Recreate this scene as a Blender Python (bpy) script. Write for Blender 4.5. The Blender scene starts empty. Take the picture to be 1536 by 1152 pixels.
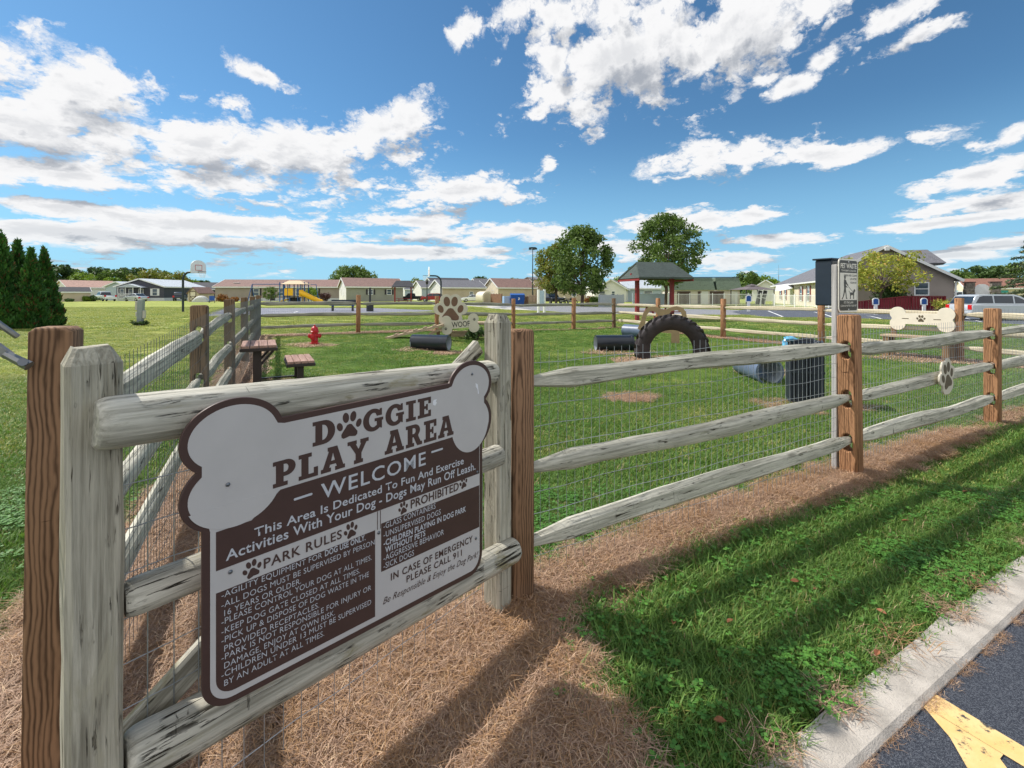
import bpy, bmesh, math, random
import numpy as np
from mathutils import Vector, Matrix
random.seed(11)
rng = np.random.default_rng(11)
S = bpy.context.scene
R = math.radians
# ------------------------------------------------------------------ camera, light, sky
F, CX, HY, HC = 683.0, 768.0, 442.0, 1.37      # focal length in photo pixels, principal column, horizon row, eye height
cam = bpy.data.cameras.new('camera'); camo = bpy.data.objects.new('camera', cam); S.collection.objects.link(camo)
camo.location = (0, 0, HC); camo.rotation_euler = (R(90), 0, 0)
cam.sensor_width = 36; cam.lens = F / 1536 * 36; cam.shift_y = -(576 - HY) / 1536
cam.clip_start = .05; cam.clip_end = 6000
S.camera = camo
S.view_settings.view_transform = 'Standard'; S.view_settings.look = 'None'
S.view_settings.exposure = 0.5; S.view_settings.gamma = 1
S.cycles.use_denoising = True
S.cycles.max_bounces = 6; S.cycles.diffuse_bounces = 3; S.cycles.glossy_bounces = 2; S.cycles.transmission_bounces = 3; S.cycles.transparent_max_bounces = 6
S.cycles.caustics_reflective = False; S.cycles.caustics_refractive = False
SUN_EL, SUN_AZ = R(47), R(-65)                  # azimuth measured clockwise from +Y (the view direction)
sund = Vector((math.sin(SUN_AZ) * math.cos(SUN_EL), math.cos(SUN_AZ) * math.cos(SUN_EL), math.sin(SUN_EL)))
sl = bpy.data.lights.new('sun', 'SUN'); sl.energy = 3.6; sl.angle = R(1.0); sl.color = (1, .95, .87)
so = bpy.data.objects.new('sun', sl); S.collection.objects.link(so)
so.rotation_euler = sund.to_track_quat('Z', 'Y').to_euler(); so.location = (-30, 10, 40)

class NT:
    """tiny helper for writing node trees"""
    def __init__(s, t): s.t = t
    def n(s, typ, **kw):
        nd = s.t.nodes.new(typ)
        for k, v in kw.items(): setattr(nd, k, v)
        return nd
    def put(s, sock, v):
        if v is None: return
        if isinstance(v, bpy.types.NodeSocket): s.t.links.new(v, sock)
        else: sock.default_value = v
    def m(s, op, a, b=None, c=None, clamp=False):
        nd = s.n('ShaderNodeMath', operation=op); nd.use_clamp = clamp
        for i, v in enumerate((a, b, c)): s.put(nd.inputs[i], v)
        return nd.outputs[0]
    def ss(s, x, lo, hi, a=0., b=1.):
        nd = s.n('ShaderNodeMapRange', interpolation_type='SMOOTHSTEP')
        for k, v in zip(('Value', 'From Min', 'From Max', 'To Min', 'To Max'), (x, lo, hi, a, b)): s.put(nd.inputs[k], v)
        return nd.outputs[0]
    def mix(s, f, a, b, mode='MIX'):
        nd = s.n('ShaderNodeMix', data_type='RGBA', blend_type=mode)
        s.put(nd.inputs[0], f); s.put(nd.inputs[6], c4(a)); s.put(nd.inputs[7], c4(b))
        return nd.outputs[2]
    def noise(s, vec, scale, detail=4, rough=.55, dist=0.):
        nd = s.n('ShaderNodeTexNoise'); s.put(nd.inputs['Vector'], vec)
        nd.inputs['Scale'].default_value = scale; nd.inputs['Detail'].default_value = detail
        nd.inputs['Roughness'].default_value = rough; nd.inputs['Distortion'].default_value = dist
        return nd.outputs['Fac']
def c4(v):
    if isinstance(v, bpy.types.NodeSocket): return v
    return tuple(v) + (1,) if len(v) == 3 else v
def lin(*rgb):
    return tuple(((x / 255) / 12.92 if x / 255 <= .04045 else ((x / 255 + .055) / 1.055) ** 2.4) for x in rgb)

W = bpy.data.worlds.new('World'); S.world = W; W.use_nodes = True
W.cycles.sampling_method = 'MANUAL'; W.cycles.sample_map_resolution = 256
W.node_tree.nodes.clear()
w = NT(W.node_tree)
sky = w.n('ShaderNodeTexSky', sky_type='NISHITA'); sky.sun_disc = False
sky.sun_elevation = SUN_EL; sky.sun_rotation = SUN_AZ; sky.air_density = 1.0; sky.dust_density = .25; sky.ozone_density = 2.2; sky.altitude = 200
# clouds: soft banks (world azimuth / elevation) broken up by fractal noise on a flat cloud deck overhead
def azel(px, py):
    dx, dz = (px - CX) / F, (HY - py) / F
    return math.atan(dx), math.atan(dz / math.hypot(1, dx))
BANKS = [(120, 142, 270, 62, -9), (20, 175, 150, 66, 0), (200, 200, 140, 50, -10), (440, 238, 210, 70, 8), (380, 275, 160, 40, 0), (590, 190, 95, 44, 20), (300, 225, 150, 50, 0), (100, 262, 210, 34, 3),
         (80, 308, 170, 20, 0), (330, 338, 190, 24, 0), (120, 350, 170, 20, 2), (360, 364, 170, 12, 0), (400, 116, 60, 16, -14),
         (675, 290, 150, 28, 8), (610, 332, 115, 15, 0), (650, 350, 110, 14, 0), (600, 378, 130, 10, 0), (790, 344, 70, 15, -5), (705, 42, 42, 28, 30), (770, 20, 60, 30, 20),
         (930, 95, 150, 80, 8), (1080, 55, 190, 88, 14), (1000, 70, 160, 60, 16), (860, 18, 120, 40, 0), (835, 95, 30, 34, -60), (1340, 25, 110, 26, 16), (1370, 58, 80, 20, 12), (1190, 128, 55, 16, 15), (1235, 90, 50, 20, 30),
         (1080, 235, 120, 34, 0), (1230, 232, 150, 24, -1), (1475, 258, 105, 24, 6), (1470, 303, 120, 17, 5), (1410, 334, 120, 10, 3), (1130, 320, 62, 14, 0), (1170, 360, 72, 10, -2),
         (1070, 328, 60, 20, 0), (985, 332, 55, 12, 5), (1090, 388, 55, 12, 0), (960, 372, 60, 14, 0), (1525, 197, 30, 18, 40), (824, 245, 12, 13, 70), (808, 168, 26, 12, 20), (1500, 365, 60, 12, 5), (1430, 383, 60, 8, 0), (725, 350, 50, 10, 0)]
def cloud_group():
    g = bpy.data.node_groups.new('cloud_density', 'ShaderNodeTree'); q = NT(g)
    g.interface.new_socket('Vector', in_out='INPUT', socket_type='NodeSocketVector')
    g.interface.new_socket('Density', in_out='OUTPUT', socket_type='NodeSocketFloat'); g.interface.new_socket('Soft', in_out='OUTPUT', socket_type='NodeSocketFloat')
    gi, go = g.nodes.new('NodeGroupInput'), g.nodes.new('NodeGroupOutput')
    nv = q.n('ShaderNodeVectorMath', operation='NORMALIZE'); q.put(nv.inputs[0], gi.outputs[0])
    sp = q.n('ShaderNodeSeparateXYZ'); q.put(sp.inputs[0], nv.outputs[0])
    x, y, z = sp.outputs
    az = q.m('ARCTAN2', x, y); el = q.m('ARCSINE', z)
    le = q.m('LOGARITHM', q.m('ADD', q.m('MAXIMUM', el, 0.), .10), math.e)
    cb = q.n('ShaderNodeCombineXYZ'); q.put(cb.inputs[0], q.m('MULTIPLY', az, 2.2)); q.put(cb.inputs[1], q.m('MULTIPLY', le, 1.5)); cb.inputs[2].default_value = .7
    n1 = q.noise(cb.outputs[0], 2.6, 5, .55, .3)
    wn = q.n('ShaderNodeTexNoise'); q.put(wn.inputs['Vector'], cb.outputs[0]); wn.inputs['Scale'].default_value = 6.; wn.inputs['Detail'].default_value = 6; wn.inputs['Roughness'].default_value = .62
    wa = q.n('ShaderNodeVectorMath', operation='MULTIPLY_ADD'); q.put(wa.inputs[0], wn.outputs['Color']); wa.inputs[1].default_value = (.34, .34, .34); q.put(wa.inputs[2], cb.outputs[0])
    vo = q.n('ShaderNodeTexVoronoi', feature='F1'); q.put(vo.inputs['Vector'], wa.outputs[0]); vo.inputs['Scale'].default_value = 6.; vo.inputs['Detail'].default_value = 2.; vo.inputs['Roughness'].default_value = .5
    puff = q.m('SUBTRACT', .48, vo.outputs['Distance'])
    n2 = q.noise(wa.outputs[0], 14., 7, .62, .2)
    best = None
    for (px, py, a, b, rot) in BANKS:
        a0, e0 = azel(px, py); k = F * (1 + ((px - CX) / F) ** 2) ** .75
        A, B, rr = a / k, b / k, R(rot)
        da, de = q.m('SUBTRACT', az, a0), q.m('SUBTRACT', el, e0)
        u = q.m('ADD', q.m('MULTIPLY', da, math.cos(rr) / A), q.m('MULTIPLY', de, math.sin(rr) / A))
        v = q.m('ADD', q.m('MULTIPLY', de, math.cos(rr) / B), q.m('MULTIPLY', da, -math.sin(rr) / B))
        r2 = q.m('ADD', q.m('MULTIPLY', u, u), q.m('MULTIPLY', v, v))
        mk = q.m('SUBTRACT', 1., q.m('SQRT', r2))
        best = mk if best is None else q.m('SMOOTH_MAX', best, mk, .15)
    best = q.m('MAXIMUM', best, -.8)
    low = q.m('MULTIPLY', q.ss(el, .20, .04), .50)         # scattered small cloud towards the horizon
    fill_cloud = q.m('MULTIPLY', q.ss(y, .20, -.15), 1.5)          # unseen white cloud added behind the viewer as neutral fill light
    soft = q.m('ADD', q.m('ADD', q.m('MULTIPLY', best, .80), q.m('MULTIPLY', q.m('SUBTRACT', n1, .5), 1.5)), q.m('ADD', low, fill_cloud))
    d = q.m('ADD', soft, q.m('MULTIPLY', puff, .85)); d = q.m('ADD', d, q.m('MULTIPLY', q.m('SUBTRACT', n2, .5), .75))
    q.put(go.inputs[1], q.m('ADD', soft, q.m('MULTIPLY', puff, .55)))
    q.put(go.inputs[0], d)
    return g
cg = cloud_group()
tc = w.n('ShaderNodeTexCoord')
def dens(off):
    va = w.n('ShaderNodeVectorMath', operation='ADD'); w.put(va.inputs[0], tc.outputs['Generated']); va.inputs[1].default_value = off
    gr = w.n('ShaderNodeGroup'); gr.node_tree = cg; w.put(gr.inputs[0], va.outputs[0]); return gr.outputs
(d0, s0), (_, s1) = dens((0, 0, 0)), dens((-.022, 0, .042))
cover = w.ss(d0, -.36, .10)
lit = w.m('ADD', .80, w.m('MULTIPLY', w.m('SUBTRACT', s0, s1), 1.1), clamp=True)
thick = w.ss(s0, .0, .8, 0., .46)
lit = w.m('SUBTRACT', lit, thick, clamp=True)
ccol = w.mix(w.ss(lit, .12, .82), lin(172, 178, 188), lin(252, 252, 253))
sep = w.n('ShaderNodeSeparateXYZ'); w.put(sep.inputs[0], tc.outputs['Generated'])
hz = w.ss(sep.outputs[2], -.02, .16, .65, 1.)
ccol = w.mix(hz, lin(205, 226, 238), ccol)
skc = w.mix(1., sky.outputs[0], (.048, .074, .084), 'MULTIPLY')
skc = w.mix(w.ss(sep.outputs[2], .34, -.02, 0., .80), skc, lin(132, 182, 214))
bri = w.ss(sep.outputs[1], .2, -.2, .69, .98); cbr = w.n('ShaderNodeCombineColor')  # added cloud behind the viewer is brightened to strengthen the fill
for k_ in range(3): w.put(cbr.inputs[k_], bri)
csc = w.mix(1., ccol, cbr.outputs[0], 'MULTIPLY')
allc = w.mix(cover, skc, csc)
bg = w.n('ShaderNodeBackground'); w.put(bg.inputs[0], allc); bg.inputs[1].default_value = 1.0
wo = w.n('ShaderNodeOutputWorld'); w.put(wo.inputs[0], bg.outputs[0])

# ------------------------------------------------------------------ ground shape and pixel-to-place helpers
def sst(t): t = np.clip(t, 0, 1); return t * t * (3 - 2 * t)
KA, KB = np.array([.718, 1.318]), np.array([2.677, 2.381])          # inner edge of the kerb
KD = (KB - KA) / np.linalg.norm(KB - KA); KN = np.array([KD[1], -KD[0]])
def kd(x, y): return (np.asarray(x) - KA[0]) * KN[0] + (np.asarray(y) - KA[1]) * KN[1]   # distance beyond the kerb's grass edge
def gz(x, y):
    x = np.asarray(x, float); y = np.asarray(y, float)
    h = .12 * sst((-x - .9) / 2.2) - .36 * sst((x - 22) / 6) * sst((42 - y) / 8) * sst((y - 14) / 5)
    return h
def GZ(x, y): return float(gz(x, y))
def G(px, py):
    z = 0.
    for _ in range(6):
        d = F * (HC - z) / (py - HY); x = (px - CX) / F * d; z = GZ(x, d)
    return Vector((x, d, z))
def X(px, d): return (px - CX) / F * d
def Z(py, d): return HC - (py - HY) / F * d
def at(px, d): x = X(px, d); return Vector((x, d, GZ(x, d)))

# ------------------------------------------------------------------ object helpers
C = S.collection
def new_obj(name, me, mat=None, parent=None, M=None, label=None, kind=None):
    o = bpy.data.objects.new(name, me); C.objects.link(o)
    if mat is not None:
        me.materials.clear()
        for q in (mat if isinstance(mat, (list, tuple)) else [mat]): me.materials.append(q)
    if parent is not None: o.parent = parent
    if M is not None: o.matrix_local = M
    if label: o['label'] = label
    if kind: o['kind'] = kind
    return o
def tag(o, label, cat, group=None):
    o['label'] = label; o['category'] = cat
    if group: o['group'] = group
    return o
def thing(name, label, cat, loc=(0, 0, 0), rot=0., group=None):
    o = bpy.data.objects.new(name, None); C.objects.link(o); o.empty_display_size = .1
    o.location = loc; o.rotation_euler = (0, 0, rot)
    return tag(o, label, cat, group)
def copy_tree(o, parent=None):
    c = o.copy(); C.objects.link(c)
    if parent is not None: c.parent = parent
    for ch in list(o.children): copy_tree(ch, c)
    return c
class MB:
    def __init__(s): s.v = []; s.f = []; s.mi = []
    def add(s, vs, fs, mi=0, M=None):
        b = len(s.v)
        for q in vs:
            q = Vector(q); s.v.append(tuple(M @ q) if M is not None else tuple(q))
        for f in fs: s.f.append(tuple(b + i for i in f)); s.mi.append(mi)
        return s
    def box(s, x0, x1, y0, y1, z0, z1, mi=0, M=None):
        vs = [(x, y, z) for x in (x0, x1) for y in (y0, y1) for z in (z0, z1)]
        return s.add(vs, [(0, 1, 3, 2), (4, 6, 7, 5), (0, 4, 5, 1), (2, 3, 7, 6), (0, 2, 6, 4), (1, 5, 7, 3)], mi, M)
    def bar(s, a, b, wx, wz, mi=0):
        a, b = Vector(a), Vector(b); d = b - a; L = d.length; d.normalize()
        up = Vector((0, 0, 1)) if abs(d.z) < .95 else Vector((0, 1, 0))
        sd = d.cross(up).normalized(); up = sd.cross(d)
        vs = [p + sd * i * wx / 2 + up * j * wz / 2 for p in (a, b) for i, j in ((-1, -1), (1, -1), (1, 1), (-1, 1))]
        return s.add(vs, [(0, 1, 2, 3), (7, 6, 5, 4), (0, 4, 5, 1), (1, 5, 6, 2), (2, 6, 7, 3), (3, 7, 4, 0)], mi)
    def tube(s, pts, rad, n=8, mi=0, cap=True):
        pts = [Vector(p) for p in pts]; rad = rad if isinstance(rad, (list, tuple)) else [rad] * len(pts)
        rings = []; ref = None
        for i, p in enumerate(pts):
            d = (pts[min(i + 1, len(pts) - 1)] - pts[max(i - 1, 0)]).normalized()
            if ref is None: ref = Vector((0, 0, 1)) if abs(d.z) < .9 else Vector((1, 0, 0))
            a = d.cross(ref).normalized(); b = d.cross(a).normalized(); ref = a.cross(d)
            ref = b if ref.length < 1e-6 else ref
            rings.append([p + (a * math.cos(2 * math.pi * k / n) + b * math.sin(2 * math.pi * k / n)) * rad[i] for k in range(n)])
        b0 = len(s.v); vs = [q for r in rings for q in r]; fs = []
        for i in range(len(pts) - 1):
            for k in range(n):
                k2 = (k + 1) % n; fs.append((i * n + k, i * n + k2, (i + 1) * n + k2, (i + 1) * n + k))
        if cap: fs += [tuple(range(n))[::-1], tuple((len(pts) - 1) * n + k for k in range(n))]
        return s.add(vs, fs, mi)
    def lathe(s, prof, n=24, mi=0, M=None, close=False):
        vs = [(r * math.cos(2 * math.pi * k / n), r * math.sin(2 * math.pi * k / n), z) for r, z in prof for k in range(n)]
        fs = []; m = len(prof)
        for i in range(m if close else m - 1):
            j = (i + 1) % m
            for k in range(n):
                k2 = (k + 1) % n; fs.append((i * n + k, i * n + k2, j * n + k2, j * n + k))
        return s.add(vs, fs, mi, M)
    def prism(s, poly, z0, z1, mi=0, M=None):
        n = len(poly); vs = [(x, y, z0) for x, y in poly] + [(x, y, z1) for x, y in poly]
        fs = [tuple(range(n))[::-1], tuple(range(n, 2 * n))] + [(i, (i + 1) % n, n + (i + 1) % n, n + i) for i in range(n)]
        return s.add(vs, fs, mi, M)
    def mesh(s, name, smooth=False, bevel=0., bseg=1):
        me = bpy.data.meshes.new(name); me.from_pydata(s.v, [], s.f)
        me.polygons.foreach_set('material_index', s.mi)
        bm = bmesh.new(); bm.from_mesh(me)
        bmesh.ops.recalc_face_normals(bm, faces=bm.faces)
        if bevel: bmesh.ops.bevel(bm, geom=[e for e in bm.edges if e.calc_face_angle(0) > .5], offset=bevel, segments=bseg, affect='EDGES', clamp_overlap=True)
        bm.to_mesh(me); bm.free()
        if smooth:
            me.polygons.foreach_set('use_smooth', [True] * len(me.polygons)); me.set_sharp_from_angle(angle=R(38))
        return me
    def build(s, name, mat, parent=None, M=None, smooth=False, bevel=0., label=None, kind=None, bseg=1):
        return new_obj(name, s.mesh(name, smooth, bevel, bseg), mat, parent, M, label, kind)
def curve_mesh(cu):
    ob = bpy.data.objects.new('tmp', cu); me = bpy.data.meshes.new_from_object(ob)
    bpy.data.objects.remove(ob); bpy.data.curves.remove(cu); return me
def shape_mesh(name, loops, depth, bevel=0.):
    """flat outline(s), even-odd filled, given real thickness; lies in XY, thickness along Z"""
    cu = bpy.data.curves.new(name, 'CURVE'); cu.dimensions = '2D'; cu.fill_mode = 'BOTH'
    cu.extrude = max(depth / 2 - bevel, 0); cu.bevel_depth = bevel; cu.bevel_resolution = 1; cu.offset = -bevel
    for L in loops:
        sp = cu.splines.new('POLY'); sp.points.add(len(L) - 1)
        for p, q in zip(sp.points, L): p.co = (q[0], q[1], 0, 1)
        sp.use_cyclic_u = True
    me = curve_mesh(cu); me.name = name; me.materials.clear(); return me
def text_mesh(body, bold=0., shear=0., spacing=1.):
    cu = bpy.data.curves.new('t', 'FONT'); cu.body = body; cu.offset = bold; cu.shear = shear; cu.space_character = spacing; cu.resolution_u = 3
    me = curve_mesh(cu); me.materials.clear(); return me
def remap(me, fn):
    n = len(me.vertices); a = np.empty(n * 3); me.vertices.foreach_get('co', a); a = fn(a.reshape(n, 3))
    me.vertices.foreach_set('co', np.ascontiguousarray(a, dtype=np.float32).ravel()); me.update(); return me
def arc(cx, cy, rx, ry, a0, a1, n=14):
    return [(cx + rx * math.cos(R(a0 + (a1 - a0) * i / n)), cy + ry * math.sin(R(a0 + (a1 - a0) * i / n))) for i in range(n + 1)]
def rrect(x0, x1, y0, y1, r, n=5):
    return arc(x1 - r, y1 - r, r, r, 0, 90, n) + arc(x0 + r, y1 - r, r, r, 90, 180, n) + arc(x0 + r, y0 + r, r, r, 180, 270, n) + arc(x1 - r, y0 + r, r, r, 270, 360, n)
def paw_loops(s=1., cx=0., cy=0., rot=0.):
    """toe and pad outlines, about one unit tall"""
    L = []
    for (x, y, a, b, t) in ((-.40, .02, .115, .165, 22), (-.15, .32, .13, .20, 8), (.16, .32, .13, .20, -8), (.40, .02, .115, .165, -22)):
        p = []
        for i in range(18):
            u, v = a * math.cos(i * math.pi / 9), b * math.sin(i * math.pi / 9); q = R(t)
            p.append((x + u * math.cos(q) - v * math.sin(q), y + u * math.sin(q) + v * math.cos(q)))
        L.append(p)
    pad = [(0, .06), (.10, .03), (.17, -.07), (.26, -.18), (.34, -.29), (.33, -.40), (.25, -.46), (.12, -.44), (0, -.41), (-.12, -.44), (-.25, -.46), (-.33, -.40), (-.34, -.29), (-.26, -.18), (-.17, -.07), (-.10, .03)]
    L.append(pad)
    c, sn = math.cos(R(rot)), math.sin(R(rot))
    return [[(cx + s * (x * c - y * sn), cy + s * (x * sn + y * c)) for x, y in l] for l in L]
def paw_outline(s=1., cx=0., cy=0.):
    """outer silhouette of a paw board: scalloped toes and a wide base"""
    pts = []
    for i in range(72):
        t = 2 * math.pi * i / 72; d = Vector((math.cos(t), math.sin(t))); best = .40
        for (x, y, r) in ((-.42, .02, .22), (-.17, .34, .23), (.18, .34, .23), (.42, .02, .22), (0, -.25, .40), (-.2, -.36, .24), (.2, -.36, .24)):
            c = Vector((x, y)); b = d.dot(c); disc = b * b - c.dot(c) + r * r
            if disc > 0: best = max(best, b + math.sqrt(disc))
        pts.append((cx + s * d.x * best, cy + s * d.y * best))
    return pts
def bone_outline(L, H, r, cx=0., cy=0., n=14):
    """L long between lobe centres, bar height H, lobe radius r"""
    a = L / 2; o = []
    for (sx, sy, a0, a1) in ((1, 1, 170, -42), (1, -1, 42, -170), (-1, -1, -10, -222), (-1, 1, 222, 10)):
        o += arc(sx * a, sy * r * .78, r, r, a0, a1, n)
    out = []
    for x, y in o:
        if abs(x) < a - r * .2: y = max(min(y, H / 2), -H / 2) if abs(y) < r else y
        out.append((cx + x, cy + y))
    return out
UP = Matrix.Rotation(R(90), 4, 'X')     # XY drawing -> stands up in XZ (thickness along -Y/+Y)

# ------------------------------------------------------------------ materials
MATS = {}
def bsdf(name):
    m = bpy.data.materials.new(name); m.use_nodes = True; q = NT(m.node_tree)
    return m, q, m.node_tree.nodes['Principled BSDF'], m.node_tree.nodes['Material Output']
def mat(name, col, rough=.7, var=.12, scale=6., bump=0., metal=0., spec=.4, coat=0., bscale=None):
    if name in MATS: return MATS[name]
    m, q, b, o = bsdf(name); t = q.n('ShaderNodeTexCoord')
    nz = q.noise(t.outputs['Object'], scale, 6, .6)
    f = q.ss(nz, .3, .7)
    q.put(b.inputs['Base Color'], q.mix(f, [c * (1 - var) for c in col], [min(1, c * (1 + var)) for c in col]))
    b.inputs['Roughness'].default_value = rough; b.inputs['Metallic'].default_value = metal
    b.inputs['Specular IOR Level'].default_value = spec; b.inputs['Coat Weight'].default_value = coat
    if bump:
        bp = q.n('ShaderNodeBump'); bp.inputs['Strength'].default_value = bump; bp.inputs['Distance'].default_value = .01
        q.put(bp.inputs['Height'], q.noise(t.outputs['Object'], bscale or scale * 6, 5, .6)); q.put(b.inputs['Normal'], bp.outputs[0])
    MATS[name] = m; return m
def wood(name, lo, hi, axis, crack=None, cthr=.36, grain=24., patch=None, pthr=.55, bump=.5, rings=False, scale=1.):
    """weathered timber with grain along one local axis"""
    if name in MATS: return MATS[name]
    m, q, b, o = bsdf(name); t = q.n('ShaderNodeTexCoord'); oi = q.n('ShaderNodeObjectInfo')
    of = q.n('ShaderNodeVectorMath', operation='ADD'); q.put(of.inputs[0], t.outputs['Object'])
    cb = q.n('ShaderNodeCombineXYZ')
    for i in range(3): q.put(cb.inputs[i], q.m('MULTIPLY', oi.outputs['Random'], 7. + 3 * i))
    q.put(of.inputs[1], cb.outputs[0])
    def mp(al, ac):
        mm = q.n('ShaderNodeMapping'); sc = [ac] * 3; sc[axis] = al; mm.inputs['Scale'].default_value = [v * scale for v in sc]; q.put(mm.inputs[0], of.outputs[0]); return mm.outputs[0]
    g1 = q.noise(mp(1.8, grain * 2.2), 1.5, 8, .66, .5)
    g2 = q.noise(mp(1.2, 9.), 1.2, 6, .62, .4)
    fac = q.m('ADD', q.m('MULTIPLY', g1, .6), q.m('MULTIPLY', g2, .4))
    if rings:
        rm_ = q.n('ShaderNodeMapping'); rm_.inputs['Location'].default_value = (.031, .043, .4); rm_.inputs['Rotation'].default_value = (R(2.2), R(-1.6), 0); rm_.inputs['Scale'].default_value = (1, 1, .30); q.put(rm_.inputs[0], t.outputs['Object'])
        wv = q.n('ShaderNodeTexWave', wave_type='RINGS', rings_direction='Z'); q.put(wv.inputs['Vector'], rm_.outputs[0]); wv.inputs['Scale'].default_value = 30.
        wv.inputs['Distortion'].default_value = 9.; wv.inputs['Detail'].default_value = 3; wv.inputs['Detail Scale'].default_value = .55; q.put(wv.inputs['Phase Offset'], q.m('MULTIPLY', oi.outputs['Random'], 20.))
        fac = q.m('ADD', q.m('MULTIPLY', fac, .76), q.m('MULTIPLY', q.m('POWER', wv.outputs['Fac'], .6), .24)); bump *= .45
    col = q.mix(q.ss(fac, .34, .66), lo, hi)
    if patch:
        pf = q.ss(q.noise(mp(2.2, 7.), 1.6, 6, .65, .5), pthr, pthr + .12); col = q.mix(pf, col, patch)
    h = g1
    kn = q.n('ShaderNodeTexVoronoi'); q.put(kn.inputs['Vector'], mp(2.2, 7.)); kn.inputs['Scale'].default_value = 1.; kn.inputs['Randomness'].default_value = 1.
    kf = q.ss(kn.outputs['Distance'], .07, .20); kc = q.n('ShaderNodeSeparateColor'); q.put(kc.inputs[0], kn.outputs['Color']); kf = q.m('MAXIMUM', kf, q.ss(kc.outputs[0], .14, .17)); col = q.mix(kf, [v * .55 for v in lo], col)
    if crack:
        cr = q.noise(mp(5., 84.), 1., 6, .64, .9); cf = q.ss(cr, cthr - .035, cthr + .02)
        cf2 = q.ss(q.noise(of.outputs[0], 9. * scale, 3, .5), .40, .56); cf = q.m('MAXIMUM', cf, cf2)
        col = q.mix(cf, crack, col); 
        tc_ = q.ss(q.noise(mp(34., 5.), 1., 4, .6, 1.2), .27, .33); cf3 = q.ss(q.noise(mp(1.1, 3.), 1.3, 3, .5), .42, .50); tc_ = q.m('MAXIMUM', tc_, cf3); col = q.mix(tc_, crack, col)
        h = q.m('ADD', q.m('MULTIPLY', g1, .5), q.m('ADD', cf, q.m('MULTIPLY', tc_, .5)))
    q.put(b.inputs['Base Color'], col); b.inputs['Roughness'].default_value = .85; b.inputs['Specular IOR Level'].default_value = .2
    bp = q.n('ShaderNodeBump'); bp.inputs['Strength'].default_value = bump; bp.inputs['Distance'].default_value = .010
    q.put(bp.inputs['Height'], h); q.put(b.inputs['Normal'], bp.outputs[0])
    MATS[name] = m; return m
def leafmat(name, dark, light, trans=.3, hue=None):
    if name in MATS: return MATS[name]
    m, q, b, o = bsdf(name); ge = q.n('ShaderNodeNewGeometry'); t = q.n('ShaderNodeTexCoord'); oi = q.n('ShaderNodeObjectInfo')
    r = ge.outputs['Random Per Island']
    big = q.noise(t.outputs['Object'], 1.1, 3, .5)
    f = q.m('ADD', q.m('MULTIPLY', r, .6), q.m('MULTIPLY', q.ss(big, .3, .7), .4))
    col = q.mix(f, dark, light)
    if hue: col = q.mix(q.ss(r, .86, .97), col, hue)
    q.put(b.inputs['Base Color'], col); b.inputs['Roughness'].default_value = .55; b.inputs['Specular IOR Level'].default_value = .35
    tr = q.n('ShaderNodeBsdfTranslucent'); q.put(tr.inputs[0], q.mix(.45, col, (.9, 1., .25), 'MULTIPLY'))
    ms = q.n('ShaderNodeMixShader'); ms.inputs[0].default_value = trans
    q.put(ms.inputs[1], b.outputs[0]); q.put(ms.inputs[2], tr.outputs[0]); q.put(o.inputs[0], ms.outputs[0])
    MATS[name] = m; return m
def siding(name, col, pitch=.11, rough=.6):
    if name in MATS: return MATS[name]
    m, q, b, o = bsdf(name); t = q.n('ShaderNodeTexCoord'); s = q.n('ShaderNodeSeparateXYZ'); q.put(s.inputs[0], t.outputs['Object'])
    fr = q.m('FRACT', q.m('DIVIDE', s.outputs[2], pitch))
    nz = q.noise(t.outputs['Object'], .8, 5, .6)
    c1 = q.mix(q.ss(nz, .3, .7), [v * .93 for v in col], [min(1, v * 1.05) for v in col])
    q.put(b.inputs['Base Color'], q.mix(q.ss(fr, .0, .10), [v * .6 for v in col], c1)); b.inputs['Roughness'].default_value = rough
    bp = q.n('ShaderNodeBump'); bp.inputs['Strength'].default_value = .6; bp.inputs['Distance'].default_value = .02; q.put(bp.inputs['Height'], q.m('SUBTRACT', 1., fr)); q.put(b.inputs['Normal'], bp.outputs[0])
    MATS[name] = m; return m
def shingle(name, col, rough=.9, sc=3.):
    if name in MATS: return MATS[name]
    m, q, b, o = bsdf(name); t = q.n('ShaderNodeTexCoord')
    br = q.n('ShaderNodeTexBrick'); mp = q.n('ShaderNodeMapping'); mp.inputs['Rotation'].default_value = (0, 0, 0)
    s = q.n('ShaderNodeSeparateXYZ'); q.put(s.inputs[0], t.outputs['Object']); cb = q.n('ShaderNodeCombineXYZ')
    q.put(cb.inputs[0], q.m('ADD', s.outputs[0], q.m('MULTIPLY', s.outputs[1], .5))); q.put(cb.inputs[1], q.m('MULTIPLY', s.outputs[2], 1.8))
    q.put(br.inputs['Vector'], cb.outputs[0]); br.inputs['Scale'].default_value = sc
    for k, f in (('Color1', .78), ('Color2', 1.25), ('Mortar', .45)): br.inputs[k].default_value = c4([v * f for v in col])
    br.inputs['Mortar Size'].default_value = .03; br.inputs['Row Height'].default_value = .42
    nz = q.noise(t.outputs['Object'], 2.2, 5, .6)
    q.put(b.inputs['Base Color'], q.mix(q.ss(nz, .35, .7), br.outputs[0], col)); b.inputs['Roughness'].default_value = rough
    MATS[name] = m; return m

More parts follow.
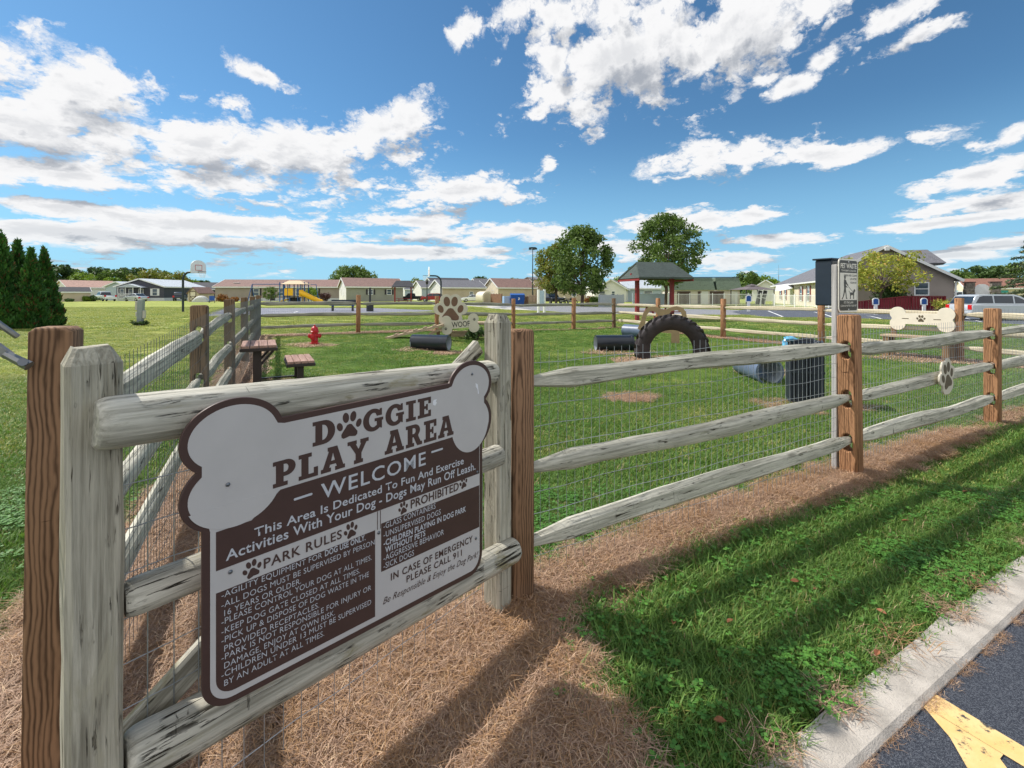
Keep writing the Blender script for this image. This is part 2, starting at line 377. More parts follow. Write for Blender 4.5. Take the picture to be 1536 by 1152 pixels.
GREY_CR = lin(52, 50, 44)
M_RAIL = wood('weathered_rail_wood', lin(140, 138, 124), lin(216, 212, 196), 0, crack=lin(62, 57, 46), cthr=.40, patch=lin(150, 150, 128), pthr=.6, bump=.6)
M_RAILD = wood('shade_toned_rail_wood', lin(98, 98, 90), lin(170, 168, 154), 0, crack=lin(55, 52, 45), cthr=.36, bump=.5)  # darker copy of the rail wood: shade on the back fence painted in
M_RAILC = wood('sun_toned_rail_wood', lin(176, 164, 138), lin(226, 214, 188), 0, crack=lin(95, 84, 66), cthr=.33, bump=.4)  # paler copy of the rail wood: sunlight on the far right fence painted in
M_RAILP = wood('peeling_painted_log', lin(146, 142, 128), lin(218, 213, 198), 0, crack=lin(58, 53, 44), cthr=.425, patch=lin(150, 142, 112), pthr=.56, bump=.8)
M_POSTW = wood('rough_whitewashed_timber', lin(132, 127, 112), lin(206, 200, 182), 2, crack=lin(80, 72, 58), cthr=.40, patch=lin(176, 170, 150), bump=.9, grain=30)
M_POSTB = wood('brown_treated_timber', lin(88, 66, 50), lin(154, 120, 92), 2, crack=lin(46, 29, 20), cthr=.31, rings=True, bump=.5)
M_POSTO = wood('orange_brown_timber', lin(102, 72, 50), lin(180, 134, 98), 2, crack=lin(54, 34, 22), cthr=.33, rings=True, bump=.6)
M_POSTG = wood('grey_brown_timber', lin(78, 62, 48), lin(140, 114, 90), 2, crack=lin(48, 38, 30), cthr=.34, rings=True, bump=.6)
M_TIMB = wood('raw_deck_timber', lin(136, 114, 92), lin(204, 184, 158), 0, crack=lin(70, 56, 44), cthr=.33)
M_TIMBZ = wood('raw_upright_timber', lin(96, 76, 56), lin(160, 132, 102), 2, crack=lin(66, 52, 40), cthr=.33)
M_WIRE = mat('galvanised_wire', lin(168, 174, 178), .45, .1, metal=.5); M_WIRED = mat('dull_grey_wire', lin(104, 108, 110), .6, .1)
M_SBROWN = mat('sign_brown', lin(80, 60, 55), .45, .06, 14, spec=.35)
M_SGREY = mat('sign_silver_face', lin(200, 196, 194), .36, .045, 4, spec=.4)
M_STEXT = mat('sign_silver_lettering', lin(200, 202, 208), .4, .02)
M_SCREW = mat('screw_steel', lin(120, 124, 130), .35, .1, metal=.9)
M_SCUFF = mat('white_scuff', lin(240, 240, 244), .6, .04)
M_CREAM = mat('cream_painted_board', lin(206, 198, 180), .6, .05, 5)
M_CREAML = mat('pale_cream_board', lin(232, 222, 204), .6, .05, 5)
M_TANB = mat('tan_board', lin(168, 142, 108), .65, .08, 6)
M_PAWB = mat('paw_brown', lin(116, 88, 70), .6, .08, 8)
M_PAWK = mat('paw_dark_brown', lin(96, 84, 64), .6, .1, 8)
M_BLACK = mat('black_plastic', lin(36, 40, 46), .35, .15, 8, spec=.5)
M_PIPE = mat('black_culvert_plastic', lin(34, 40, 50), .28, .18, 3, bump=.15, spec=.6)
M_PIPEB = mat('faded_blue_grey_plastic', lin(96, 110, 132), .4, .15, 4, bump=.15, spec=.5)
M_PIPEI = mat('grey_pipe_lining', lin(170, 178, 186), .5, .08, 4)
M_RUBBER = mat('worn_tyre_rubber', lin(54, 48, 48), .7, .35, 5, bump=.4, spec=.4)
M_MUD = mat('dry_mud', lin(132, 122, 106), .9, .25, 14, bump=.6)
M_RED = mat('hydrant_red', lin(186, 26, 34), .35, .1, 8, spec=.5)
M_DARKBR = mat('dark_brown_metal', lin(58, 50, 48), .45, .1, 10)
M_PLANK = wood('reddish_composite_plank', lin(138, 108, 98), lin(186, 154, 140), 1, bump=.3, crack=lin(96, 70, 64), cthr=.28)
M_NAVY = mat('navy_black_metal', lin(30, 42, 56), .4, .1, 10, spec=.5)
M_PWB = mat('pet_sign_brown', lin(72, 62, 52), .4, .08, 10)
M_PWC = mat('pet_sign_cream', lin(244, 236, 220), .45, .03, 10)
M_GPOST = wood('silvered_post_wood', lin(150, 146, 144), lin(196, 192, 188), 2, crack=lin(110, 106, 104), cthr=.33, bump=.3)
M_BLUEBAG = mat('light_blue_plastic_film', lin(110, 186, 226), .25, .12, 9, spec=.6)
M_BAG = mat('black_bin_liner', lin(30, 34, 42), .25, .2, 9, bump=.8, bscale=22, spec=.6)
M_BIN = mat('black_bin_slats', lin(44, 52, 62), .4, .15, 9)
M_STEEL = mat('dull_steel', lin(150, 150, 148), .4, .15, 30, metal=.8)
M_WHITE = mat('white_paint', lin(236, 236, 234), .5, .04, 3)
M_GLASS = mat('window_glass', lin(70, 84, 96), .08, .2, 2, spec=.8)
M_DGLASS = mat('vehicle_glass', lin(44, 54, 62), .06, .15, 2, spec=.8)
M_DARK = mat('dark_grey', lin(46, 46, 48), .7, .1)  # plain dark grey for lettering, caps and small fittings
M_TYRE = mat('car_tyre', lin(28, 28, 30), .8, .1)
M_RIM = mat('alloy_rim', lin(180, 182, 186), .3, .1, metal=.8)
M_TAIL = mat('red_lens', lin(200, 20, 24), .2, .05, spec=.6)
M_HEAD = mat('clear_lens', lin(226, 230, 234), .15, .05, spec=.7)
M_BARK = mat('grey_brown_bark', lin(92, 78, 66), .9, .3, 12, bump=.8)
M_REDP = mat('red_brown_paint', lin(138, 44, 46), .55, .12, 6)
M_RAMP = mat('dark_red_boards', lin(120, 28, 40), .55, .12, 6)
M_BLUE = mat('playground_blue', lin(38, 84, 150), .4, .08)
M_YEL = mat('playground_yellow', lin(236, 180, 30), .4, .06, 4)
M_TANR = mat('tan_canopy', lin(226, 196, 160), .6, .05)
M_POLE = mat('dark_green_grey_pole', lin(44, 54, 58), .45, .1)
M_CONC = mat('kerb_concrete', lin(184, 176, 166), .9, .2, 9, bump=.7, bscale=160)
M_LCONC = mat('pale_concrete', lin(190, 186, 178), .9, .1, 1.5)
M_TEAL = mat('teal_door', lin(60, 160, 165), .5, .05)

# ------------------------------------------------------------------ ground
FA, FD = np.array([.028, 2.02]), np.array([.874, .485])            # front fence: start and direction
LA, LD = np.array([-1.27, 1.25]), np.array([-.455, .890]); LD /= np.linalg.norm(LD)
LA2 = np.array([-2.48, 3.60])
BA, BD = np.array([-7.69, 13.5]), np.array([.906, .423])           # back fence
RA, RD = np.array([4.33, 19.1]), np.array([.45, -.893])            # far right fence
FN = np.array([FD[1], -FD[0]])
def ppoly(pts): return np.array([[G(a, b).x, G(a, b).y] for a, b in pts])
STRAW_POLYS = [ppoly([(846, 900), (852, 960), (888, 1050), (940, 1112), (968, 1160), (900, 1500), (-300, 1900), (-500, 1400), (-40, 1040), (60, 900), (190, 800), (330, 640), (362, 584), (392, 588), (392, 640), (470, 990), (640, 948), (740, 900), (800, 860)]),
               ppoly([(800, 872), (860, 850), (940, 813), (1040, 770), (1140, 744), (1255, 702), (1480, 632), (1700, 560), (1700, 566), (1520, 636), (1330, 716), (1295, 736), (1200, 764), (1140, 782), (1040, 815), (940, 880), (860, 910)])]
def in_poly(P, x, y):
    ins = np.zeros(x.shape, bool); n = len(P)
    for i in range(n):
        (x1, y1), (x2, y2) = P[i], P[(i + 1) % n]
        c = ((y1 > y) != (y2 > y)); ins ^= c & (x < (x2 - x1) * (y - y1) / (y2 - y1 + 1e-12) + x1)
    return ins
def segd(x, y, a, d, L):
    t = np.clip((x - a[0]) * d[0] + (y - a[1]) * d[1], 0, L); return np.hypot(x - a[0] - t * d[0], y - a[1] - t * d[1])
BARE = [G(948, 597), G(760, 603)]
WORN = [(G(1010, 543), .8), (G(1222, 612), .45), (G(432, 580), .5), (G(646, 527), .5), (G(923, 529), .5), (G(1390, 540), .6), (G(472, 518), .4), (G(1160, 560), .3)]
def straw_at(x, y, jit):
    """1 where dead grass lies, 0 in the living lawn"""
    x = np.asarray(x, float); y = np.asarray(y, float)
    jx = x + jit * .045 * np.sin(y * 23 + 3 * np.sin(x * 17)); jy = y + jit * .04 * np.sin(x * 29 + 2 * np.cos(y * 13))
    s = np.zeros(x.shape, bool)
    for P in STRAW_POLYS: s |= in_poly(P, jx, jy)
    s |= segd(jx, jy, LA2 + LD * 1.0, LD, 10.) < .26
    s |= segd(jx, jy, BA, BD, 13.3) < .30
    s |= segd(jx, jy, RA, RD, 13.) < .26
    for b, r in ((BARE[0], .22),):
        s |= ((jx - b.x) / 1.6) ** 2 + ((jy - b.y)) ** 2 < r * r
    wear = np.sin(x * 13 + 2 * np.sin(y * 9)) * np.sin(y * 11 + 2 * np.cos(x * 7))
    for b, r in WORN: s |= (((jx - b.x) / 1.5) ** 2 + (jy - b.y) ** 2 < r * r) & (wear > .12)
    k = kd(x, y) + .02 * np.sin(x * 31) * np.sin(y * 17); s |= (k > .0) & (k < .3)
    return s
# one ground sheet, finely divided near the fence and reaching the horizon
tt = np.linspace(-1, 1, 330); gx = np.sinh(tt * 8.2) / np.sinh(8.2) * 2600 + .6
ty = np.linspace(-.62, 1, 330); gy = np.sinh(ty * 8.0) / np.sinh(8.0) * 3200 + 2.2
GXX, GYY = np.meshgrid(gx, gy)
hh = gz(GXX, GYY) + .012 * np.sin(GXX * 2.1 + 1.3 * np.sin(GYY * 1.7)) * np.sin(GYY * 2.6) * (GYY < 30)
strawv = straw_at(GXX, GYY, 1.).astype(float)
hh = hh + .015 * strawv * (np.hypot(GXX, GYY) < 12)
KDG = kd(GXX, GYY); hh = hh - .05 * sst((KDG + .10) / .08); hh = np.where(KDG > .10, -.32, hh)
V = np.stack([GXX.ravel(), GYY.ravel(), hh.ravel()], 1); nx_, ny_ = len(gx), len(gy)
ii = np.arange((ny_ - 1) * (nx_ - 1)); r_, c_ = ii // (nx_ - 1), ii % (nx_ - 1); b_ = r_ * nx_ + c_
Fq = np.stack([b_, b_ + 1, b_ + nx_ + 1, b_ + nx_], 1)
gm = bpy.data.meshes.new('ground'); gm.from_pydata(V.tolist(), [], Fq.tolist())
gm.polygons.foreach_set('use_smooth', [True] * len(gm.polygons))
at_ = gm.attributes.new('straw', 'FLOAT', 'POINT'); at_.data.foreach_set('value', strawv.ravel().astype(np.float32))
def ground_mat():
    m, q, b, o = bsdf('lawn_ground'); t = q.n('ShaderNodeTexCoord'); p = t.outputs['Object']
    a = q.n('ShaderNodeAttribute', attribute_name='straw')
    big = q.noise(p, .12, 5, .6); mid = q.noise(p, 1.1, 6, .65); fine = q.noise(p, 38., 5, .7)
    sp = q.n('ShaderNodeSeparateXYZ'); q.put(sp.inputs[0], p)
    mw = q.n('ShaderNodeMapping'); mw.inputs['Scale'].default_value = (.25, 1.4, 1); mw.inputs['Rotation'].default_value = (0, 0, R(28)); q.put(mw.inputs[0], p)
    strp = q.noise(mw.outputs[0], .6, 4, .6)
    g = q.mix(q.ss(mid, .35, .68), lin(70, 98, 42), lin(116, 142, 62))
    g = q.mix(q.m('MULTIPLY', q.ss(big, .42, .62), .55), g, lin(128, 140, 66))
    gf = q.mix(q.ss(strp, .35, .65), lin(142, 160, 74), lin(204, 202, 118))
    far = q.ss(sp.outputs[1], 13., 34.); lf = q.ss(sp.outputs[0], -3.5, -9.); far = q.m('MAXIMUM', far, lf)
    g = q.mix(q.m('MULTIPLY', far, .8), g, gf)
    g = q.mix(q.m('MULTIPLY', q.ss(fine, .35, .7), .45), g, lin(44, 66, 28))
    st = q.mix(q.ss(fine, .3, .7), lin(98, 80, 64), lin(178, 150, 124))
    st = q.mix(q.m('MULTIPLY', q.ss(q.noise(p, 5., 5, .6), .45, .65), .6), st, lin(136, 108, 84))
    sf = q.ss(q.m('ADD', a.outputs['Fac'], q.m('MULTIPLY', q.m('SUBTRACT', q.noise(p, 9., 5, .7), .5), 1.2)), .35, .65)
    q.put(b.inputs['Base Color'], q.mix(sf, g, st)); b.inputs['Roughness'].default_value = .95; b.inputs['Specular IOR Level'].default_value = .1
    bp = q.n('ShaderNodeBump'); bp.inputs['Strength'].default_value = .8; bp.inputs['Distance'].default_value = .03; q.put(bp.inputs['Height'], fine); q.put(b.inputs['Normal'], bp.outputs[0])
    return m
new_obj('ground', gm, ground_mat(), kind='structure')
def strip(name, pts, z, m, kind='structure'):
    """paved sheet following the ground, z above it"""
    bm = bmesh.new(); vs = [bm.verts.new((p[0], p[1], 0)) for p in pts]; bm.faces.new(vs)
    me = bpy.data.meshes.new(name)
    bmesh.ops.triangulate(bm, faces=bm.faces)
    for _ in range(4): bmesh.ops.subdivide_edges(bm, edges=[e for e in bm.edges if e.calc_length() > 2.5], cuts=1, use_grid_fill=True)
    bmesh.ops.triangulate(bm, faces=bm.faces)
    for v in bm.verts: v.co.z = GZ(v.co.x, v.co.y) + z
    bmesh.ops.recalc_face_normals(bm, faces=bm.faces)
    if sum(f.normal.z for f in bm.faces) < 0: bmesh.ops.reverse_faces(bm, faces=bm.faces)
    bm.to_mesh(me); bm.free()
    return new_obj(name, me, m, kind=kind)
def asphalt(name, dark, light, sc=90.):
    m, q, b, o = bsdf(name); t = q.n('ShaderNodeTexCoord'); p = t.outputs['Object']
    vo = q.n('ShaderNodeTexVoronoi'); vo.inputs['Scale'].default_value = sc; q.put(vo.inputs['Vector'], p)
    sv = q.n('ShaderNodeSeparateColor'); q.put(sv.inputs[0], vo.outputs['Color'])
    st = q.ss(sv.outputs[0], .25, 1.); mid = q.noise(p, .8, 5, .6)
    c = q.mix(st, dark, light); c = q.mix(q.m('MULTIPLY', q.ss(mid, .4, .7), .15), c, [v * 1.4 for v in dark])
    q.put(b.inputs['Base Color'], c); b.inputs['Roughness'].default_value = .9; b.inputs['Specular IOR Level'].default_value = .25
    bp = q.n('ShaderNodeBump'); bp.inputs['Strength'].default_value = .8; bp.inputs['Distance'].default_value = .006; q.put(bp.inputs['Height'], vo.outputs['Distance']); q.put(b.inputs['Normal'], bp.outputs[0])
    return m
M_ROAD = asphalt('road_asphalt', lin(60, 64, 74), lin(104, 108, 116), 340.)
M_LOT = asphalt('lot_asphalt', lin(74, 80, 92), lin(112, 116, 124), 40.)
M_COURT = asphalt('court_asphalt', lin(116, 118, 130), lin(150, 150, 160), 40.)
M_PATH = asphalt('drive_asphalt', lin(120, 122, 128), lin(160, 160, 160), 40.)
# near road, a step below the kerb
KW = .135
def kpt(s, off): p = KA + KD * s + KN * off; return (p[0], p[1])
rm = MB(); a, b2, c2, d2 = kpt(-40, KW - .01), kpt(60, KW - .01), kpt(60, 8), kpt(-40, 8)
rm.add([(p[0], p[1], -.008) for p in (a, d2, c2, b2)], [(0, 1, 2, 3)]); rm.build('road', M_ROAD, kind='structure')
kb = MB(); s0 = -40.
while s0 < 60:                                       # kerb cast in 3 m lengths with open joints
    s1 = s0 + 2.99; L = s1 - s0; n = 12 if -3 < s0 < 6 else 1
    for i in range(n):
        u0, u1 = s0 + L * i / n, s0 + L * (i + 1) / n
        w0, w1 = .006 * math.sin(u0 * 9) , .006 * math.sin(u1 * 9)
        P = [kpt(u0, -.005 + w0), kpt(u1, -.005 + w1), kpt(u1, KW - .015), kpt(u0, KW - .015)]; Q = [kpt(u1, KW), kpt(u0, KW)]
        vs = [(x, y, .012) for x, y in P] + [(x, y, -.001) for x, y in Q] + [(x, y, -.4) for x, y in (P[0], P[1], Q[0], Q[1])]
        fs = [(0, 1, 2, 3), (3, 2, 4, 5), (5, 4, 8, 9), (1, 0, 6, 7)]
        if i == 0: fs.append((0, 3, 5, 9, 6))
        if i == n - 1: fs.append((1, 7, 8, 4, 2))
        kb.add(vs, fs)
    s0 += 3.
kb.build('kerb', M_CONC, kind='structure')
def worn_yellow():
    m, q, b, o = bsdf('worn_yellow_paint'); t = q.n('ShaderNodeTexCoord'); p = t.outputs['Object']
    n = q.noise(p, 26., 7, .72); c = q.mix(q.ss(q.noise(p, 6., 4, .6), .3, .7), lin(222, 182, 112), lin(232, 200, 142))
    q.put(b.inputs['Base Color'], q.mix(q.ss(n, .36, .46), lin(70, 68, 66), c)); b.inputs['Roughness'].default_value = .8
    bp = q.n('ShaderNodeBump'); bp.inputs['Strength'].default_value = .5; bp.inputs['Distance'].default_value = .004; q.put(bp.inputs['Height'], q.noise(p, 150., 3, .6)); q.put(b.inputs['Normal'], bp.outputs[0])
    return m
def onroad(px, py): d = F * (HC + .008) / (py - HY); return (X(px, d), d)
yl = MB()
def rpoly(pts):
    P = [onroad(*p) for p in pts]; yl.add([(x, y, -.004) for x, y in P], [tuple(range(len(P)))[::-1]])
rpoly([(1383, 1059), (1400, 1041), (1536, 1122), (1700, 1222), (1680, 1238), (1536, 1152), (1505, 1133), (1418, 1080)])
rpoly([(1383.5, 1059.5), (1418, 1080.5), (1505, 1133.5), (1500, 1140), (1530, 1180), (1560, 1230), (1500, 1230), (1450, 1152), (1425, 1108)])
yl.build('road_marking', worn_yellow(), kind='structure')
# tarmac play court, drive and parking beyond the fences
strip('basketball_court', [G(*p)[:2] for p in [(300, 474.5), (338, 462), (560, 462), (640, 465), (660, 467), (560, 469.5), (480, 472)]], .006, M_COURT)
strip('drive', [G(*p)[:2] for p in [(640, 455.2), (800, 457), (920, 461), (1110, 465), (1112, 472.5), (1000, 472.5), (880, 470), (800, 466), (735, 460.5), (640, 456.8)]], .005, M_PATH)
strip('drive_edge', [G(*p)[:2] for p in [(690, 457.6), (735, 458), (775, 462), (800, 465.5), (735, 462.5)]], .010, M_LCONC)
strip('parking_lot', [G(*p)[:2] for p in [(1098, 468), (1114, 472), (1150, 475.5), (1250, 477), (1350, 480), (1490, 485), (1720, 492), (1720, 463), (1450, 463), (1250, 462), (1125, 462.5)]], .014, M_LOT)
wl = MB()
def lotline(a, b, wd=.12):
    p, q = G(*a), G(*b); n = 6; d = (q - p); sd = Vector((-d.y, d.x, 0)).normalized() * wd / 2
    for i in range(n):
        u, v = p.lerp(q, i / n), p.lerp(q, (i + 1) / n)
        wl.add([(c.x, c.y, GZ(c.x, c.y) + .02) for c in (u + sd, u - sd, v - sd, v + sd)], [(0, 1, 2, 3)])
for a, b in (((1152, 466.5), (1174, 475.5)), ((1222, 468.5), (1250, 476.5)), ((1284, 470.5), (1322, 478.5)), ((1360, 472), (1398, 481)), ((1430, 473.5), (1472, 483)), ((1126, 474.4), (1154, 475.2)), ((1105, 466.5), (1480, 474))): lotline(a, b)
wl.build('parking_lines', M_WHITE, kind='structure')
cl = MB(); wl = cl
for a, b in (((404, 466), (447, 467.3)), ((447, 467.3), (440, 469.5)), ((440, 469.5), (410, 468.5)), ((490, 465), (600, 464.6)), ((560, 466.4), (596, 465.6)), ((336, 464), (560, 463.6))): lotline(a, b, .1)
cl.build('court_lines', M_WHITE, kind='structure')

# ------------------------------------------------------------------ grass
def blade_mesh(name, n, r, h0, h1, wd, lean, flat=False):
    v, f = [], []
    for i in range(n):
        a, rr = random.random() * 6.283, r * math.sqrt(random.random()); x, y = rr * math.cos(a), rr * math.sin(a)
        t = random.random() * 6.283; h = random.uniform(h0, h1); wdt = wd * random.uniform(.7, 1.2)
        if flat:
            up = random.uniform(.02, .30) * h; out = h; z0 = random.uniform(0, .012)
        else:
            up = h * random.uniform(.55, 1.); out = h * lean * random.uniform(.2, 1.2); z0 = -.008
        d = Vector((math.cos(t), math.sin(t), 0)); s = Vector((-d.y, d.x, 0)) * wdt / 2; p = Vector((x, y, z0)); k = random.uniform(-.25, .25) * h
        m = p + d * out * .45 + Vector((0, 0, up * .65)) + s.normalized() * k * .4; e = p + d * out + Vector((0, 0, up)) + s.normalized() * k
        if flat: m = p + d * out * .5 + Vector((0, 0, up)) + s.normalized() * k; e = p + d * out + Vector((0, 0, up * random.uniform(.1, 1.2))); 
        b = len(v); v += [p - s, p + s, m + s * .85, m - s * .85, e]; f += [(b, b + 1, b + 2, b + 3), (b + 3, b + 2, b + 4)]
    me = bpy.data.meshes.new(name); me.from_pydata([tuple(q) for q in v], [], f); return me
def clover_mesh(name, n, r):
    v, f = [], []
    for i in range(n):
        a, rr = random.random() * 6.283, r * math.sqrt(random.random()); c = Vector((rr * math.cos(a), rr * math.sin(a), random.uniform(.025, .05)))
        for k in range(3):
            t = a + k * 2.09; d = Vector((math.cos(t), math.sin(t), random.uniform(-.1, .4))).normalized(); s = Vector((-math.sin(t), math.cos(t), 0)); L = random.uniform(.009, .015)
            b = len(v); v += [c, c + d * L * .6 - s * L * .55, c + d * L * 1.15, c + d * L * .6 + s * L * .55]; f.append((b, b + 1, b + 2, b + 3))
    me = bpy.data.meshes.new(name); me.from_pydata([tuple(q) for q in v], [], f); return me
M_GR = leafmat('grass_blades', lin(60, 98, 38), lin(140, 176, 84), .32, lin(150, 142, 80))
M_GRY = leafmat('yellow_green_grass_blades', lin(122, 138, 64), lin(206, 204, 120), .32, lin(180, 170, 100))  # yellow-green tufts for the far field and dry patches
M_CLV = leafmat('clover_leaves', lin(54, 102, 38), lin(112, 164, 70), .25)
M_ST = leafmat('dead_grass_blades', lin(114, 84, 66), lin(228, 192, 162), .12, lin(226, 196, 160))
M_STO = leafmat('rusty_dead_grass', lin(128, 94, 64), lin(206, 164, 120), .12)
def scatter(name, variants, pos, rot, scl, vid):
    col = bpy.data.collections.new(name + '_kinds')
    for i, (me, m) in enumerate(variants):
        me.materials.append(m); ob = bpy.data.objects.new('%s_kind_%02d' % (name, i), me); col.objects.link(ob)
    me = bpy.data.meshes.new(name); me.from_pydata(pos.tolist(), [], [])
    for nm, ty, arr in (('rot', 'FLOAT', rot), ('scl', 'FLOAT', scl), ('vid', 'INT', vid)):
        a = me.attributes.new(nm, ty, 'POINT'); a.data.foreach_set('value', arr)
    o = new_obj(name, me, kind='stuff')
    ng = bpy.data.node_groups.new(name, 'GeometryNodeTree'); q = NT(ng)
    ng.interface.new_socket('Geometry', in_out='INPUT', socket_type='NodeSocketGeometry'); ng.interface.new_socket('Geometry', in_out='OUTPUT', socket_type='NodeSocketGeometry')
    gi, go = ng.nodes.new('NodeGroupInput'), ng.nodes.new('NodeGroupOutput')
    ci = q.n('GeometryNodeCollectionInfo'); ci.inputs['Collection'].default_value = col; ci.inputs['Separate Children'].default_value = True; ci.inputs['Reset Children'].default_value = True
    ip = q.n('GeometryNodeInstanceOnPoints'); ip.inputs['Pick Instance'].default_value = True
    def na(nm, ty): nd = q.n('GeometryNodeInputNamedAttribute', data_type=ty); nd.inputs[0].default_value = nm; return nd.outputs[0]
    cb = q.n('ShaderNodeCombineXYZ'); q.put(cb.inputs[2], na('rot', 'FLOAT'))
    q.put(ip.inputs['Points'], gi.outputs[0]); q.put(ip.inputs['Instance'], ci.outputs[0]); q.put(ip.inputs['Instance Index'], na('vid', 'INT'))
    q.put(ip.inputs['Rotation'], cb.outputs[0]); q.put(ip.inputs['Scale'], na('scl', 'FLOAT')); q.put(go.inputs[0], ip.outputs[0])
    o.modifiers.new('tufts', 'NODES').node_group = ng
    return o
gv = [(blade_mesh('tuft', 46, .06, .028, .060, .0042, .8), M_GR), (blade_mesh('tuft', 46, .06, .022, .050, .0040, 1.1), M_GR), (blade_mesh('tuft', 40, .06, .03, .07, .0048, 1.3), M_GR), (clover_mesh('clover', 9, .06), M_CLV),
      (blade_mesh('tuft', 90, .17, .025, .055, .0075, 1.), M_GR), (blade_mesh('tuft', 90, .17, .022, .05, .008, 1.2), M_GRY),
      (blade_mesh('tuft', 130, .48, .03, .06, .022, 1.2), M_GR), (blade_mesh('tuft', 130, .48, .03, .06, .022, 1.2), M_GRY)]
sv = [(blade_mesh('straw', 62, .07, .03, .085, .0019, 1, True), M_ST), (blade_mesh('straw', 62, .07, .03, .07, .0018, 1, True), M_ST), (blade_mesh('straw', 50, .07, .04, .09, .0019, 1, True), M_STO), (blade_mesh('straw', 16, .05, .02, .05, .0028, 1.2), M_ST),
      (blade_mesh('straw', 60, .20, .04, .09, .009, 1., True), M_ST)]
def ring(d0, d1, n, x0=-.62 * 2, x1=.62 * 2):
    d = np.sqrt(rng.random(n) * (d1 ** 2 - d0 ** 2) + d0 ** 2); t = rng.uniform(-1.2, 1.2, n); return t * d, d
PG, PS = [], []
for (d0, d1, n, near) in ((.55, 3.2, 17000, 0), (3.2, 7.0, 20000, 1), (7., 16., 17000, 2), (16., 46., 17000, 3)):
    x, y = ring(d0, d1, n)
    ok = (kd(x, y) < .0) & (np.abs(x / y) < 1.25)
    if near == 3:                                                   # no tufts on paving
        pv = np.zeros(n, bool)
        for on in ('basketball_court', 'drive', 'drive_edge', 'parking_lot'): pass
        for P in ([(300, 474.5), (338, 462), (560, 462), (640, 465), (660, 467), (560, 469.5), (480, 472)], [(640, 455.2), (800, 457), (920, 461), (1110, 465), (1112, 472.5), (1000, 472.5), (880, 470), (800, 466), (735, 462.5), (640, 457.6)], [(1098, 468), (1114, 472), (1150, 475.5), (1250, 477), (1350, 480), (1490, 485), (1720, 492), (1720, 463), (1450, 463), (1250, 462), (1125, 462.5)]):
            pv |= in_poly(ppoly(P), x, y)
        ok &= ~pv
    x, y = x[ok], y[ok]; st = straw_at(x, y, 1.6); n = len(x); u = rng.random(n)
    yellow_share = np.clip(np.maximum((y - 12) / 22, (-x - 3) / 6), 0, .85); dry = .5 + .5 * np.sin(x * 1.7 + 2.2 * np.sin(y * .9)) * np.sin(y * 1.3 + 1.7 * np.sin(x * .8)); yellow_share = np.maximum(yellow_share, .05 + .38 * dry ** 3); su = rng.random(n) < yellow_share
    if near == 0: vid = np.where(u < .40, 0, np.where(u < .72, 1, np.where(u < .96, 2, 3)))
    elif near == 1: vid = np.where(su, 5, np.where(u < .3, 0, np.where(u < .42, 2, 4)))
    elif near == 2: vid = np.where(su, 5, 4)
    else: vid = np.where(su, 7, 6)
    if near == 0:                                                   # a few clover-rich patches
        cp = (np.sin(x * 3.1 + 1) * np.sin(y * 2.7 + x)) > .5; vid = np.where(cp & (rng.random(n) < .3), 3, vid)
    lush = .8 + .45 * (np.sin(x * 1.9 + 2 * np.sin(y * 1.3)) * .5 + .5)
    g = ~st; inside = ((x - FA[0]) * FN[0] + (y - FA[1]) * FN[1]) < 0
    sc = rng.uniform(.75, 1.2, n) * np.where(inside, .85, 1.05) * lush
    if near == 0: sc *= .95
    PG.append(np.stack([x[g], y[g], gz(x[g], y[g]), rng.uniform(0, 6.28, g.sum()), sc[g], vid[g]], 1))
    s = st & (near < 3)
    svid = np.where(u < .45, 0, np.where(u < .8, 1, np.where(u < .93, 2, 3))) if near < 2 else np.full(n, 4)
    PS.append(np.stack([x[s], y[s], gz(x[s], y[s]) + .012, rng.uniform(0, 6.28, s.sum()), rng.uniform(.8, 1.25, s.sum()), svid[s]], 1))
    if near < 2:                                                    # dead stalks thinly through the living grass, green tips in the straw edge
        k = g & (rng.random(n) < .05); PS.append(np.stack([x[k], y[k], gz(x[k], y[k]) + .01, rng.uniform(0, 6.28, k.sum()), rng.uniform(.6, 1., k.sum()), np.full(k.sum(), 3)], 1))
# extra thickness of dead grass raked up along the front fence and under the gate
x, y = ring(.6, 4.5, 26000); s = straw_at(x, y, 1.2) & (kd(x, y) < -.05); x, y = x[s], y[s]; n = len(x)
PS.append(np.stack([x, y, gz(x, y) + rng.uniform(.012, .05, n), rng.uniform(0, 6.28, n), rng.uniform(.8, 1.2, n), rng.integers(0, 3, n)], 1))
u_ = rng.uniform(-.5, 9, 420); v_ = KW + rng.normal(size=420) * .012; x = KA[0] + KD[0] * u_ + KN[0] * v_; y = KA[1] + KD[1] * u_ + KN[1] * v_
PS.append(np.stack([x, y, np.full(420, -.006), rng.uniform(0, 6.28, 420), rng.uniform(.2, .5, 420), rng.integers(0, 3, 420)], 1))
PG, PS = np.concatenate(PG), np.concatenate(PS)
def sc_(nm, vr, P): return scatter(nm, vr, P[:, :3], P[:, 3].astype(np.float32), P[:, 4].astype(np.float32), P[:, 5].astype(np.int32))
sc_('grass', gv, PG); sc_('dead_grass', sv, PS)
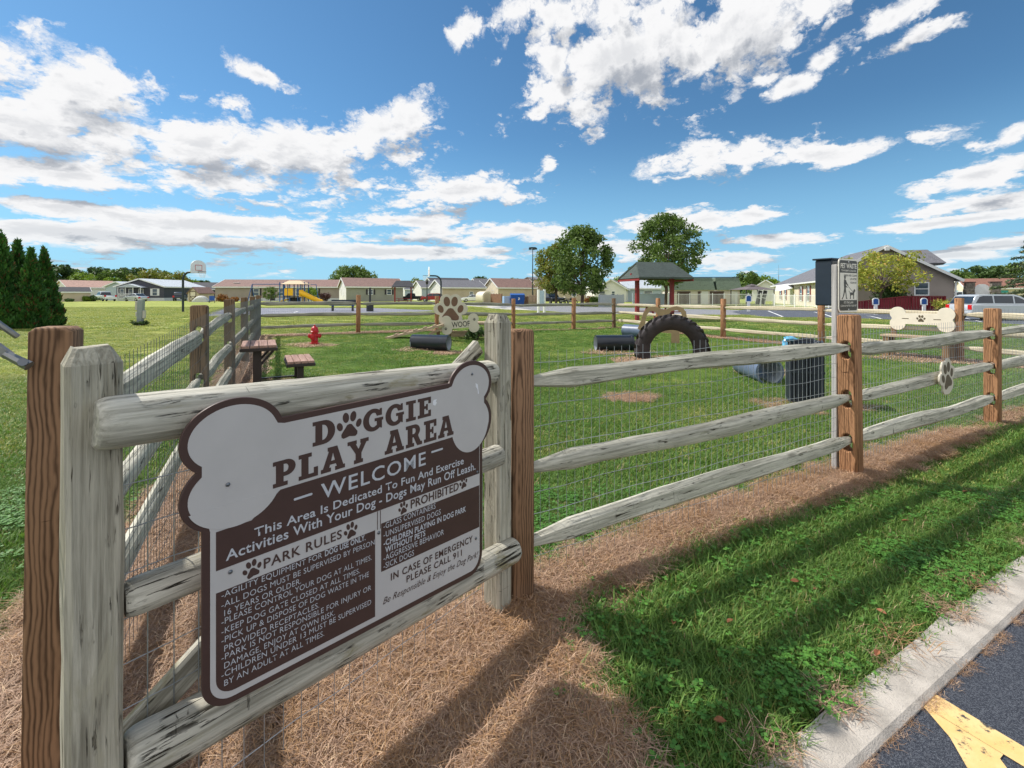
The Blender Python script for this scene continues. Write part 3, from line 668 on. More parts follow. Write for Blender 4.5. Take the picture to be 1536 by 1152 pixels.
# fallen leaves
lv = [G(1080, 1098), G(1322, 930), G(1358, 790), G(1192, 883), G(1224, 896), G(1010, 946), G(1448, 745), G(1316, 994), G(1095, 945), G(690, 845)]
lt = ['curled brown leaf fallen near the bottom edge of the grass', 'tiny brown leaf on the grass near the kerb', 'reddish leaf on grass in front of the second post', 'brown leaf lying mid lawn strip, left of a pair', 'brown leaf lying mid lawn strip, right of a pair', 'dark leaf on the shaded grass near the gate', 'small brown leaf near the far end of the grass strip', 'red leaf beside the kerb', 'dark leaf in the grass nearest the asphalt corner', 'small leaf on the lawn seen under the sign']
M_LEAFB = mat('dry_leaf', lin(142, 92, 62), .7, .25, 40)
for p, t in zip(lv, lt):
    m_ = MB(); L = .019; n = 7
    for i in range(n):
        a = -1 + 2 * i / (n - 1); wdt = .5 * (1 - a * a) + .02
        m_.v += [(a * L, -wdt * L, .004 * wdt * 2 + .002), (a * L, 0, .0), (a * L, wdt * L, .005 * wdt * 2 + .002)]
        if i: b = (i - 1) * 3; m_.f += [(b, b + 1, b + 4, b + 3), (b + 1, b + 2, b + 5, b + 4)]; m_.mi += [0, 0]
    o = m_.build('fallen_leaf', M_LEAFB); o.location = (p.x, p.y, p.z + .035); o.rotation_euler = (random.uniform(-.3, .3), random.uniform(-.3, .3), random.random() * 6)
    tag(o, t, 'leaf', 'fallen leaves on the grass')

# ------------------------------------------------------------------ fences
def rail_mesh(name, L, h=.115, wd=.075, seed=0, rnd=False, e0=True, e1=True, tl=.24):
    """split rail along +X: hewn irregular section, thinned to tongues at the ends"""
    rs = random.Random(seed); n = 8
    if rnd: sec = [(math.cos(2 * math.pi * k / 12) * .5, math.sin(2 * math.pi * k / 12) * .5) for k in range(12)]
    else: sec = [(-.5, -.30), (-.12, -.5), (.42, -.42), (.5, .02), (.30, .42), (-.06, .5), (-.44, .30)]
    sec = [(a * rs.uniform(.93, 1.05), b * rs.uniform(.93, 1.05)) for a, b in sec]; n = len(sec)
    st = sorted(set([0, tl * .5, tl, L - tl, L - tl * .5, L] + [tl + (L - 2 * tl) * k / 12 for k in range(13)]))
    m_ = MB(); wob = [(rs.uniform(-.5, .5), rs.uniform(-.5, .5)) for _ in range(4)]
    for i, x in enumerate(st):
        k = 1.
        if e0: k = min(k, .42 + .58 * min(1, (x / tl)))
        if e1: k = min(k, .42 + .58 * min(1, (L - x) / tl))
        u = x / L; oy = sum(wob[j][0] * math.sin((j + 1) * math.pi * u) / (j + 1) for j in range(4)) * .02; oz = sum(wob[j][1] * math.sin((j + 1) * math.pi * u) / (j + 1) for j in range(4)) * .022
        hs = h * (1 + .10 * math.sin(3.1 * x + seed) + rs.uniform(-.05, .05)); ws = wd * (1 + .1 * math.sin(2.3 * x + seed * 2) + rs.uniform(-.05, .05))
        kw = k if rnd else max(.55, k)
        m_.v += [(x, oy + a * ws * kw, oz + b * hs * k) for a, b in sec]
        if i:
            b = (i - 1) * n; m_.f += [(b + j, b + (j + 1) % n, b + n + (j + 1) % n, b + n + j) for j in range(n)]; m_.mi += [0] * n
    m_.f += [tuple(range(n))[::-1], tuple(len(m_.v) - n + j for j in range(n))]; m_.mi += [0, 0]
    me = m_.mesh(name)
    if rnd: me.polygons.foreach_set('use_smooth', [True] * len(me.polygons)); me.set_sharp_from_angle(angle=R(40))
    return me
def place_rail(root, a, b, m, **kw):
    a, b = Vector(a), Vector(b); d = b - a; L = d.length; q = d.to_track_quat('X', 'Z')
    return new_obj('rail', rail_mesh('rail', L, **kw), m, root, Matrix.Translation(a) @ q.to_matrix().to_4x4())
def post_mesh(w_, h, holes=(), sink=.35, bev=.008, dx=None, hw=.032):
    """square post, local Z up; mortises run through along local X"""
    loops = [[(-w_ / 2, -sink), (w_ / 2, -sink), (w_ / 2, h - .012), (w_ / 2 - .014, h), (-w_ / 2 + .014, h), (-w_ / 2, h - .012)]]
    for z in holes:
        loops.append(arc(0, z + .028, hw, .03, 0, 180, 8) + arc(0, z - .045, hw, .03, 180, 360, 8))
    me = shape_mesh('post', loops, dx or w_, bev)
    return remap(me, lambda a: np.stack([a[:, 2], a[:, 0], a[:, 1]], 1))
def wire_panel(root, x0, x1, z0, z1, y, r=.0014, sx=.051, sz=.102, name='wire_mesh', wav=.006, zoff=lambda x: 0.):
    m_ = MB(); n = int((x1 - x0) / sx); rs = random.Random(int(x0 * 100) + 5)
    for i in range(n + 1):
        x = x0 + (x1 - x0) * i / n; j = rs.uniform(-wav, wav) * .5
        m_.tube([(x, y, z0 + zoff(x)), (x + j, y, z1 + zoff(x))], r, 4, cap=False)
    z = z0
    while z <= z1 + .001:
        pts = [(x0 + (x1 - x0) * k / 12, y + r * 2, z + zoff(x0 + (x1 - x0) * k / 12) + (wav * math.sin(k * 1.7 + z * 9) if 0 < k < 12 else 0)) for k in range(13)]
        m_.tube(pts, r * 1.1, 4, cap=False); z += sz
    return m_.build(name, M_WIRE if r > .00105 else M_WIRED, root)
def fence(name, label, A, D, ts, posts, rails_z, wside, railm, ptop=1.22, seed=0, wire=(.03, 1.1), hook=None, wr=.0014, group=None):
    rot = math.atan2(D[1], D[0]); z0 = 0.
    root = thing(name, label, 'fence', (A[0], A[1], 0), rot, group)
    gx = lambda t: GZ(A[0] + D[0] * t, A[1] + D[1] * t)
    for i, t in enumerate(ts):
        if posts[i] is None: continue
        pm, holes, pw, ph = posts[i]
        new_obj('post', post_mesh(pw, ph, rails_z if holes else ()), pm, root, Matrix.Translation((t, 0, gx(t))) @ Matrix.Rotation(R(random.uniform(-.8, .8)), 4, 'X') @ Matrix.Rotation(R(random.uniform(-.7, .7)), 4, 'Y'))
    for i in range(len(ts) - 1):
        for j, z in enumerate(rails_z):
            h0 = ts[i] + (.02 if posts[i] and posts[i][1] else .045); h1 = ts[i + 1] - (.02 if posts[i + 1] and posts[i + 1][1] else -.01)
            dz0, dz1 = random.uniform(-.02, .02), random.uniform(-.02, .02)
            place_rail(root, (h0 - .0, random.uniform(-.006, .006), z + gx(ts[i]) + dz0), (h1, random.uniform(-.006, .006), z + gx(ts[i + 1]) + dz1), railm, h=random.uniform(.095, .125), wd=random.uniform(.065, .085), seed=seed + i * 7 + j, rnd=(j == 1 and (seed + i) % 2 == 0))
        if wire:
            a0, a1 = ts[i], ts[i + 1]; g0, g1 = gx(a0), gx(a1)
            wire_panel(root, a0 + .06, a1 - .0, wire[0], wire[1], wside, zoff=lambda x: g0 + (g1 - g0) * (x - a0) / (a1 - a0), r=wr)
    return root
PB, PO, PGY = M_POSTB, M_POSTO, M_POSTG
front = fence('split_rail_fence', 'three rail split wood fence with grey rails running along the kerb right of the gate', FA, FD, [0, 2.884, 5.81, 8.7, 11.6],
              [(PB, False, .105, 1.216), (PO, True, .115, 1.22), (PO, True, .115, 1.225), (PO, True, .115, 1.22), (PO, True, .115, 1.22)], [.965, .60, .275], .075, M_RAIL, seed=2)
left = fence('split_rail_fence', 'split wood fence running back from the gate on the left, with brown slotted posts', LA, LD, [0, 2.66, 5.15, 8.05, 10.95, 13.85],
             [(PB, False, .09, 1.273), (PGY, True, .115, 1.19), (PGY, True, .115, 1.19), (PGY, True, .115, 1.2), (PGY, True, .115, 1.2), (PGY, False, .13, 1.23)], [.965, .60, .275], -.075, M_RAIL, seed=40, wire=(.03, 1.14), wr=.0010)
back = fence('split_rail_fence', 'split wood fence across the back of the dog park, its rails coloured dark for shade', BA, BD, [0.1, 2.98, 5.59, 8.54, 11.2, 13.2],
             [None, (PO, False, .13, 1.24), (PO, False, .12, 1.22), (PO, False, .12, 1.22), (PO, False, .13, 1.24), (PGY, False, .12, 1.22)], [.97, .62, .28], .075, M_RAILD, seed=70, wr=.0009)
right = fence('split_rail_fence', 'split wood fence along the far right side, its rails pale and sunlit', RA, RD, [0, 2.44, 5.24, 8.18, 10.88, 13.3],
              [None, (PO, False, .12, 1.24), (PO, False, .12, 1.24), (PO, False, .12, 1.24), (PO, False, .12, 1.30), None], [.97, .62, .28], -.075, M_RAILC, seed=90, wr=.0009)

# ------------------------------------------------------------------ gate
gdir = np.array([.639, .769]); gdir /= np.linalg.norm(gdir); GROT = math.atan2(gdir[1], gdir[0]); P0 = (-.68002, .99668)
gate = thing('wooden_gate', 'weathered white timber gate of round rails between two brown posts', 'gate', (P0[0], P0[1], 0), GROT)
def gpost(u0, top, hs):
    me = MB(); wv = .09; zs = [hs] + [hs + (top - .035 - hs) * k / 10 for k in range(1, 11)]
    rs = random.Random(int(top * 1000))
    for i, z in enumerate(zs):
        j = lambda: rs.uniform(-.0022, .0022)
        c = .010
        sec = [(-.045 + c, -.045), (.045 - c, -.045), (.045, -.045 + c), (.045, .045 - c), (.045 - c, .045), (-.045 + c, .045), (-.045, .045 - c), (-.045, -.045 + c)]
        me.v += [(x + j(), y + j(), z) for x, y in sec]
        if i: b = (i - 1) * 8; me.f += [(b + k, b + (k + 1) % 8, b + 8 + (k + 1) % 8, b + 8 + k) for k in range(8)]; me.mi += [0] * 8
    b = len(me.v) - 8
    me.v += [(x * .66 + rs.uniform(-.003, .003), y * .66 + rs.uniform(-.003, .003), top + rs.uniform(-.005, .003)) for x, y in sec]
    me.f += [(b + k, b + (k + 1) % 8, b + 8 + (k + 1) % 8, b + 8 + k) for k in range(8)] + [tuple(b + 8 + k for k in range(8)), tuple(range(8))[::-1]]; me.mi += [0] * 10
    return me.build('stile', M_POSTW, gate, Matrix.Translation((u0 + .045, .13, 0)))
gpost(-.205, 1.262, .0); gpost(1.08, 1.286, -.02)
def log(a, b, r0, r1, seed, m):
    a, b = Vector(a), Vector(b); d = b - a; L = d.length; rs = random.Random(seed); n = 16; me = MB(); N = 22
    st = [0, .006, .016] + [.03 + (L - .06) * k / N for k in range(N + 1)] + [L - .014, L - .005, L]
    for i, x in enumerate(st):
        e = min(x, L - x); k = .80 if e <= .0001 else (.92 if e < .0065 else (.98 if e < .017 else 1.))
        r = (r0 + (r1 - r0) * x / L) * k
        me.v += [(x, r * math.cos(2 * math.pi * j / n) * (1 + .03 * math.sin(3 * j + x * 6 + seed) + rs.uniform(-.012, .012)), r * math.sin(2 * math.pi * j / n) * (1 + .03 * math.cos(2 * j + x * 5) + rs.uniform(-.012, .012))) for j in range(n)]
        if i: q = (i - 1) * n; me.f += [(q + j, q + (j + 1) % n, q + n + (j + 1) % n, q + n + j) for j in range(n)]; me.mi += [0] * n
    me.f += [tuple(range(n))[::-1], tuple(len(me.v) - n + j for j in range(n))]; me.mi += [0, 0]
    return me.build('rail', m, gate, Matrix.Translation(a) @ d.to_track_quat('X', 'Z').to_matrix().to_4x4(), smooth=True)
log((-.165, .072, 1.108), (1.085, .125, 1.046), .055, .050, 3, M_RAILP)
log((-.108, .13, .700), (1.065, .066, .718), .041, .043, 8, M_RAILP)
log((-.108, .13, .345), (1.165, .070, .290), .060, .050, 13, M_RAILP)
br = MB(); Lb = 1.44; br.box(0, Lb, -.016, .016, -.036, .036)
a_, b_ = Vector((-.11, .195, .335)), Vector((1.09, .195, 1.16))
br.build('brace', M_RAILP, gate, Matrix.Translation(a_) @ (b_ - a_).to_track_quat('X', 'Z').to_matrix().to_4x4(), bevel=.008)
wire_panel(gate, -.11, 1.08, .02, 1.06, .176, r=.0013, wav=.004)
# tie rod hooked on the left post
ld = thing('latch_rod', 'steel latch rods bolted to the top of the left brown post', 'latch', tuple(at(30, 1.19).xy) + (0,))
lx, ly = ld.location.x, ld.location.y
def lp(px, py, d): return (X(px, d) - lx, d - ly, Z(py, d))
m_ = MB(); m_.tube([lp(-120, 395, 1.10), lp(0, 487, 1.16), lp(26, 505, 1.19)], .0075, 8); m_.build('rod', M_STEEL, ld, smooth=True)
m_ = MB(); m_.bar(lp(-120, 440, 1.10), lp(14, 534, 1.155), .012, .02); m_.tube([lp(8, 531, 1.15), lp(44, 549, 1.162)], [.010, .013], 8); m_.build('rod', M_STEEL, ld, smooth=True)
m_ = MB(); m_.tube([lp(34, 543, 1.14), lp(36, 545, 1.2)], .010, 8); m_.build('bolt', M_SCREW, ld, smooth=True)

# ------------------------------------------------------------------ the rules sign
sign = thing('park_sign', 'large brown and silver bone shaped rules sign on the gate rails', 'sign', (P0[0], P0[1], 0), GROT)
def warp(u, v): return v - np.maximum(0, .97 - v) * .19 * u
def onsign(me, off):
    """drawing (u, v, thickness) -> sign's own frame, off metres in front of the board's face"""
    def fn(a):
        u, v = a[:, 0], a[:, 1]; return np.stack([u, -a[:, 2] - off, warp(u, v)], 1)
    return remap(me, fn)
RX, RY, CU, CL = .108, .088, 1.0445, .9205
def circ_path(i):
    """board outline, drawn in by i"""
    qa = math.degrees(math.asin((CU - CL) / 2 / RY)); o = []
    o += arc(.066, CU, RX, RY, 15, 180 + qa, 34) + arc(.066, CL, RX, RY, 180 - qa, 232, 16)
    o += [(.0, .8445)] + arc(.062, .506, .062, .062, 180, 270, 10) + arc(.826, .506, .062, .062, 270, 360, 10) + [(.8885, .843)]
    o += arc(.830, CL, RX, RY, -57, qa, 16) + arc(.830, CU, RX, RY, -qa, 165, 34)
    o = dense(o, .006)
    if i:
        P = np.array(o); t = np.roll(P, -1, 0) - np.roll(P, 1, 0); t /= np.linalg.norm(t, axis=1)[:, None] + 1e-12
        o = [tuple(p) for p in P + np.stack([-t[:, 1], t[:, 0]], 1) * i]
    return o
def dense(loop, step=.02):
    out = []
    for p, q in zip(loop, loop[1:] + loop[:1]):
        n = max(1, int(math.hypot(q[0] - p[0], q[1] - p[1]) / step))
        out += [(p[0] + (q[0] - p[0]) * k / n, p[1] + (q[1] - p[1]) * k / n) for k in range(n)]
    return out
def layer(name, loops, off, th, m, bev=0.): return new_obj(name, onsign(shape_mesh(name, [dense(l) for l in loops], th, bev), off), m, sign)
layer('board', [circ_path(0)], 0., .008, M_SBROWN, .0012)
layer('face', [circ_path(.0155)], .0045, .001, M_SGREY)
# brown panels on the silver face
layer('panel', [[(.0265, .8415), (.0265, .755), (.8705, .7535), (.8705, .845), (.872, .8925), (.7266, .8925), (.1661, .8925), (.1, .842)]], .0053, .0006, M_SBROWN)
def lobe_patch(cx, cy, rx, ry): a = math.degrees(math.asin((.8955 - cy) / ry)); layer('face', [arc(cx, cy, rx, ry, 180 - a, 360 + a, 30)], .0058, .0004, M_SGREY)
lobe_patch(.068, .9215, .0985, .0805); lobe_patch(.826, .9205, .0925, .0900)
layer('panel', [[(.0265, .7055), (.0265, .512)] + arc(.0655, .512, .039, .039, 180, 270, 8) + [(.4335, .473), (.4335, .7055)]], .0053, .0006, M_SBROWN)
layer('panel', [[(.454, .7165), (.8705, .7165), (.8705, .5855), (.454, .5855)]], .0053, .0006, M_SBROWN)
layer('trim', [[(.4405, .7535), (.4405, .7045), (.4425, .7045), (.4425, .7535)]], .0053, .0006, M_SBROWN)
layer('trim', [[(.4505, .7535), (.4505, .7045), (.4525, .7045), (.4525, .7535)]], .0053, .0006, M_SBROWN)
def line(body, u0, u1, v, cap, m=M_STEXT, bold=.012, shear=0., off=.0064, sp=1.04):
    me = text_mesh(body, bold, shear, sp)
    def fn(a):
        x = a[:, 0]; k = (u1 - u0) / (x.max() - x.min()); return np.stack([u0 + (x - x.min()) * k, v + a[:, 1] * cap / .727, a[:, 2]], 1)
    return new_obj('lettering', onsign(remap(me, fn), off), m, sign)
EL, IN = arc, None
GLY = {
 'D': (.86, [[(0, 0), (.42, 0)] + arc(.42, .5, .44, .5, -90, 90, 14)[1:] + [(0, 1), (0, .84), (.1, .84), (.1, .16), (0, .16)], [(.36, .18)] + arc(.38, .5, .2, .32, -90, 90, 10) + [(.36, .82)]]),
 'G': (.92, [arc(.46, .5, .46, .52, 52, 312, 26) + [(.80, .06), (.86, .06), (.86, .42), (.92, .42), (.92, .56), (.52, .56), (.52, .42), (.62, .42), (.62, .24)] + arc(.47, .5, .21, .33, 300, 62, 18) + [(.62, .66), (.86, .66), (.86, .98), (.76, .98), (.745, .90)]]),
 'I': (.52, [[(0, 0), (.52, 0), (.52, .16), (.39, .16), (.39, .84), (.52, .84), (.52, 1), (0, 1), (0, .84), (.13, .84), (.13, .16), (0, .16)]]),
 'E': (.74, [[(0, 0), (.74, 0), (.74, .33), (.59, .33), (.59, .16), (.36, .16), (.36, .43), (.46, .43), (.46, .34), (.56, .34), (.56, .66), (.46, .66), (.46, .57), (.36, .57), (.36, .84), (.59, .84), (.59, .67), (.74, .67), (.74, 1), (0, 1), (0, .84), (.1, .84), (.1, .16), (0, .16)]]),
 'P': (.78, [[(0, 0), (.5, 0), (.5, .16), (.36, .16), (.36, .37)] + arc(.46, .685, .32, .315, -90, 90, 12) + [(0, 1), (0, .84), (.1, .84), (.1, .16), (0, .16)], [(.36, .53)] + arc(.42, .685, .11, .155, -90, 90, 8) + [(.36, .84)]]),
 'L': (.72, [[(0, 0), (.72, 0), (.72, .38), (.56, .38), (.56, .16), (.36, .16), (.36, .84), (.48, .84), (.48, 1), (0, 1), (0, .84), (.1, .84), (.1, .16), (0, .16)]]),
 'A': (.98, [[(0, 0), (.40, 0), (.40, .16), (.33, .16), (.365, .28), (.60, .28), (.64, .16), (.57, .16), (.57, 0), (.98, 0), (.98, .16), (.91, .16), (.66, 1), (.27, 1), (.27, .84), (.32, .84), (.08, .16), (0, .16)], [(.405, .43), (.56, .43), (.485, .76)]]),
 'Y': (.94, [[(.28, 0), (.68, 0), (.68, .16), (.61, .16), (.61, .42), (.84, .84), (.94, .84), (.94, 1), (.56, 1), (.56, .84), (.6, .84), (.48, .6), (.36, .84), (.4, .84), (.4, 1), (0, 1), (0, .84), (.1, .84), (.35, .42), (.35, .16), (.28, .16)]]),
 'R': (.90, [[(0, 0), (.45, 0), (.45, .16), (.36, .16), (.36, .42), (.42, .42), (.60, .04), (.64, 0), (.90, 0), (.90, .16), (.82, .16), (.68, .44)] + arc(.47, .71, .31, .29, -45, 90, 12) + [(0, 1), (0, .84), (.1, .84), (.1, .16), (0, .16)], [(.36, .57)] + arc(.43, .705, .11, .135, -90, 90, 8) + [(.36, .84)]])}
def slab(wordspec, u0, u1, v, cap, gap=.11):
    wt = sum((.95 if ch == '*' else .55 if ch == ' ' else GLY[ch][0]) + gap for ch in wordspec) - gap; k = (u1 - u0) / wt; x = 0.
    for ch in wordspec:
        if ch == ' ': x += .55 + gap; continue
        if ch == '*':
            layer('paw_print', paw_loops(.072, u0 + (x + .475) * k, v + cap * .52), .0055, .0006, M_SBROWN); x += .95 + gap; continue
        wd, loops = GLY[ch]; layer('lettering', [[(u0 + (x + a) * k, v + b * cap) for a, b in l] for l in loops], .0055, .0006, M_SBROWN); x += wd + gap
slab('D*GGIE', .247, .643, .9745, .0630); slab('PLAY AREA', .1480, .743, .9000, .0615)
def dash(u0, u1, v): layer('dash', [rrect(u0, u1, v - .0028, v + .0028, .0027, 3)], .0062, .0005, M_STEXT)
dash(.198, .246, .8585); dash(.644, .694, .8675)
line('WELCOME', .269, .6205, .8375, .0395, bold=.010, sp=1.12)
line('This Area Is Dedicated To Fun And Exercise', .1055, .7906, .8010, .0215, bold=.014)
line('Activities With Your Dog - Dogs May Run Off Leash.', .0456, .8494, .7705, .0240, bold=.014)
line('PARK RULES', .1267, .3285, .7200, .0235, M_SBROWN, bold=.014, sp=1.1)
line('PROHIBITED', .5610, .7670, .7270, .0250, M_SBROWN, bold=.016)
def pawp(u, v, s, rot): layer('paw_print', paw_loops(s, u, v, rot), .0055, .0006, M_SBROWN)
pawp(.1015, .7290, .040, 10); pawp(.3560, .7300, .040, 10); pawp(.5330, .7360, .034, 10); pawp(.7906, .7430, .036, 10)
CP = .0165
ru = [('-AGILITY EQUIPMENT FOR ', .037, .272, .6905), ('-ALL DOGS MUST BE SUPERVISED BY PERSON', .037, .431, .6685), ('16 YEARS OR OLDER.', .0425, .2164, .6485), ('-PLEASE CONTROL YOUR DOG AT ALL TIMES.', .037, .4211, .6310), ('-KEEP DOG GATE CLOSED AT ALL TIMES.', .037, .3833, .6095),
      ('-PICK UP & DISPOSE OF DOG WASTE IN THE', .037, .4123, .5895), ('PROVIDED RECEPTACLES.', .0425, .2641, .5690), ('-PARK IS NOT RESPONSIBLE FOR INJURY OR', .037, .4197, .5510), ('DAMAGE, ENJOY AT OWN RISK.', .0425, .3084, .5310), ('-CHILDREN UNDER 13 MUST BE SUPERVISED', .037, .4197, .5125), ('BY AN ADULT AT ALL TIMES.', .0425, .2777, .4920)]
for t, a, b, v in ru: line(t, a, b, v, CP * .86, bold=-.004)
line('DOG USE ONLY.', .280, .4013, .6905, CP * .93, bold=.02)
for t, a, b, v, bo in (('-GLASS CONTAINERS', .4616, .6616, .6995, .0), ('-UNSUPERVISED DOGS', .4616, .6841, .6760, .0), ('-CHILDREN PLAYING IN DOG PARK', .4616, .8016, .6530, .022), ('WITHOUT PETS', .4671, .6189, .6330, .022), ('-AGGRESSIVE BEHAVIOR', .4616, .6981, .6125, .0), ('-SICK DOGS', .4616, .5737, .5910, .0)):
    line(t, a, b, v, .0165, bold=bo)
line('IN CASE OF EMERGENCY', .4877, .8355, .5500, .020, M_SBROWN, bold=.016, sp=1.12); line('PLEASE CALL 911', .545, .7818, .5235, .019, M_SBROWN, bold=.014, sp=1.12)
line('Be Responsible & Enjoy the Dog Park!', .460, .8646, .4950, .0185, M_SBROWN, bold=-.004, shear=.42)
for u, v in ((.0500, .9400), (.055, .742), (.833, 1.085), (.852, .555), (.4455, .695), (.8600, .7600)):
    m_ = MB(); m_.lathe([(0, .0028), (.0028, .0026), (.0045, .0012), (.0048, 0)], 12); me = m_.mesh('screw', True); me = remap(me, lambda a: np.stack([a[:, 0] + u, a[:, 1] + v, a[:, 2]], 1)); new_obj('screw', onsign(me, .006), M_SCREW, sign)
for pts in ([(.652, 1.008), (.661, 1.004), (.668, 1.012), (.664, 1.018), (.668, 1.024), (.655, 1.024), (.651, 1.016)], [(.851, 1.050), (.862, 1.044), (.866, 1.020), (.868, 1.008), (.863, 1.010), (.861, 1.026), (.853, 1.036)]):
    layer('scuff', [pts], .0056, .0006, M_SCUFF)

# ------------------------------------------------------------------ pet waste station
pw = thing('pet_waste_station', 'pet waste notice and black bag box on a slim grey post', 'sign', (2.472, 3.482, 0), math.atan2(FD[1], FD[0]))
m_ = MB(); m_.box(-.019, .019, -.019, .019, -.3, 1.60); m_.build('post', M_GPOST, pw, bevel=.004)
m_ = MB(); m_.box(.0, .28, .0, .125, 1.285, 1.640); m_.build('bag_box', M_NAVY, pw, Matrix.Translation((.0, .022, 0)), bevel=.008)
m_ = MB(); m_.box(-.012, .29, -.004, .14, 1.641, 1.654); m_.build('lid', M_NAVY, pw, Matrix.Translation((.0, .022, 0)), bevel=.004)
def pws(name, loops, off, th, m, z=0.):
    me = shape_mesh(name, loops, th); return new_obj(name, remap(me, lambda a: np.stack([a[:, 0], -a[:, 2] - off, a[:, 1]], 1)), m, pw)
SY = .026; u0, u1, v0, v1 = -.012, .278, 1.236, 1.646
pws('sign_plate', [rrect(u0, u1, v0, v1, .03)], SY, .004, M_PWC); 
pws('panel', [rrect(u0 + .012, u1 - .012, v0 + .012, v1 - .012, .022)], SY + .0026, .0008, M_PWB)
pws('panel', [[(u0 + .02, v0 + .092), (u1 - .02, v0 + .092), (u1 - .02, v1 - .108), (u0 + .02, v1 - .108)]], SY + .0034, .0006, M_PWC)
def ptx(t, a, b, v, cap, m, bold=.02):
    me = text_mesh(t, bold)
    def fn(q): x = q[:, 0]; return np.stack([a + (x - x.min()) * (b - a) / (x.max() - x.min()), q[:, 2] - SY - .0042, v + q[:, 1] * cap / .727], 1)
    new_obj('lettering', remap(me, fn), m, pw)
ptx('PET WASTE', u0 + .026, u1 - .026, v1 - .072, .038, M_PWC, .03); ptx('TRANSMITS DISEASE', u0 + .034, u1 - .034, v1 - .097, .014, M_PWC, .01)
ptx('LEASH AND CLEAN', u0 + .075, u1 - .026, v1 - .135, .016, M_PWB, .02); ptx('UP AFTER', u0 + .168, u1 - .026, v1 - .163, .016, M_PWB, .02); ptx('YOUR PET', u0 + .168, u1 - .026, v1 - .191, .016, M_PWB, .02)
ptx("IT'S THE LAW", u0 + .075, u1 - .075, v0 + .066, .016, M_PWC, .02); ptx('CLEAN UP AFTER YOUR PET', u0 + .024, u1 - .024, v0 + .042, .014, M_PWC, .015)
def fig(pts): pws('pictogram', [[(u0 + x, v0 + y) for x, y in pts]], SY + .004, .0006, M_PWB)
pws('pictogram', [arc(u0 + .090, v0 + .268, .012, .016, 0, 350, 16)], SY + .004, .0006, M_PWB)
fig([(.076, .250), (.088, .253), (.104, .247), (.118, .226), (.140, .206), (.136, .199), (.112, .212), (.106, .219), (.104, .206), (.126, .192), (.122, .186), (.103, .195), (.104, .172), (.112, .140), (.116, .112), (.128, .101), (.107, .101), (.100, .136), (.092, .160), (.080, .132), (.062, .108), (.056, .098), (.040, .100), (.058, .116), (.070, .146), (.078, .184), (.074, .222)])
fig([(.160, .148), (.172, .152), (.205, .150), (.214, .158), (.222, .172), (.234, .178), (.244, .171), (.246, .160), (.236, .155), (.228, .146), (.226, .128), (.224, .110), (.226, .101), (.214, .101), (.214, .124), (.206, .132), (.184, .130), (.176, .118), (.176, .101), (.163, .101), (.168, .120), (.166, .136), (.156, .160), (.150, .166), (.150, .158)])
fig([(.138, .200), (.214, .156), (.212, .153), (.137, .197)])
for zz in (v0 + .02, v1 - .022): pws('bolt', [arc(u0 + .145, zz, .006, .006, 0, 350, 10)], SY + .0045, .002, M_WHITE)

# ------------------------------------------------------------------ paw on the fence
t_ = 4.43; c_ = FA + FD * t_ + FN * .058
pf = thing('paw_plaque', 'cream and brown paw plaque fixed to the middle rail of the front fence', 'plaque', (c_[0], c_[1], .635), math.atan2(FD[1], FD[0]))
TL = Matrix.Rotation(R(-14), 4, 'Y')
def stand(me, off=0.): return remap(me, lambda a: np.stack([a[:, 0], -a[:, 2] - off, a[:, 1]], 1))
new_obj('board', stand(shape_mesh('board', [paw_outline(.26)], .016, .002)), M_CREAM, pf, TL)
new_obj('pads', stand(shape_mesh('pads', paw_loops(.235), .002), .009), M_PAWK, pf, TL)

# ------------------------------------------------------------------ things in the dog park
def pipe(name, label, cat, p, ang, L, r, m, notch=False, lip=True, group=None):
    """open length of drain pipe lying on the grass; ang = heading of its axis"""
    root = thing(name, label, cat, (p.x, p.y, p.z), ang, group)
    prof = [(r * .90, -L / 2), (r, -L / 2), (r, -L / 2 + .03)] + [(r, -L / 2 + L * k / 8) for k in range(1, 8)] + [(r, L / 2 - .06), (r * 1.04 if lip else r, L / 2 - .058), (r * 1.04 if lip else r, L / 2), (r * .90, L / 2)]
    n = 36; mb = MB(); T = Matrix.Translation((0, 0, r * .96)) @ Matrix.Rotation(R(90), 4, 'Y')
    mb.lathe(prof, n, 0, T)
    if notch:
        keep = [(f, mi) for f, mi in zip(mb.f, mb.mi) if not (all(mb.v[i][0] < -L / 2 + .06 for i in f) and all(-.10 < mb.v[i][2] - r < .04 for i in f) and all(mb.v[i][1] < 0 for i in f))]
        mb.f = [k[0] for k in keep]; mb.mi = [k[1] for k in keep]
    mb.build('shell', m, root, smooth=True)
    ib = MB(); ib.lathe([(r * .90, -L / 2 + .001), (r * .9, 0), (r * .90, L / 2 - .001)], n, 0, T); ib.build('lining', M_PIPEI, root, smooth=True)
    return root
def pg(px0, px1, py): g = G((px0 + px1) / 2, py); return g
pipe('tunnel_pipe', 'black drain pipe tunnel with a notched end in front of the dog ramp', 'pipe', pg(618, 674, 525), R(-12), .92, .185, M_PIPE, True)
pipe('tunnel_pipe', 'black drain pipe lying left of the half buried tyre', 'pipe', pg(894, 952, 527) + Vector((0, .15, 0)), R(4), .92, .195, M_PIPE)
g_ = pg(946, 966, 507); pipe('tunnel_pipe', 'blue grey drain pipe lying behind the tyre with its open end showing', 'pipe', g_ + Vector((.0, .3, 0)), R(-48), .75, .205, M_PIPEB)
pipe('tunnel_pipe', 'faded blue grey pipe lying in the grass between tyre and bin', 'pipe', G(1155, 577) + Vector((.04, .47, 0)), R(-95), .95, .20, M_PIPEB)
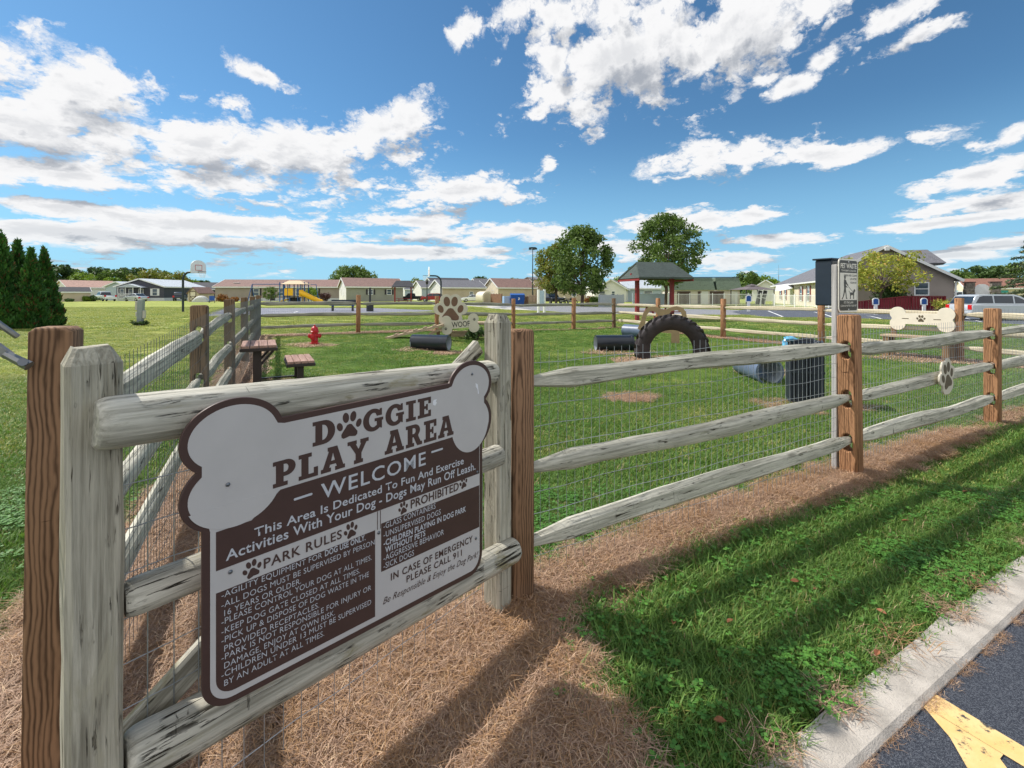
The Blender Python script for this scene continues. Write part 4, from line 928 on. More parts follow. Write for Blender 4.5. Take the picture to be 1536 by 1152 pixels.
# hydrant
hp = G(472, 517); hy = thing('play_hydrant', 'small red fire hydrant standing on the lawn near the back fence', 'hydrant', hp)
m_ = MB(); m_.lathe([(.11, -.05), (.115, .02), (.115, .045), (.085, .055), (.08, .10), (.085, .11), (.08, .12), (.078, .30), (.10, .305), (.102, .335), (.088, .345), (.086, .39), (.07, .43), (.035, .455), (.022, .46), (.022, .495), (0, .50)], 22); m_.build('barrel', M_RED, hy, smooth=True)
for sx in (-1, 1):
    m_ = MB(); m_.lathe([(.045, 0), (.045, .05), (.055, .052), (.055, .085), (.02, .09), (.018, .11), (0, .112)], 14, 0, Matrix.Translation((sx * .06, 0, .22)) @ Matrix.Rotation(sx * R(90), 4, 'Y')); m_.build('side_cap', M_RED, hy, smooth=True)
m_ = MB(); m_.lathe([(.05, 0), (.05, .05), (.062, .052), (.062, .085), (.02, .09), (0, .11)], 14, 0, Matrix.Translation((0, -.06, .20)) @ Matrix.Rotation(R(90), 4, 'X')); m_.build('front_cap', M_RED, hy, smooth=True)
# picnic table with one seat
tb = thing('picnic_table', 'short dark framed picnic table with pinkish plank top and one seat', 'table', (-3.50, 6.30, GZ(-3.42, 6.25)), R(29))
def planks(name, x0, x1, y0, y1, z, n=4):
    m_ = MB(); wv = (x1 - x0) / n
    for i in range(n): m_.box(x0 + i * wv + .004, x0 + (i + 1) * wv - .004, y0, y1, z - .035, z)
    o = m_.build(name, M_PLANK, tb, bevel=.004)
    m_ = MB(); m_.box(x0 - .008, x1 + .008, y0 - .01, y1 + .01, z - .075, z - .037); m_.build(name + '_frame', M_DARKBR, tb, bevel=.004); return o
planks('tabletop', -.21, .21, -.42, .42, .585); planks('seat', .33, .675, -.40, .40, .345)
for y in (-.30, .30):
    m_ = MB(); m_.box(-.07, .03, y - .04, y + .04, -.04, .508); m_.build('leg', M_DARKBR, tb, bevel=.004)
    m_ = MB(); m_.box(.46, .54, y - .04, y + .04, -.04, .268); m_.build('leg', M_DARKBR, tb, bevel=.004)
    m_ = MB(); m_.box(.032, .458, y - .025, y + .025, .02, .05); m_.build('ground_bar', M_DARKBR, tb)
    m_ = MB(); m_.bar((.0, y, .30), (.17, y, .50), .03, .03); m_.build('bracket', M_DARKBR, tb)
# dog ramp and platform
rp = thing('dog_ramp', 'timber agility ramp rising to a low platform beside the back fence', 'agility ramp', G(690, 507), R(2))
rx, ry, rz = rp.location
def L3(px, py, d): return Vector((X(px, d) - rx, d - ry, Z(py, d) - rz))
d_ = 13.2; a_, b_ = L3(580, 506.5, d_), L3(665, 487, d_)
m_ = MB(); Lr = (b_ - a_).length; m_.box(0, Lr, -.24, .24, -.03, .03); m_.build('ramp_board', M_TIMB, rp, Matrix.Translation(a_) @ (b_ - a_).to_track_quat('X', 'Z').to_matrix().to_4x4())
for k in range(1, 6):
    p = a_.lerp(b_, k / 6.); m_ = MB(); m_.box(-.03, .03, -.24, .24, .031, .065); m_.build('cleat', M_TIMB, rp, Matrix.Translation(p) @ (b_ - a_).to_track_quat('X', 'Z').to_matrix().to_4x4())
zt = b_.z; x0, x1 = b_.x, L3(730, 489, d_).x + .25
m_ = MB(); m_.box(x0, x1, -.30, .30, zt - .02, zt + .03); m_.build('platform', M_TIMB, rp, bevel=.004)
for x in (x0 + .08, x1 - .08):
    for y in (-.24, .24): m_ = MB(); m_.box(x - .045, x + .045, y - .045, y + .045, -.2, zt - .021); m_.build('leg', M_TIMBZ, rp)
m_ = MB(); m_.bar((x0 - .55, -.18, .12), (x0 + .06, -.18, zt - .06), .05, .08); m_.build('strut', M_TIMB, rp)
for y in (-.30, .30): m_ = MB(); m_.box(x0 + .14, x1 - .14, y - .02, y + .02, .07, .19); m_.build('beam', M_TIMB, rp)
m_ = MB(); m_.box(x0 - .34, x0 - .24, -.05, .05, -.2, zt * .62); m_.build('leg', M_TIMBZ, rp)
# its signs
ps = thing('paw_sign', 'large cream paw board with brown pads standing on the ramp platform', 'sign', (X(677, 13.45), 13.30, GZ(-1.8, 13.3)), R(2))
zc = Z(464, 13.4) - ps.location.z
new_obj('board', stand(shape_mesh('board', [paw_outline(.78, 0, zc)], .03, .003)), M_CREAM, ps)
new_obj('pads', stand(shape_mesh('pads', paw_loops(.72, 0, zc), .004), .0165), M_PAWB, ps)
bs = thing('bone_sign', 'cream bone shaped board reading WOOF on the ramp platform', 'sign', (X(690.5, 13.2), 13.15, GZ(-1.5, 13.2)), R(2))
zc = Z(486, 13.2) - bs.location.z
bo = bone_outline(.78, .23, .155, 0, zc)
cr, sr = math.cos(R(5)), math.sin(R(5)); rotp = lambda x, y: (x * cr - (y - zc) * sr, zc + x * sr + (y - zc) * cr)
new_obj('board', stand(shape_mesh('board', [[rotp(*p) for p in bo]], .03, .003)), M_CREAM, bs)
me = text_mesh('WOOF', .012)
def fn(a): x = a[:, 0]; u = -.24 + (x - x.min()) * .52 / (x.max() - x.min()); v = a[:, 1] * .16 / .727 - .078; return np.stack([u * cr - v * sr, a[:, 2] - .0165, zc + u * sr + v * cr], 1)
new_obj('lettering', remap(me, fn), M_DARK, bs)
for px_, pz_ in ((-.42, -.10), (.42, .10)):
    lo = [[rotp(x, y) for x, y in l] for l in paw_loops(.075, px_, zc + pz_)]; new_obj('paw_print', stand(shape_mesh('paw_print', lo, .002), .0165), M_DARK, bs)
# half buried tractor tyre
tp = G(1010, 541); ty = thing('tractor_tyre', 'big black tractor tyre half buried upright in the lawn', 'tyre', (tp.x, tp.y + .12, tp.z), R(-14))
RO, RI, WD, zc = .72, .435, .36, .20
prof = [(RI, -.10), (RI + .03, -.14), (RI + .12, -.175), (RO - .09, -.18), (RO - .035, -.15), (RO - .015, -.08), (RO - .01, 0), (RO - .015, .08), (RO - .035, .15), (RO - .09, .18), (RI + .12, .175), (RI + .03, .14), (RI, .10), (RI + .05, .09), (RO - .10, .13), (RO - .07, 0), (RO - .10, -.13), (RI + .05, -.09)]
T = Matrix.Translation((0, 0, zc)) @ Matrix.Rotation(R(90), 4, 'X')
m_ = MB(); m_.lathe(prof, 72, 0, T, close=True); m_.build('carcass', M_RUBBER, ty, smooth=True)
lg = MB()
for k in range(44):                                                        # chevron lugs
    a = 2 * math.pi * (k // 2) / 22 + (0 if k % 2 else math.pi / 22); sd = 1 if k % 2 else -1
    vs = []
    for (s, off) in ((0.01, 0.), (.10, .07), (.178, .16)):
        r0 = RO - .02 - (.045 if s > .15 else 0); r1 = RO + .038 - (.05 if s > .15 else 0)
        for da in (-.035, .035):
            for rr in (r0, r1): vs.append((rr * math.cos(a + off + da * (1 if rr == r0 else .75)), rr * math.sin(a + off + da * (1 if rr == r0 else .75)), s * sd))
    f = []
    for i in range(2):
        b = i * 4; f += [(b, b + 4, b + 5, b + 1), (b + 1, b + 5, b + 7, b + 3), (b + 3, b + 7, b + 6, b + 2), (b + 2, b + 6, b + 4, b)]
    f += [(0, 1, 3, 2), (8, 10, 11, 9)]; lg.add(vs, f, 0, T)
lg.build('tread', M_RUBBER, ty)
m_ = MB(); m_.lathe([(0, .035), (.12, .03), (.2, .01), (.24, -.03)], 16, 0, Matrix.Translation((.50, -.02, .0)) @ Matrix.Diagonal((1, .8, 1, 1))); o = m_.build('mud_heap', M_MUD, smooth=True); o.location = (tp.x + .0, tp.y + .12, tp.z); o.name = 'mud_heap'; tag(o, 'small heap of dry mud inside the right foot of the tyre', 'mud')
# bone hoop jump
bh = G(1013, 515.5); hj = thing('bone_hoop', 'tan bone shaped hoop on a board post behind the tyre', 'agility hoop', bh, R(-20))
m_ = MB(); m_.box(-.11, .11, -.02, .02, -.2, .46); m_.build('post', M_TANB, hj, bevel=.003)
def bring(L, H, r): return bone_outline(L, H, r, 0, 0)
def vert(lp, cz, cx): return [(cx + x, cz + y) for x, y in lp]
outer = [(-1.02, .40), (-.93, .62), (-.86, .86), (-.76, .98), (-.62, 1.04), (-.48, 1.02), (-.38, .97), (-.26, .95), (-.12, 1.02), (.04, 1.05), (.18, 1.01), (.28, .90), (.30, .76), (.26, .62), (.30, .46), (.22, .34), (.0, .30), (-.5, .30), (-.9, .30)]
inner = [(-.84, .42), (-.80, .60), (-.76, .80), (-.68, .90), (-.58, .91), (-.50, .84), (-.42, .72), (-.30, .70), (-.20, .78), (-.10, .91), (.04, .94), (.14, .88), (.18, .76), (.14, .60), (.16, .48), (.08, .42)]
new_obj('hoop', stand(shape_mesh('hoop', [outer, inner], .03, .003)), M_TANB, hj)
# litter bin with bag
bn = G(1222, 610); bi = thing('litter_bin', 'black slatted litter bin with a black liner beside the front fence', 'bin', (bn.x, bn.y + .2, bn.z), R(-24)); bi.scale = (.84, .84, 1.)
m_ = MB()
for sx, sy in ((1, 0), (-1, 0), (0, 1), (0, -1)):
    for k in range(11):
        t = -.2 + .4 * k / 10; x, y = (sx * .205, t) if sx else (t, sy * .205); m_.box(x - .014, x + .014, y - .014, y + .014, .04, .74)
m_.build('slats', M_BIN, bi)
m_ = MB(); m_.box(-.19, .19, -.19, .19, .03, .72); m_.build('liner', M_BAG, bi, bevel=.02)
for z in (.03, .40, .745):
    m_ = MB()
    for s in (-1, 1): m_.box(-.225, .225, s * .215 - .01, s * .215 + .01, z, z + .03); m_.box(s * .215 - .01, s * .215 + .01, -.205, .205, z, z + .03)
    m_.build('rim', M_BIN, bi)
lm = MB(); N = 20                                                         # liner gathered over the rim
for i in range(N):
    a = 2 * math.pi * i / N; c, s = math.cos(a), math.sin(a); k = 1 / max(abs(c), abs(s)); j = random.uniform(-.02, .02)
    for (r, z) in ((.19, .70), (.215, .79 + j), (.235, .78 + j), (.24, .66 + 2 * j)): lm.v.append((r * c * k, r * s * k, z))
for i in range(N):
    for q in range(3): a, b = i * 4 + q, ((i + 1) % N) * 4 + q; lm.f.append((a, b, b + 1, a + 1)); lm.mi.append(0)
lm.build('liner_cuff', M_BAG, bi, smooth=True)
bb = MB(); rs = random.Random(4)
def crumple(cx, cy, cz, a, b, c, n=10, m=7):
    base = len(bb.v)
    for i in range(m):
        for j in range(n):
            th, ph = math.pi * (i + .5) / m, 2 * math.pi * j / n; k = rs.uniform(.65, 1.2)
            bb.v.append((cx + a * k * math.sin(th) * math.cos(ph), cy + b * k * math.sin(th) * math.sin(ph), cz + c * k * math.cos(th)))
    for i in range(m - 1):
        for j in range(n): q = base + i * n + j; q2 = base + i * n + (j + 1) % n; bb.f.append((q, q2, q2 + n, q + n)); bb.mi.append(0)
    bb.f += [tuple(base + j for j in range(n))[::-1], tuple(base + (m - 1) * n + j for j in range(n))]; bb.mi += [0, 0]
crumple(-.10, 0, .02, .085, .06, .032); crumple(-.19, -.03, -.05, .035, .04, .065); crumple(-.24, -.03, -.10, .045, .03, .028)
o = bb.build('plastic_bag', M_BLUEBAG); o.location = (bn.x - .12, bn.y + .12, bn.z + .80); tag(o, 'crumpled light blue plastic bag hanging over the rim of the black bin', 'plastic bag')
# bone bench
bp_ = Vector((8.76, 9.80, 0)); bb_ = thing('bone_bench', 'timber bench with a cream bone shaped back board with paw print', 'bench', bp_, R(-60))
m_ = MB(); m_.box(-.60, .60, -.26, .10, .44, .49); m_.build('seat', M_TIMB, bb_, bevel=.005)
for sx in (-.5, .5):
    for y in (-.2, .05): m_ = MB(); m_.box(sx - .05, sx + .05, y - .045, y + .045, -.2, .439); m_.build('leg', M_TIMBZ, bb_)
    m_ = MB(); m_.box(sx - .05, sx + .05, .13, .19, .40, .80); m_.build('back_support', M_TIMBZ, bb_)
bk = new_obj('back_board', stand(shape_mesh('back_board', [bone_outline(.82, .24, .145, 0, .84)], .03, .003)), M_CREAML, bb_, Matrix.Translation((0, .11, 0)))
lo = paw_loops(.15, 0, .85); new_obj('paw_print', stand(shape_mesh('paw_print', lo, .002), .0165), M_PAWK, bb_, Matrix.Translation((0, .11, 0)))
for sx in (-.27, .27): new_obj('dash', stand(shape_mesh('dash', [[(sx - .06, .835), (sx + .06, .835), (sx + .06, .85), (sx - .06, .85)]], .002), .0165), M_PAWK, bb_, Matrix.Translation((0, .11, 0)))
# >>>PART2

# ------------------------------------------------------------------ buildings
SD = dict(grey=siding('taupe_siding', lin(158, 146, 138)), tan=siding('tan_siding', lin(196, 180, 156)), white=siding('white_siding', lin(226, 224, 220)), cream=siding('cream_siding', lin(226, 214, 192)),
          sage=siding('sage_grey_siding', lin(150, 150, 138)), slate=siding('dark_slate_siding', lin(70, 70, 82)), blue=siding('pale_blue_grey_siding', lin(176, 190, 202)), pinkw=siding('off_white_panel', lin(222, 212, 204), .6))
RF = dict(grey=shingle('grey_shingles', lin(112, 112, 118)), brown=shingle('brown_shingles', lin(138, 110, 102)), rust=shingle('rust_shingles', lin(138, 98, 84)), dark=shingle('dark_shingles', lin(72, 72, 78)),
          green=shingle('green_grey_shingles', lin(84, 96, 88)), pale=shingle('pale_metal_roof', lin(190, 198, 206)), mans=shingle('mossy_green_shingles', lin(112, 128, 108)), char=shingle('charcoal_green_shingles', lin(74, 84, 80), sc=5.), pink=shingle('pinkish_shingles', lin(186, 150, 136)))
M_TRIM = mat('white_trim', lin(232, 232, 232), .5, .03)
M_SHUT = mat('dark_shutter', lin(52, 48, 54), .6, .05)
M_REDSH = mat('red_shutter', lin(128, 46, 46), .6, .05)
M_SKIRT = mat('white_skirting', lin(214, 216, 220), .6, .05)
M_BRDOOR = mat('brown_door', lin(86, 66, 58), .6, .1)
class House:
    """gabled house; local X runs along the ridge, -Y is the front; sides: f, b, l, r"""
    def __init__(s, label, x, y, rot, L, D, hw, hr, wall, roof, ov=.35, hip=0., name='house', cat='house', skirt=None, trim=True):
        s.L, s.D, s.hw = L, D, hw; s.r = thing(name, label, cat, (x, y, GZ(x, y)), rot)
        m_ = MB(); a, b = L / 2, D / 2
        vs = [(sx * a, sy * b, z) for z in (-.3, hw) for sx, sy in ((-1, -1), (1, -1), (1, 1), (-1, 1))]; fs = [(0, 1, 5, 4), (1, 2, 6, 5), (2, 3, 7, 6), (3, 0, 4, 7)]
        if not hip: vs += [(-a, 0, hr), (a, 0, hr)]; fs += [(3, 0, 4, 8, 7)[2:], (6, 5, 9)] ; fs[-2] = (4, 8, 7); fs[-1] = (5, 6, 9)
        m_.add(vs, fs); m_.build('wall', SD[wall] if isinstance(wall, str) else wall, s.r)
        m_ = MB(); t = .12; sl = (hr - hw) / b; e = b + ov; ze = hw - sl * ov; A = a + ov
        if hip:
            h = hip
            top = [(-A, -e, ze), (A, -e, ze), (A, e, ze), (-A, e, ze), (-a + h, 0, hr), (a - h, 0, hr)]
            vs = [(x_, y_, z_ + .02) for x_, y_, z_ in top] + [(x_, y_, ze - .10) for x_, y_, z_ in top[:4]]
            m_.add(vs, [(0, 1, 5, 4), (2, 3, 4, 5), (1, 2, 5), (3, 0, 4), (0, 6, 7, 1), (1, 7, 8, 2), (2, 8, 9, 3), (3, 9, 6, 0), (6, 9, 8, 7)])
        else:
            pr = [(-e, ze), (0, hr), (e, ze), (e, ze + t), (0, hr + t), (-e, ze + t)]
            vs = [(sx * A, p, z + .004) for sx in (-1, 1) for p, z in pr]
            m_.add(vs, [(5, 4, 10, 11), (4, 3, 9, 10), (0, 6, 7, 1), (1, 7, 8, 2), (0, 5, 11, 6), (3, 2, 8, 9), (0, 1, 4, 5), (1, 2, 3, 4), (6, 11, 10, 7), (7, 10, 9, 8)])
        s.roof = m_.build('roof', RF[roof], s.r)
        if trim and not hip:
            for sx in (-1, 1):
                m_ = MB()
                for sy in (-1, 1): m_.bar((sx * (A + .03), sy * (e + .02), ze + .03), (sx * (A + .03), sy * .06, hr + .03 - .06 * sl), .05, .22)
                m_.build('bargeboard', M_TRIM, s.r)
        if trim:
            m_ = MB(); m_.box(-A, A, -e - .06, -e - .005, ze - .12, ze + .10); m_.build('gutter', M_TRIM, s.r)
        if skirt:
            m_ = MB(); z = skirt; m_.box(-a - .04, a + .04, -b - .04, -b - .002, -.3, z); m_.box(-a - .04, -a - .002, -b, b, -.3, z); m_.build('skirting', M_SKIRT, s.r)
    def M(s, side, u, z):
        a, b = s.L / 2, s.D / 2
        T = {'f': ((u, -b, z), 0), 'b': ((u, b, z), 180), 'l': ((-a, -u, z), -90), 'r': ((a, u, z), 90)}[side]
        return Matrix.Translation(T[0]) @ Matrix.Rotation(R(T[1]), 4, 'Z')
    def win(s, side, u, z, w_=.9, h=1.2, sh=None, frame=None):
        m_ = MB(); t = .09
        for x0, x1, z0, z1 in ((-w_ / 2 - t, w_ / 2 + t, h / 2, h / 2 + t), (-w_ / 2 - t, w_ / 2 + t, -h / 2 - t, -h / 2), (-w_ / 2 - t, -w_ / 2, -h / 2, h / 2), (w_ / 2, w_ / 2 + t, -h / 2, h / 2), (-w_ / 2, w_ / 2, -.03, .03)): m_.box(x0, x1, -.06, -.002, z0, z1)
        f = m_.build('window', frame or M_TRIM, s.r, s.M(side, u, z))
        m_ = MB(); m_.box(-w_ / 2, w_ / 2, -.028, -.004, -h / 2, h / 2); m_.build('pane', M_GLASS, f)
        if sh:
            for k in (-1, 1): m_ = MB(); c = k * (w_ / 2 + t + .2); m_.box(c - .17, c + .17, -.05, -.003, -h / 2 - .06, h / 2 + .06); m_.build('shutter', sh, f)
        return s
    def door(s, side, u, w_=.95, h=2.05, m=None, z0=.0, name='door'):
        m_ = MB(); m_.box(-w_ / 2, w_ / 2, -.05, -.003, z0, z0 + h); d = m_.build(name, m or M_TRIM, s.r, s.M(side, u, 0)); m_ = MB(); m_.box(w_ / 2 - .14, w_ / 2 - .08, -.09, -.052, z0 + h * .45, z0 + h * .5); m_.build('handle', M_STEEL, d); return s
    def porch(s, side, u, w_, dp, h, roofm='pale'):
        M = s.M(side, u, 0); m_ = MB(); m_.box(-w_ / 2, w_ / 2, -dp, -.005, -.2, .55); m_.build('porch_deck', M_SKIRT, s.r, M)
        for k in range(4): x = -w_ / 2 + .06 + (w_ - .12) * k / 3; m_ = MB(); m_.box(x - .05, x + .05, -dp, -dp + .1, .551, h); m_.build('porch_post', M_TRIM, s.r, M)
        m_ = MB(); n = int(w_ / .13)
        for k in range(n): x = -w_ / 2 + w_ * (k + .5) / n; m_.box(x - .02, x + .02, -dp + .03, -dp + .06, .60, 1.4)
        m_.box(-w_ / 2, w_ / 2, -dp + .02, -dp + .07, 1.401, 1.48); m_.box(-w_ / 2, w_ / 2, -dp + .02, -dp + .07, .56, .6); m_.build('railing', M_TRIM, s.r, M)
        m_ = MB(); m_.add([(-w_ / 2 - .2, -dp - .2, h), (w_ / 2 + .2, -dp - .2, h), (w_ / 2 + .2, -.01, h), (-w_ / 2 - .2, -.01, h), (0, -dp - .2, h + .7), (0, -.01, h + .7)], [(0, 1, 4), (2, 3, 5), (0, 4, 5, 3), (1, 2, 5, 4), (0, 3, 2, 1)]); m_.build('porch_roof', RF[roofm], s.r, M); return s
def H(px0, px1, d): return (X(px0, d) + X(px1, d)) / 2, X(px1, d) - X(px0, d)
G30 = R(30)
# far left row
x, w_ = H(76, 122, 104); House('pink roofed white house partly hidden by the tall evergreens', x + 1, 108, R(62), 9, w_ * .95, 3.0, 4.5, 'white', 'pink').win('l', 1.2, 1.8).win('l', -1.4, 1.8)
x, w_ = H(74, 114, 82); House('tan garden shed with dark roof beside the tall evergreens', x, 84, R(52), 4.2, 3.3, 1.75, 2.55, 'tan', 'dark', ov=.12, name='shed', cat='shed')
x, w_ = H(118, 172, 108); House('long pale blue house behind the hedges at far left', x, 112, R(8), w_ * 1.1, 7, 3.0, 4.2, 'blue', 'pale', skirt=.5).win('f', -2.5, 1.9, sh=M_SHUT).win('f', 2.5, 1.9).door('f', .2)
x, w_ = H(158, 192, 98); House('pale house with its gable end toward the field, left of the dark gabled house', x, 103, R(90), 10, w_ * 1.0, 3.0, 4.0, 'blue', 'pale').win('l', 1., 1.9)
hs = H(187, 258, 92); ho = House('house with a dark slate gable front and a white porch', X(222, 94), 98, R(90), 12, X(258, 92) - X(187, 92), 2.9, 4.4, 'slate', 'pale', skirt=.6)
ho.win('l', 3.0, 1.75, .9, 1.3, M_TRIM).porch('l', -.9, 4.6, 1.6, 2.7).win('l', .2, 1.75, .8, 1.2).win('l', -1.8, 1.75, .8, 1.2).win('l', -3.6, 1.75, .7, 1.2)
x, w_ = H(258, 294, 112); House('small pale house behind the basketball pole', x, 115, R(6), w_ * 1.05, 7, 3.0, 4.0, 'blue', 'grey').win('f', -1.2, 1.8).win('f', 1.4, 1.8)
x, w_ = H(291, 326, 108); House('low dark walled house left of the long taupe house', x, 110, R(10), w_ * 1.2, 7, 2.6, 4.1, 'slate', 'dark').door('f', 1., m=M_TAIL if False else M_BRDOOR)
x, w_ = H(279, 301, 80); sh = House('small tan barn shed with a brown cross braced door', x, 82, R(74), 3.0, 2.55, 1.5, 2.5, 'tan', 'brown', ov=.15, name='shed', cat='shed', trim=False)
m_ = MB(); m_.box(-.62, .62, -.05, -.003, .1, 1.75); dd = m_.build('door', SD['cream'], sh.r, sh.M('l', 0, 0))
m_ = MB()
for a, b in (((-.62, 0, .1), (.62, 0, .9)), ((-.62, 0, .9), (.62, 0, .1)), ((-.62, 0, .95), (.62, 0, .95)), ((-.66, 0, .05), (-.66, 0, 1.8)), ((.66, 0, .05), (.66, 0, 1.8)), ((-.7, 0, 1.8), (.7, 0, 1.8))): m_.bar(a, b, .03, .09)
m_.build('brace', M_BRDOOR, dd, Matrix.Translation((0, -.08, 0)))
# long taupe house
d = 90; x, w_ = H(324, 512, d); lh = House('long low taupe house with a brownish pink roof behind the playground', x, d + 4, R(3), w_, 8, 2.85, 4.25, 'grey', 'brown', skirt=.55)
for px, s_ in ((384, M_SHUT), (421, None), (446, None), (470, M_SHUT)): lh.win('f', (X(px, d) - x), 1.75, 1.0, 1.3, s_)
lh.door('f', X(408, d) - x, m=M_SHUT, z0=.1)
m_ = MB(); m_.box(-.6, .6, -.2, .2, 3.55, 3.66); m_.build('skylight', M_TRIM, lh.r, Matrix.Translation((X(349, d) - x, -2.4, 0)))
# garage-like hall
hx, hy = X(549, 84), 87.; gh = House('sage grey hall with a brown roof and white gable end, right of the playground', hx, hy, G30, 10.3, 7.2, 2.75, 4.3, 'sage', 'brown', ov=.3)
gh.win('f', -.9, 1.75, .75, .85, M_SHUT).win('f', 2.5, 1.75, .75, .85, M_SHUT); gh.door('l', .6, 1.0, 2.1); gh.win('l', -1.4, 1.7, .5, .8)
m_ = MB(); m_.box(-.003 - .03, -.003, -3.6, 3.6, -.3, 2.7); m_.add([(-.033, -3.6, 2.7), (-.033, 3.6, 2.7), (-.033, 0, 4.22)], [(0, 1, 2)]); m_.build('gable_cladding', SD['white'], gh.r, Matrix.Translation((-5.15, 0, 0)))
# middle row, gables to the left and grey roofs
def mid(label, px, d, L, D, hw, hr, wall, roof, gable='white', rot=G30):
    h = House(label, X(px, d), d, rot, L, D, hw, hr, wall, roof, ov=.3)
    if gable:
        m_ = MB(); m_.box(-.034, -.004, -D / 2, D / 2, -.3, hw - .02); m_.add([(-.034, -D / 2, hw - .02), (-.034, D / 2, hw - .02), (-.034, 0, hr - .05)], [(0, 1, 2)]); m_.build('gable_cladding', SD[gable], h.r, Matrix.Translation((-L / 2, 0, 0)))
    return h
mid('pale blue house with a white gable seen between the shelter posts', 622, 112, 6.5, 5.5, 2.6, 4.0, 'blue', 'grey').win('l', .2, 1.5, .9, 1.5).win('f', 1.2, 1.7)
mid('blue grey house behind the lamp post and the red car', 650, 104, 7.5, 6, 2.9, 4.3, 'blue', 'grey').win('f', 0, 1.7, 1.2, 1.1)
mid('long tan house with white gable behind the paw board', 686, 92, 9.0, 6.5, 2.7, 4.1, 'tan', 'grey').win('f', 1.6, 1.5, .7, .5)
mid('grey roofed house behind the round topped shed', 733, 116, 8.5, 7, 3.1, 5.2, 'tan', 'grey')
mid('cream house with brown roof right of the round topped shed', 765, 97, 9.0, 6.2, 2.9, 4.7, 'tan', 'brown', 'cream').win('l', .8, 1.7, .8, 1.).win('l', -1.2, 1.7, .8, 1.)
mid('dark flat roofed house glimpsed past the basketball pole', 672, 132, 12, 8, 4.2, 6.0, 'sage', 'dark', None)
b1 = House('tall plain beige hall behind the olive tree', X(822, 100), 103, R(20), 9, 7, 4.6, 5.2, 'tan', 'grey', trim=False)
b2 = House('long low beige building behind the twin trees', X(868, 96), 98, R(12), 12, 7, 2.9, 4.1, 'tan', 'grey').win('f', -2, 1.7).win('f', 1, 1.7).door('f', 3)
w1 = House('white gabled house left of the green roofed shelter', X(927, 84), 88, R(72), 8, 5.4, 2.5, 4.15, 'white', 'grey').win('l', .4, 1.6, .5, .7)
House('dark windowed annex on the left of the white gabled house', X(902, 84), 87, R(8), 3.2, 5, 2.4, 2.8, 'white', 'grey').win('f', .1, 1.5, 1.6, 1.0)
House('long pale house behind the picnic shelter', X(975, 90), 92, R(6), 11, 6, 2.7, 4.2, 'blue', 'pale').win('f', -1, 1.7, 1.6, .7).win('f', 2.5, 1.7, 1.6, .7)
# pool house with green mansard roof
ph = thing('pool_house', 'white pool house with a mossy green mansard roof behind the white railings', 'pool house', (X(1062, 66), 69, 0), R(-4))
Lp = X(1112, 66) - X(1012, 66); m_ = MB(); m_.box(-Lp / 2, Lp / 2, -2.6, 2.6, -.3, 2.05); m_.build('wall', SD['pinkw'], ph)
for a, b in ((-Lp / 2 - .2, Lp * .13), (Lp * .16, Lp / 2 + .2)):
    m_ = MB(); m_.add([(a, -2.95, 2.051), (b, -2.95, 2.051), (b, 2.9, 2.051), (a, 2.9, 2.051), (a + .1, -2.0, 3.85), (b - .1, -2.0, 3.85), (b - .1, 2.0, 3.85), (a + .1, 2.0, 3.85)], [(0, 1, 5, 4), (1, 2, 6, 5), (2, 3, 7, 6), (3, 0, 4, 7), (4, 5, 6, 7), (3, 2, 1, 0)]); m_.build('roof', RF['mans'], ph)
m_ = MB(); m_.box(-Lp / 2 - .15, Lp / 2 + .15, -2.05, -1.95, 3.87, 3.98); m_.build('roof_cap', M_DARK, ph)
for u, m__ , w__ in ((-3.1, M_BRDOOR, 1.9), (-.9, M_BRDOOR, .4), (-.1, M_TRIM, .9), (1.6, M_BRDOOR, 2.0), (4.1, M_TRIM, .9)):
    m_ = MB(); m_.box(u - w__ / 2, u + w__ / 2, -2.65, -2.603, -.1, 1.85); m_.build('door', m__, ph)
# community house on the right
def qv(a, b): return Vector((a, b, 0))
cx_, cy_ = 33.1, 48.8; fx = Vector((.93, -.37, 0)).normalized(); bx = Vector((.37, .93, 0)).normalized()
crot = math.atan2(fx.y, fx.x); W1, L1, EW, RH = 11.1, 30., 3.05, 6.35
ch = thing('community_house', 'large taupe house with a broad grey gable and a white sunlit side wing', 'house', (cx_, cy_, -.05), crot)
m_ = MB(); m_.add([(0, 0, -.3), (W1, 0, -.3), (W1, L1, -.3), (0, L1, -.3), (0, 0, EW), (W1, 0, EW), (W1, L1, EW), (0, L1, EW), (W1 / 2, 0, RH)], [(0, 1, 5, 8, 4), (1, 2, 6, 5), (2, 3, 7, 6)]); m_.build('front_wall', SD['grey'], ch)
m_ = MB(); m_.add([(0, 0, -.3), (0, L1, -.3), (0, L1, EW), (0, 0, EW)], [(0, 3, 2, 1)]); m_.build('side_wall', SD['cream'], ch)
m_ = MB(); o_ = .5; sl_ = (RH - EW) / (W1 / 2); ze = EW - sl_ * o_; rl = 13.
top = [(-o_, -o_, ze), (W1 + o_, -o_, ze), (W1 + o_, L1 + o_, ze), (-o_, L1 + o_, ze), (W1 / 2, -o_, RH), (W1 / 2, rl, RH)]
m_.add([(a, b, c + .12) for a, b, c in top] + [(a, b, c) for a, b, c in top], [(0, 4, 5, 3), (4, 1, 2, 5), (3, 5, 2), (6, 9, 11, 10), (10, 11, 8, 7), (9, 8, 11), (0, 6, 10, 4), (4, 10, 7, 1), (0, 3, 9, 6), (1, 7, 8, 2), (2, 8, 9, 3)]); m_.build('roof', RF['grey'], ch)
m_ = MB(); m_.bar((-o_ - .02, -o_ - .04, ze + .02), (W1 / 2, -o_ - .04, RH + .02), .06, .26); m_.bar((W1 / 2, -o_ - .045, RH + .02), (W1 + o_ + .02, -o_ - .045, ze + .02), .06, .26); m_.build('bargeboard', M_TRIM, ch)
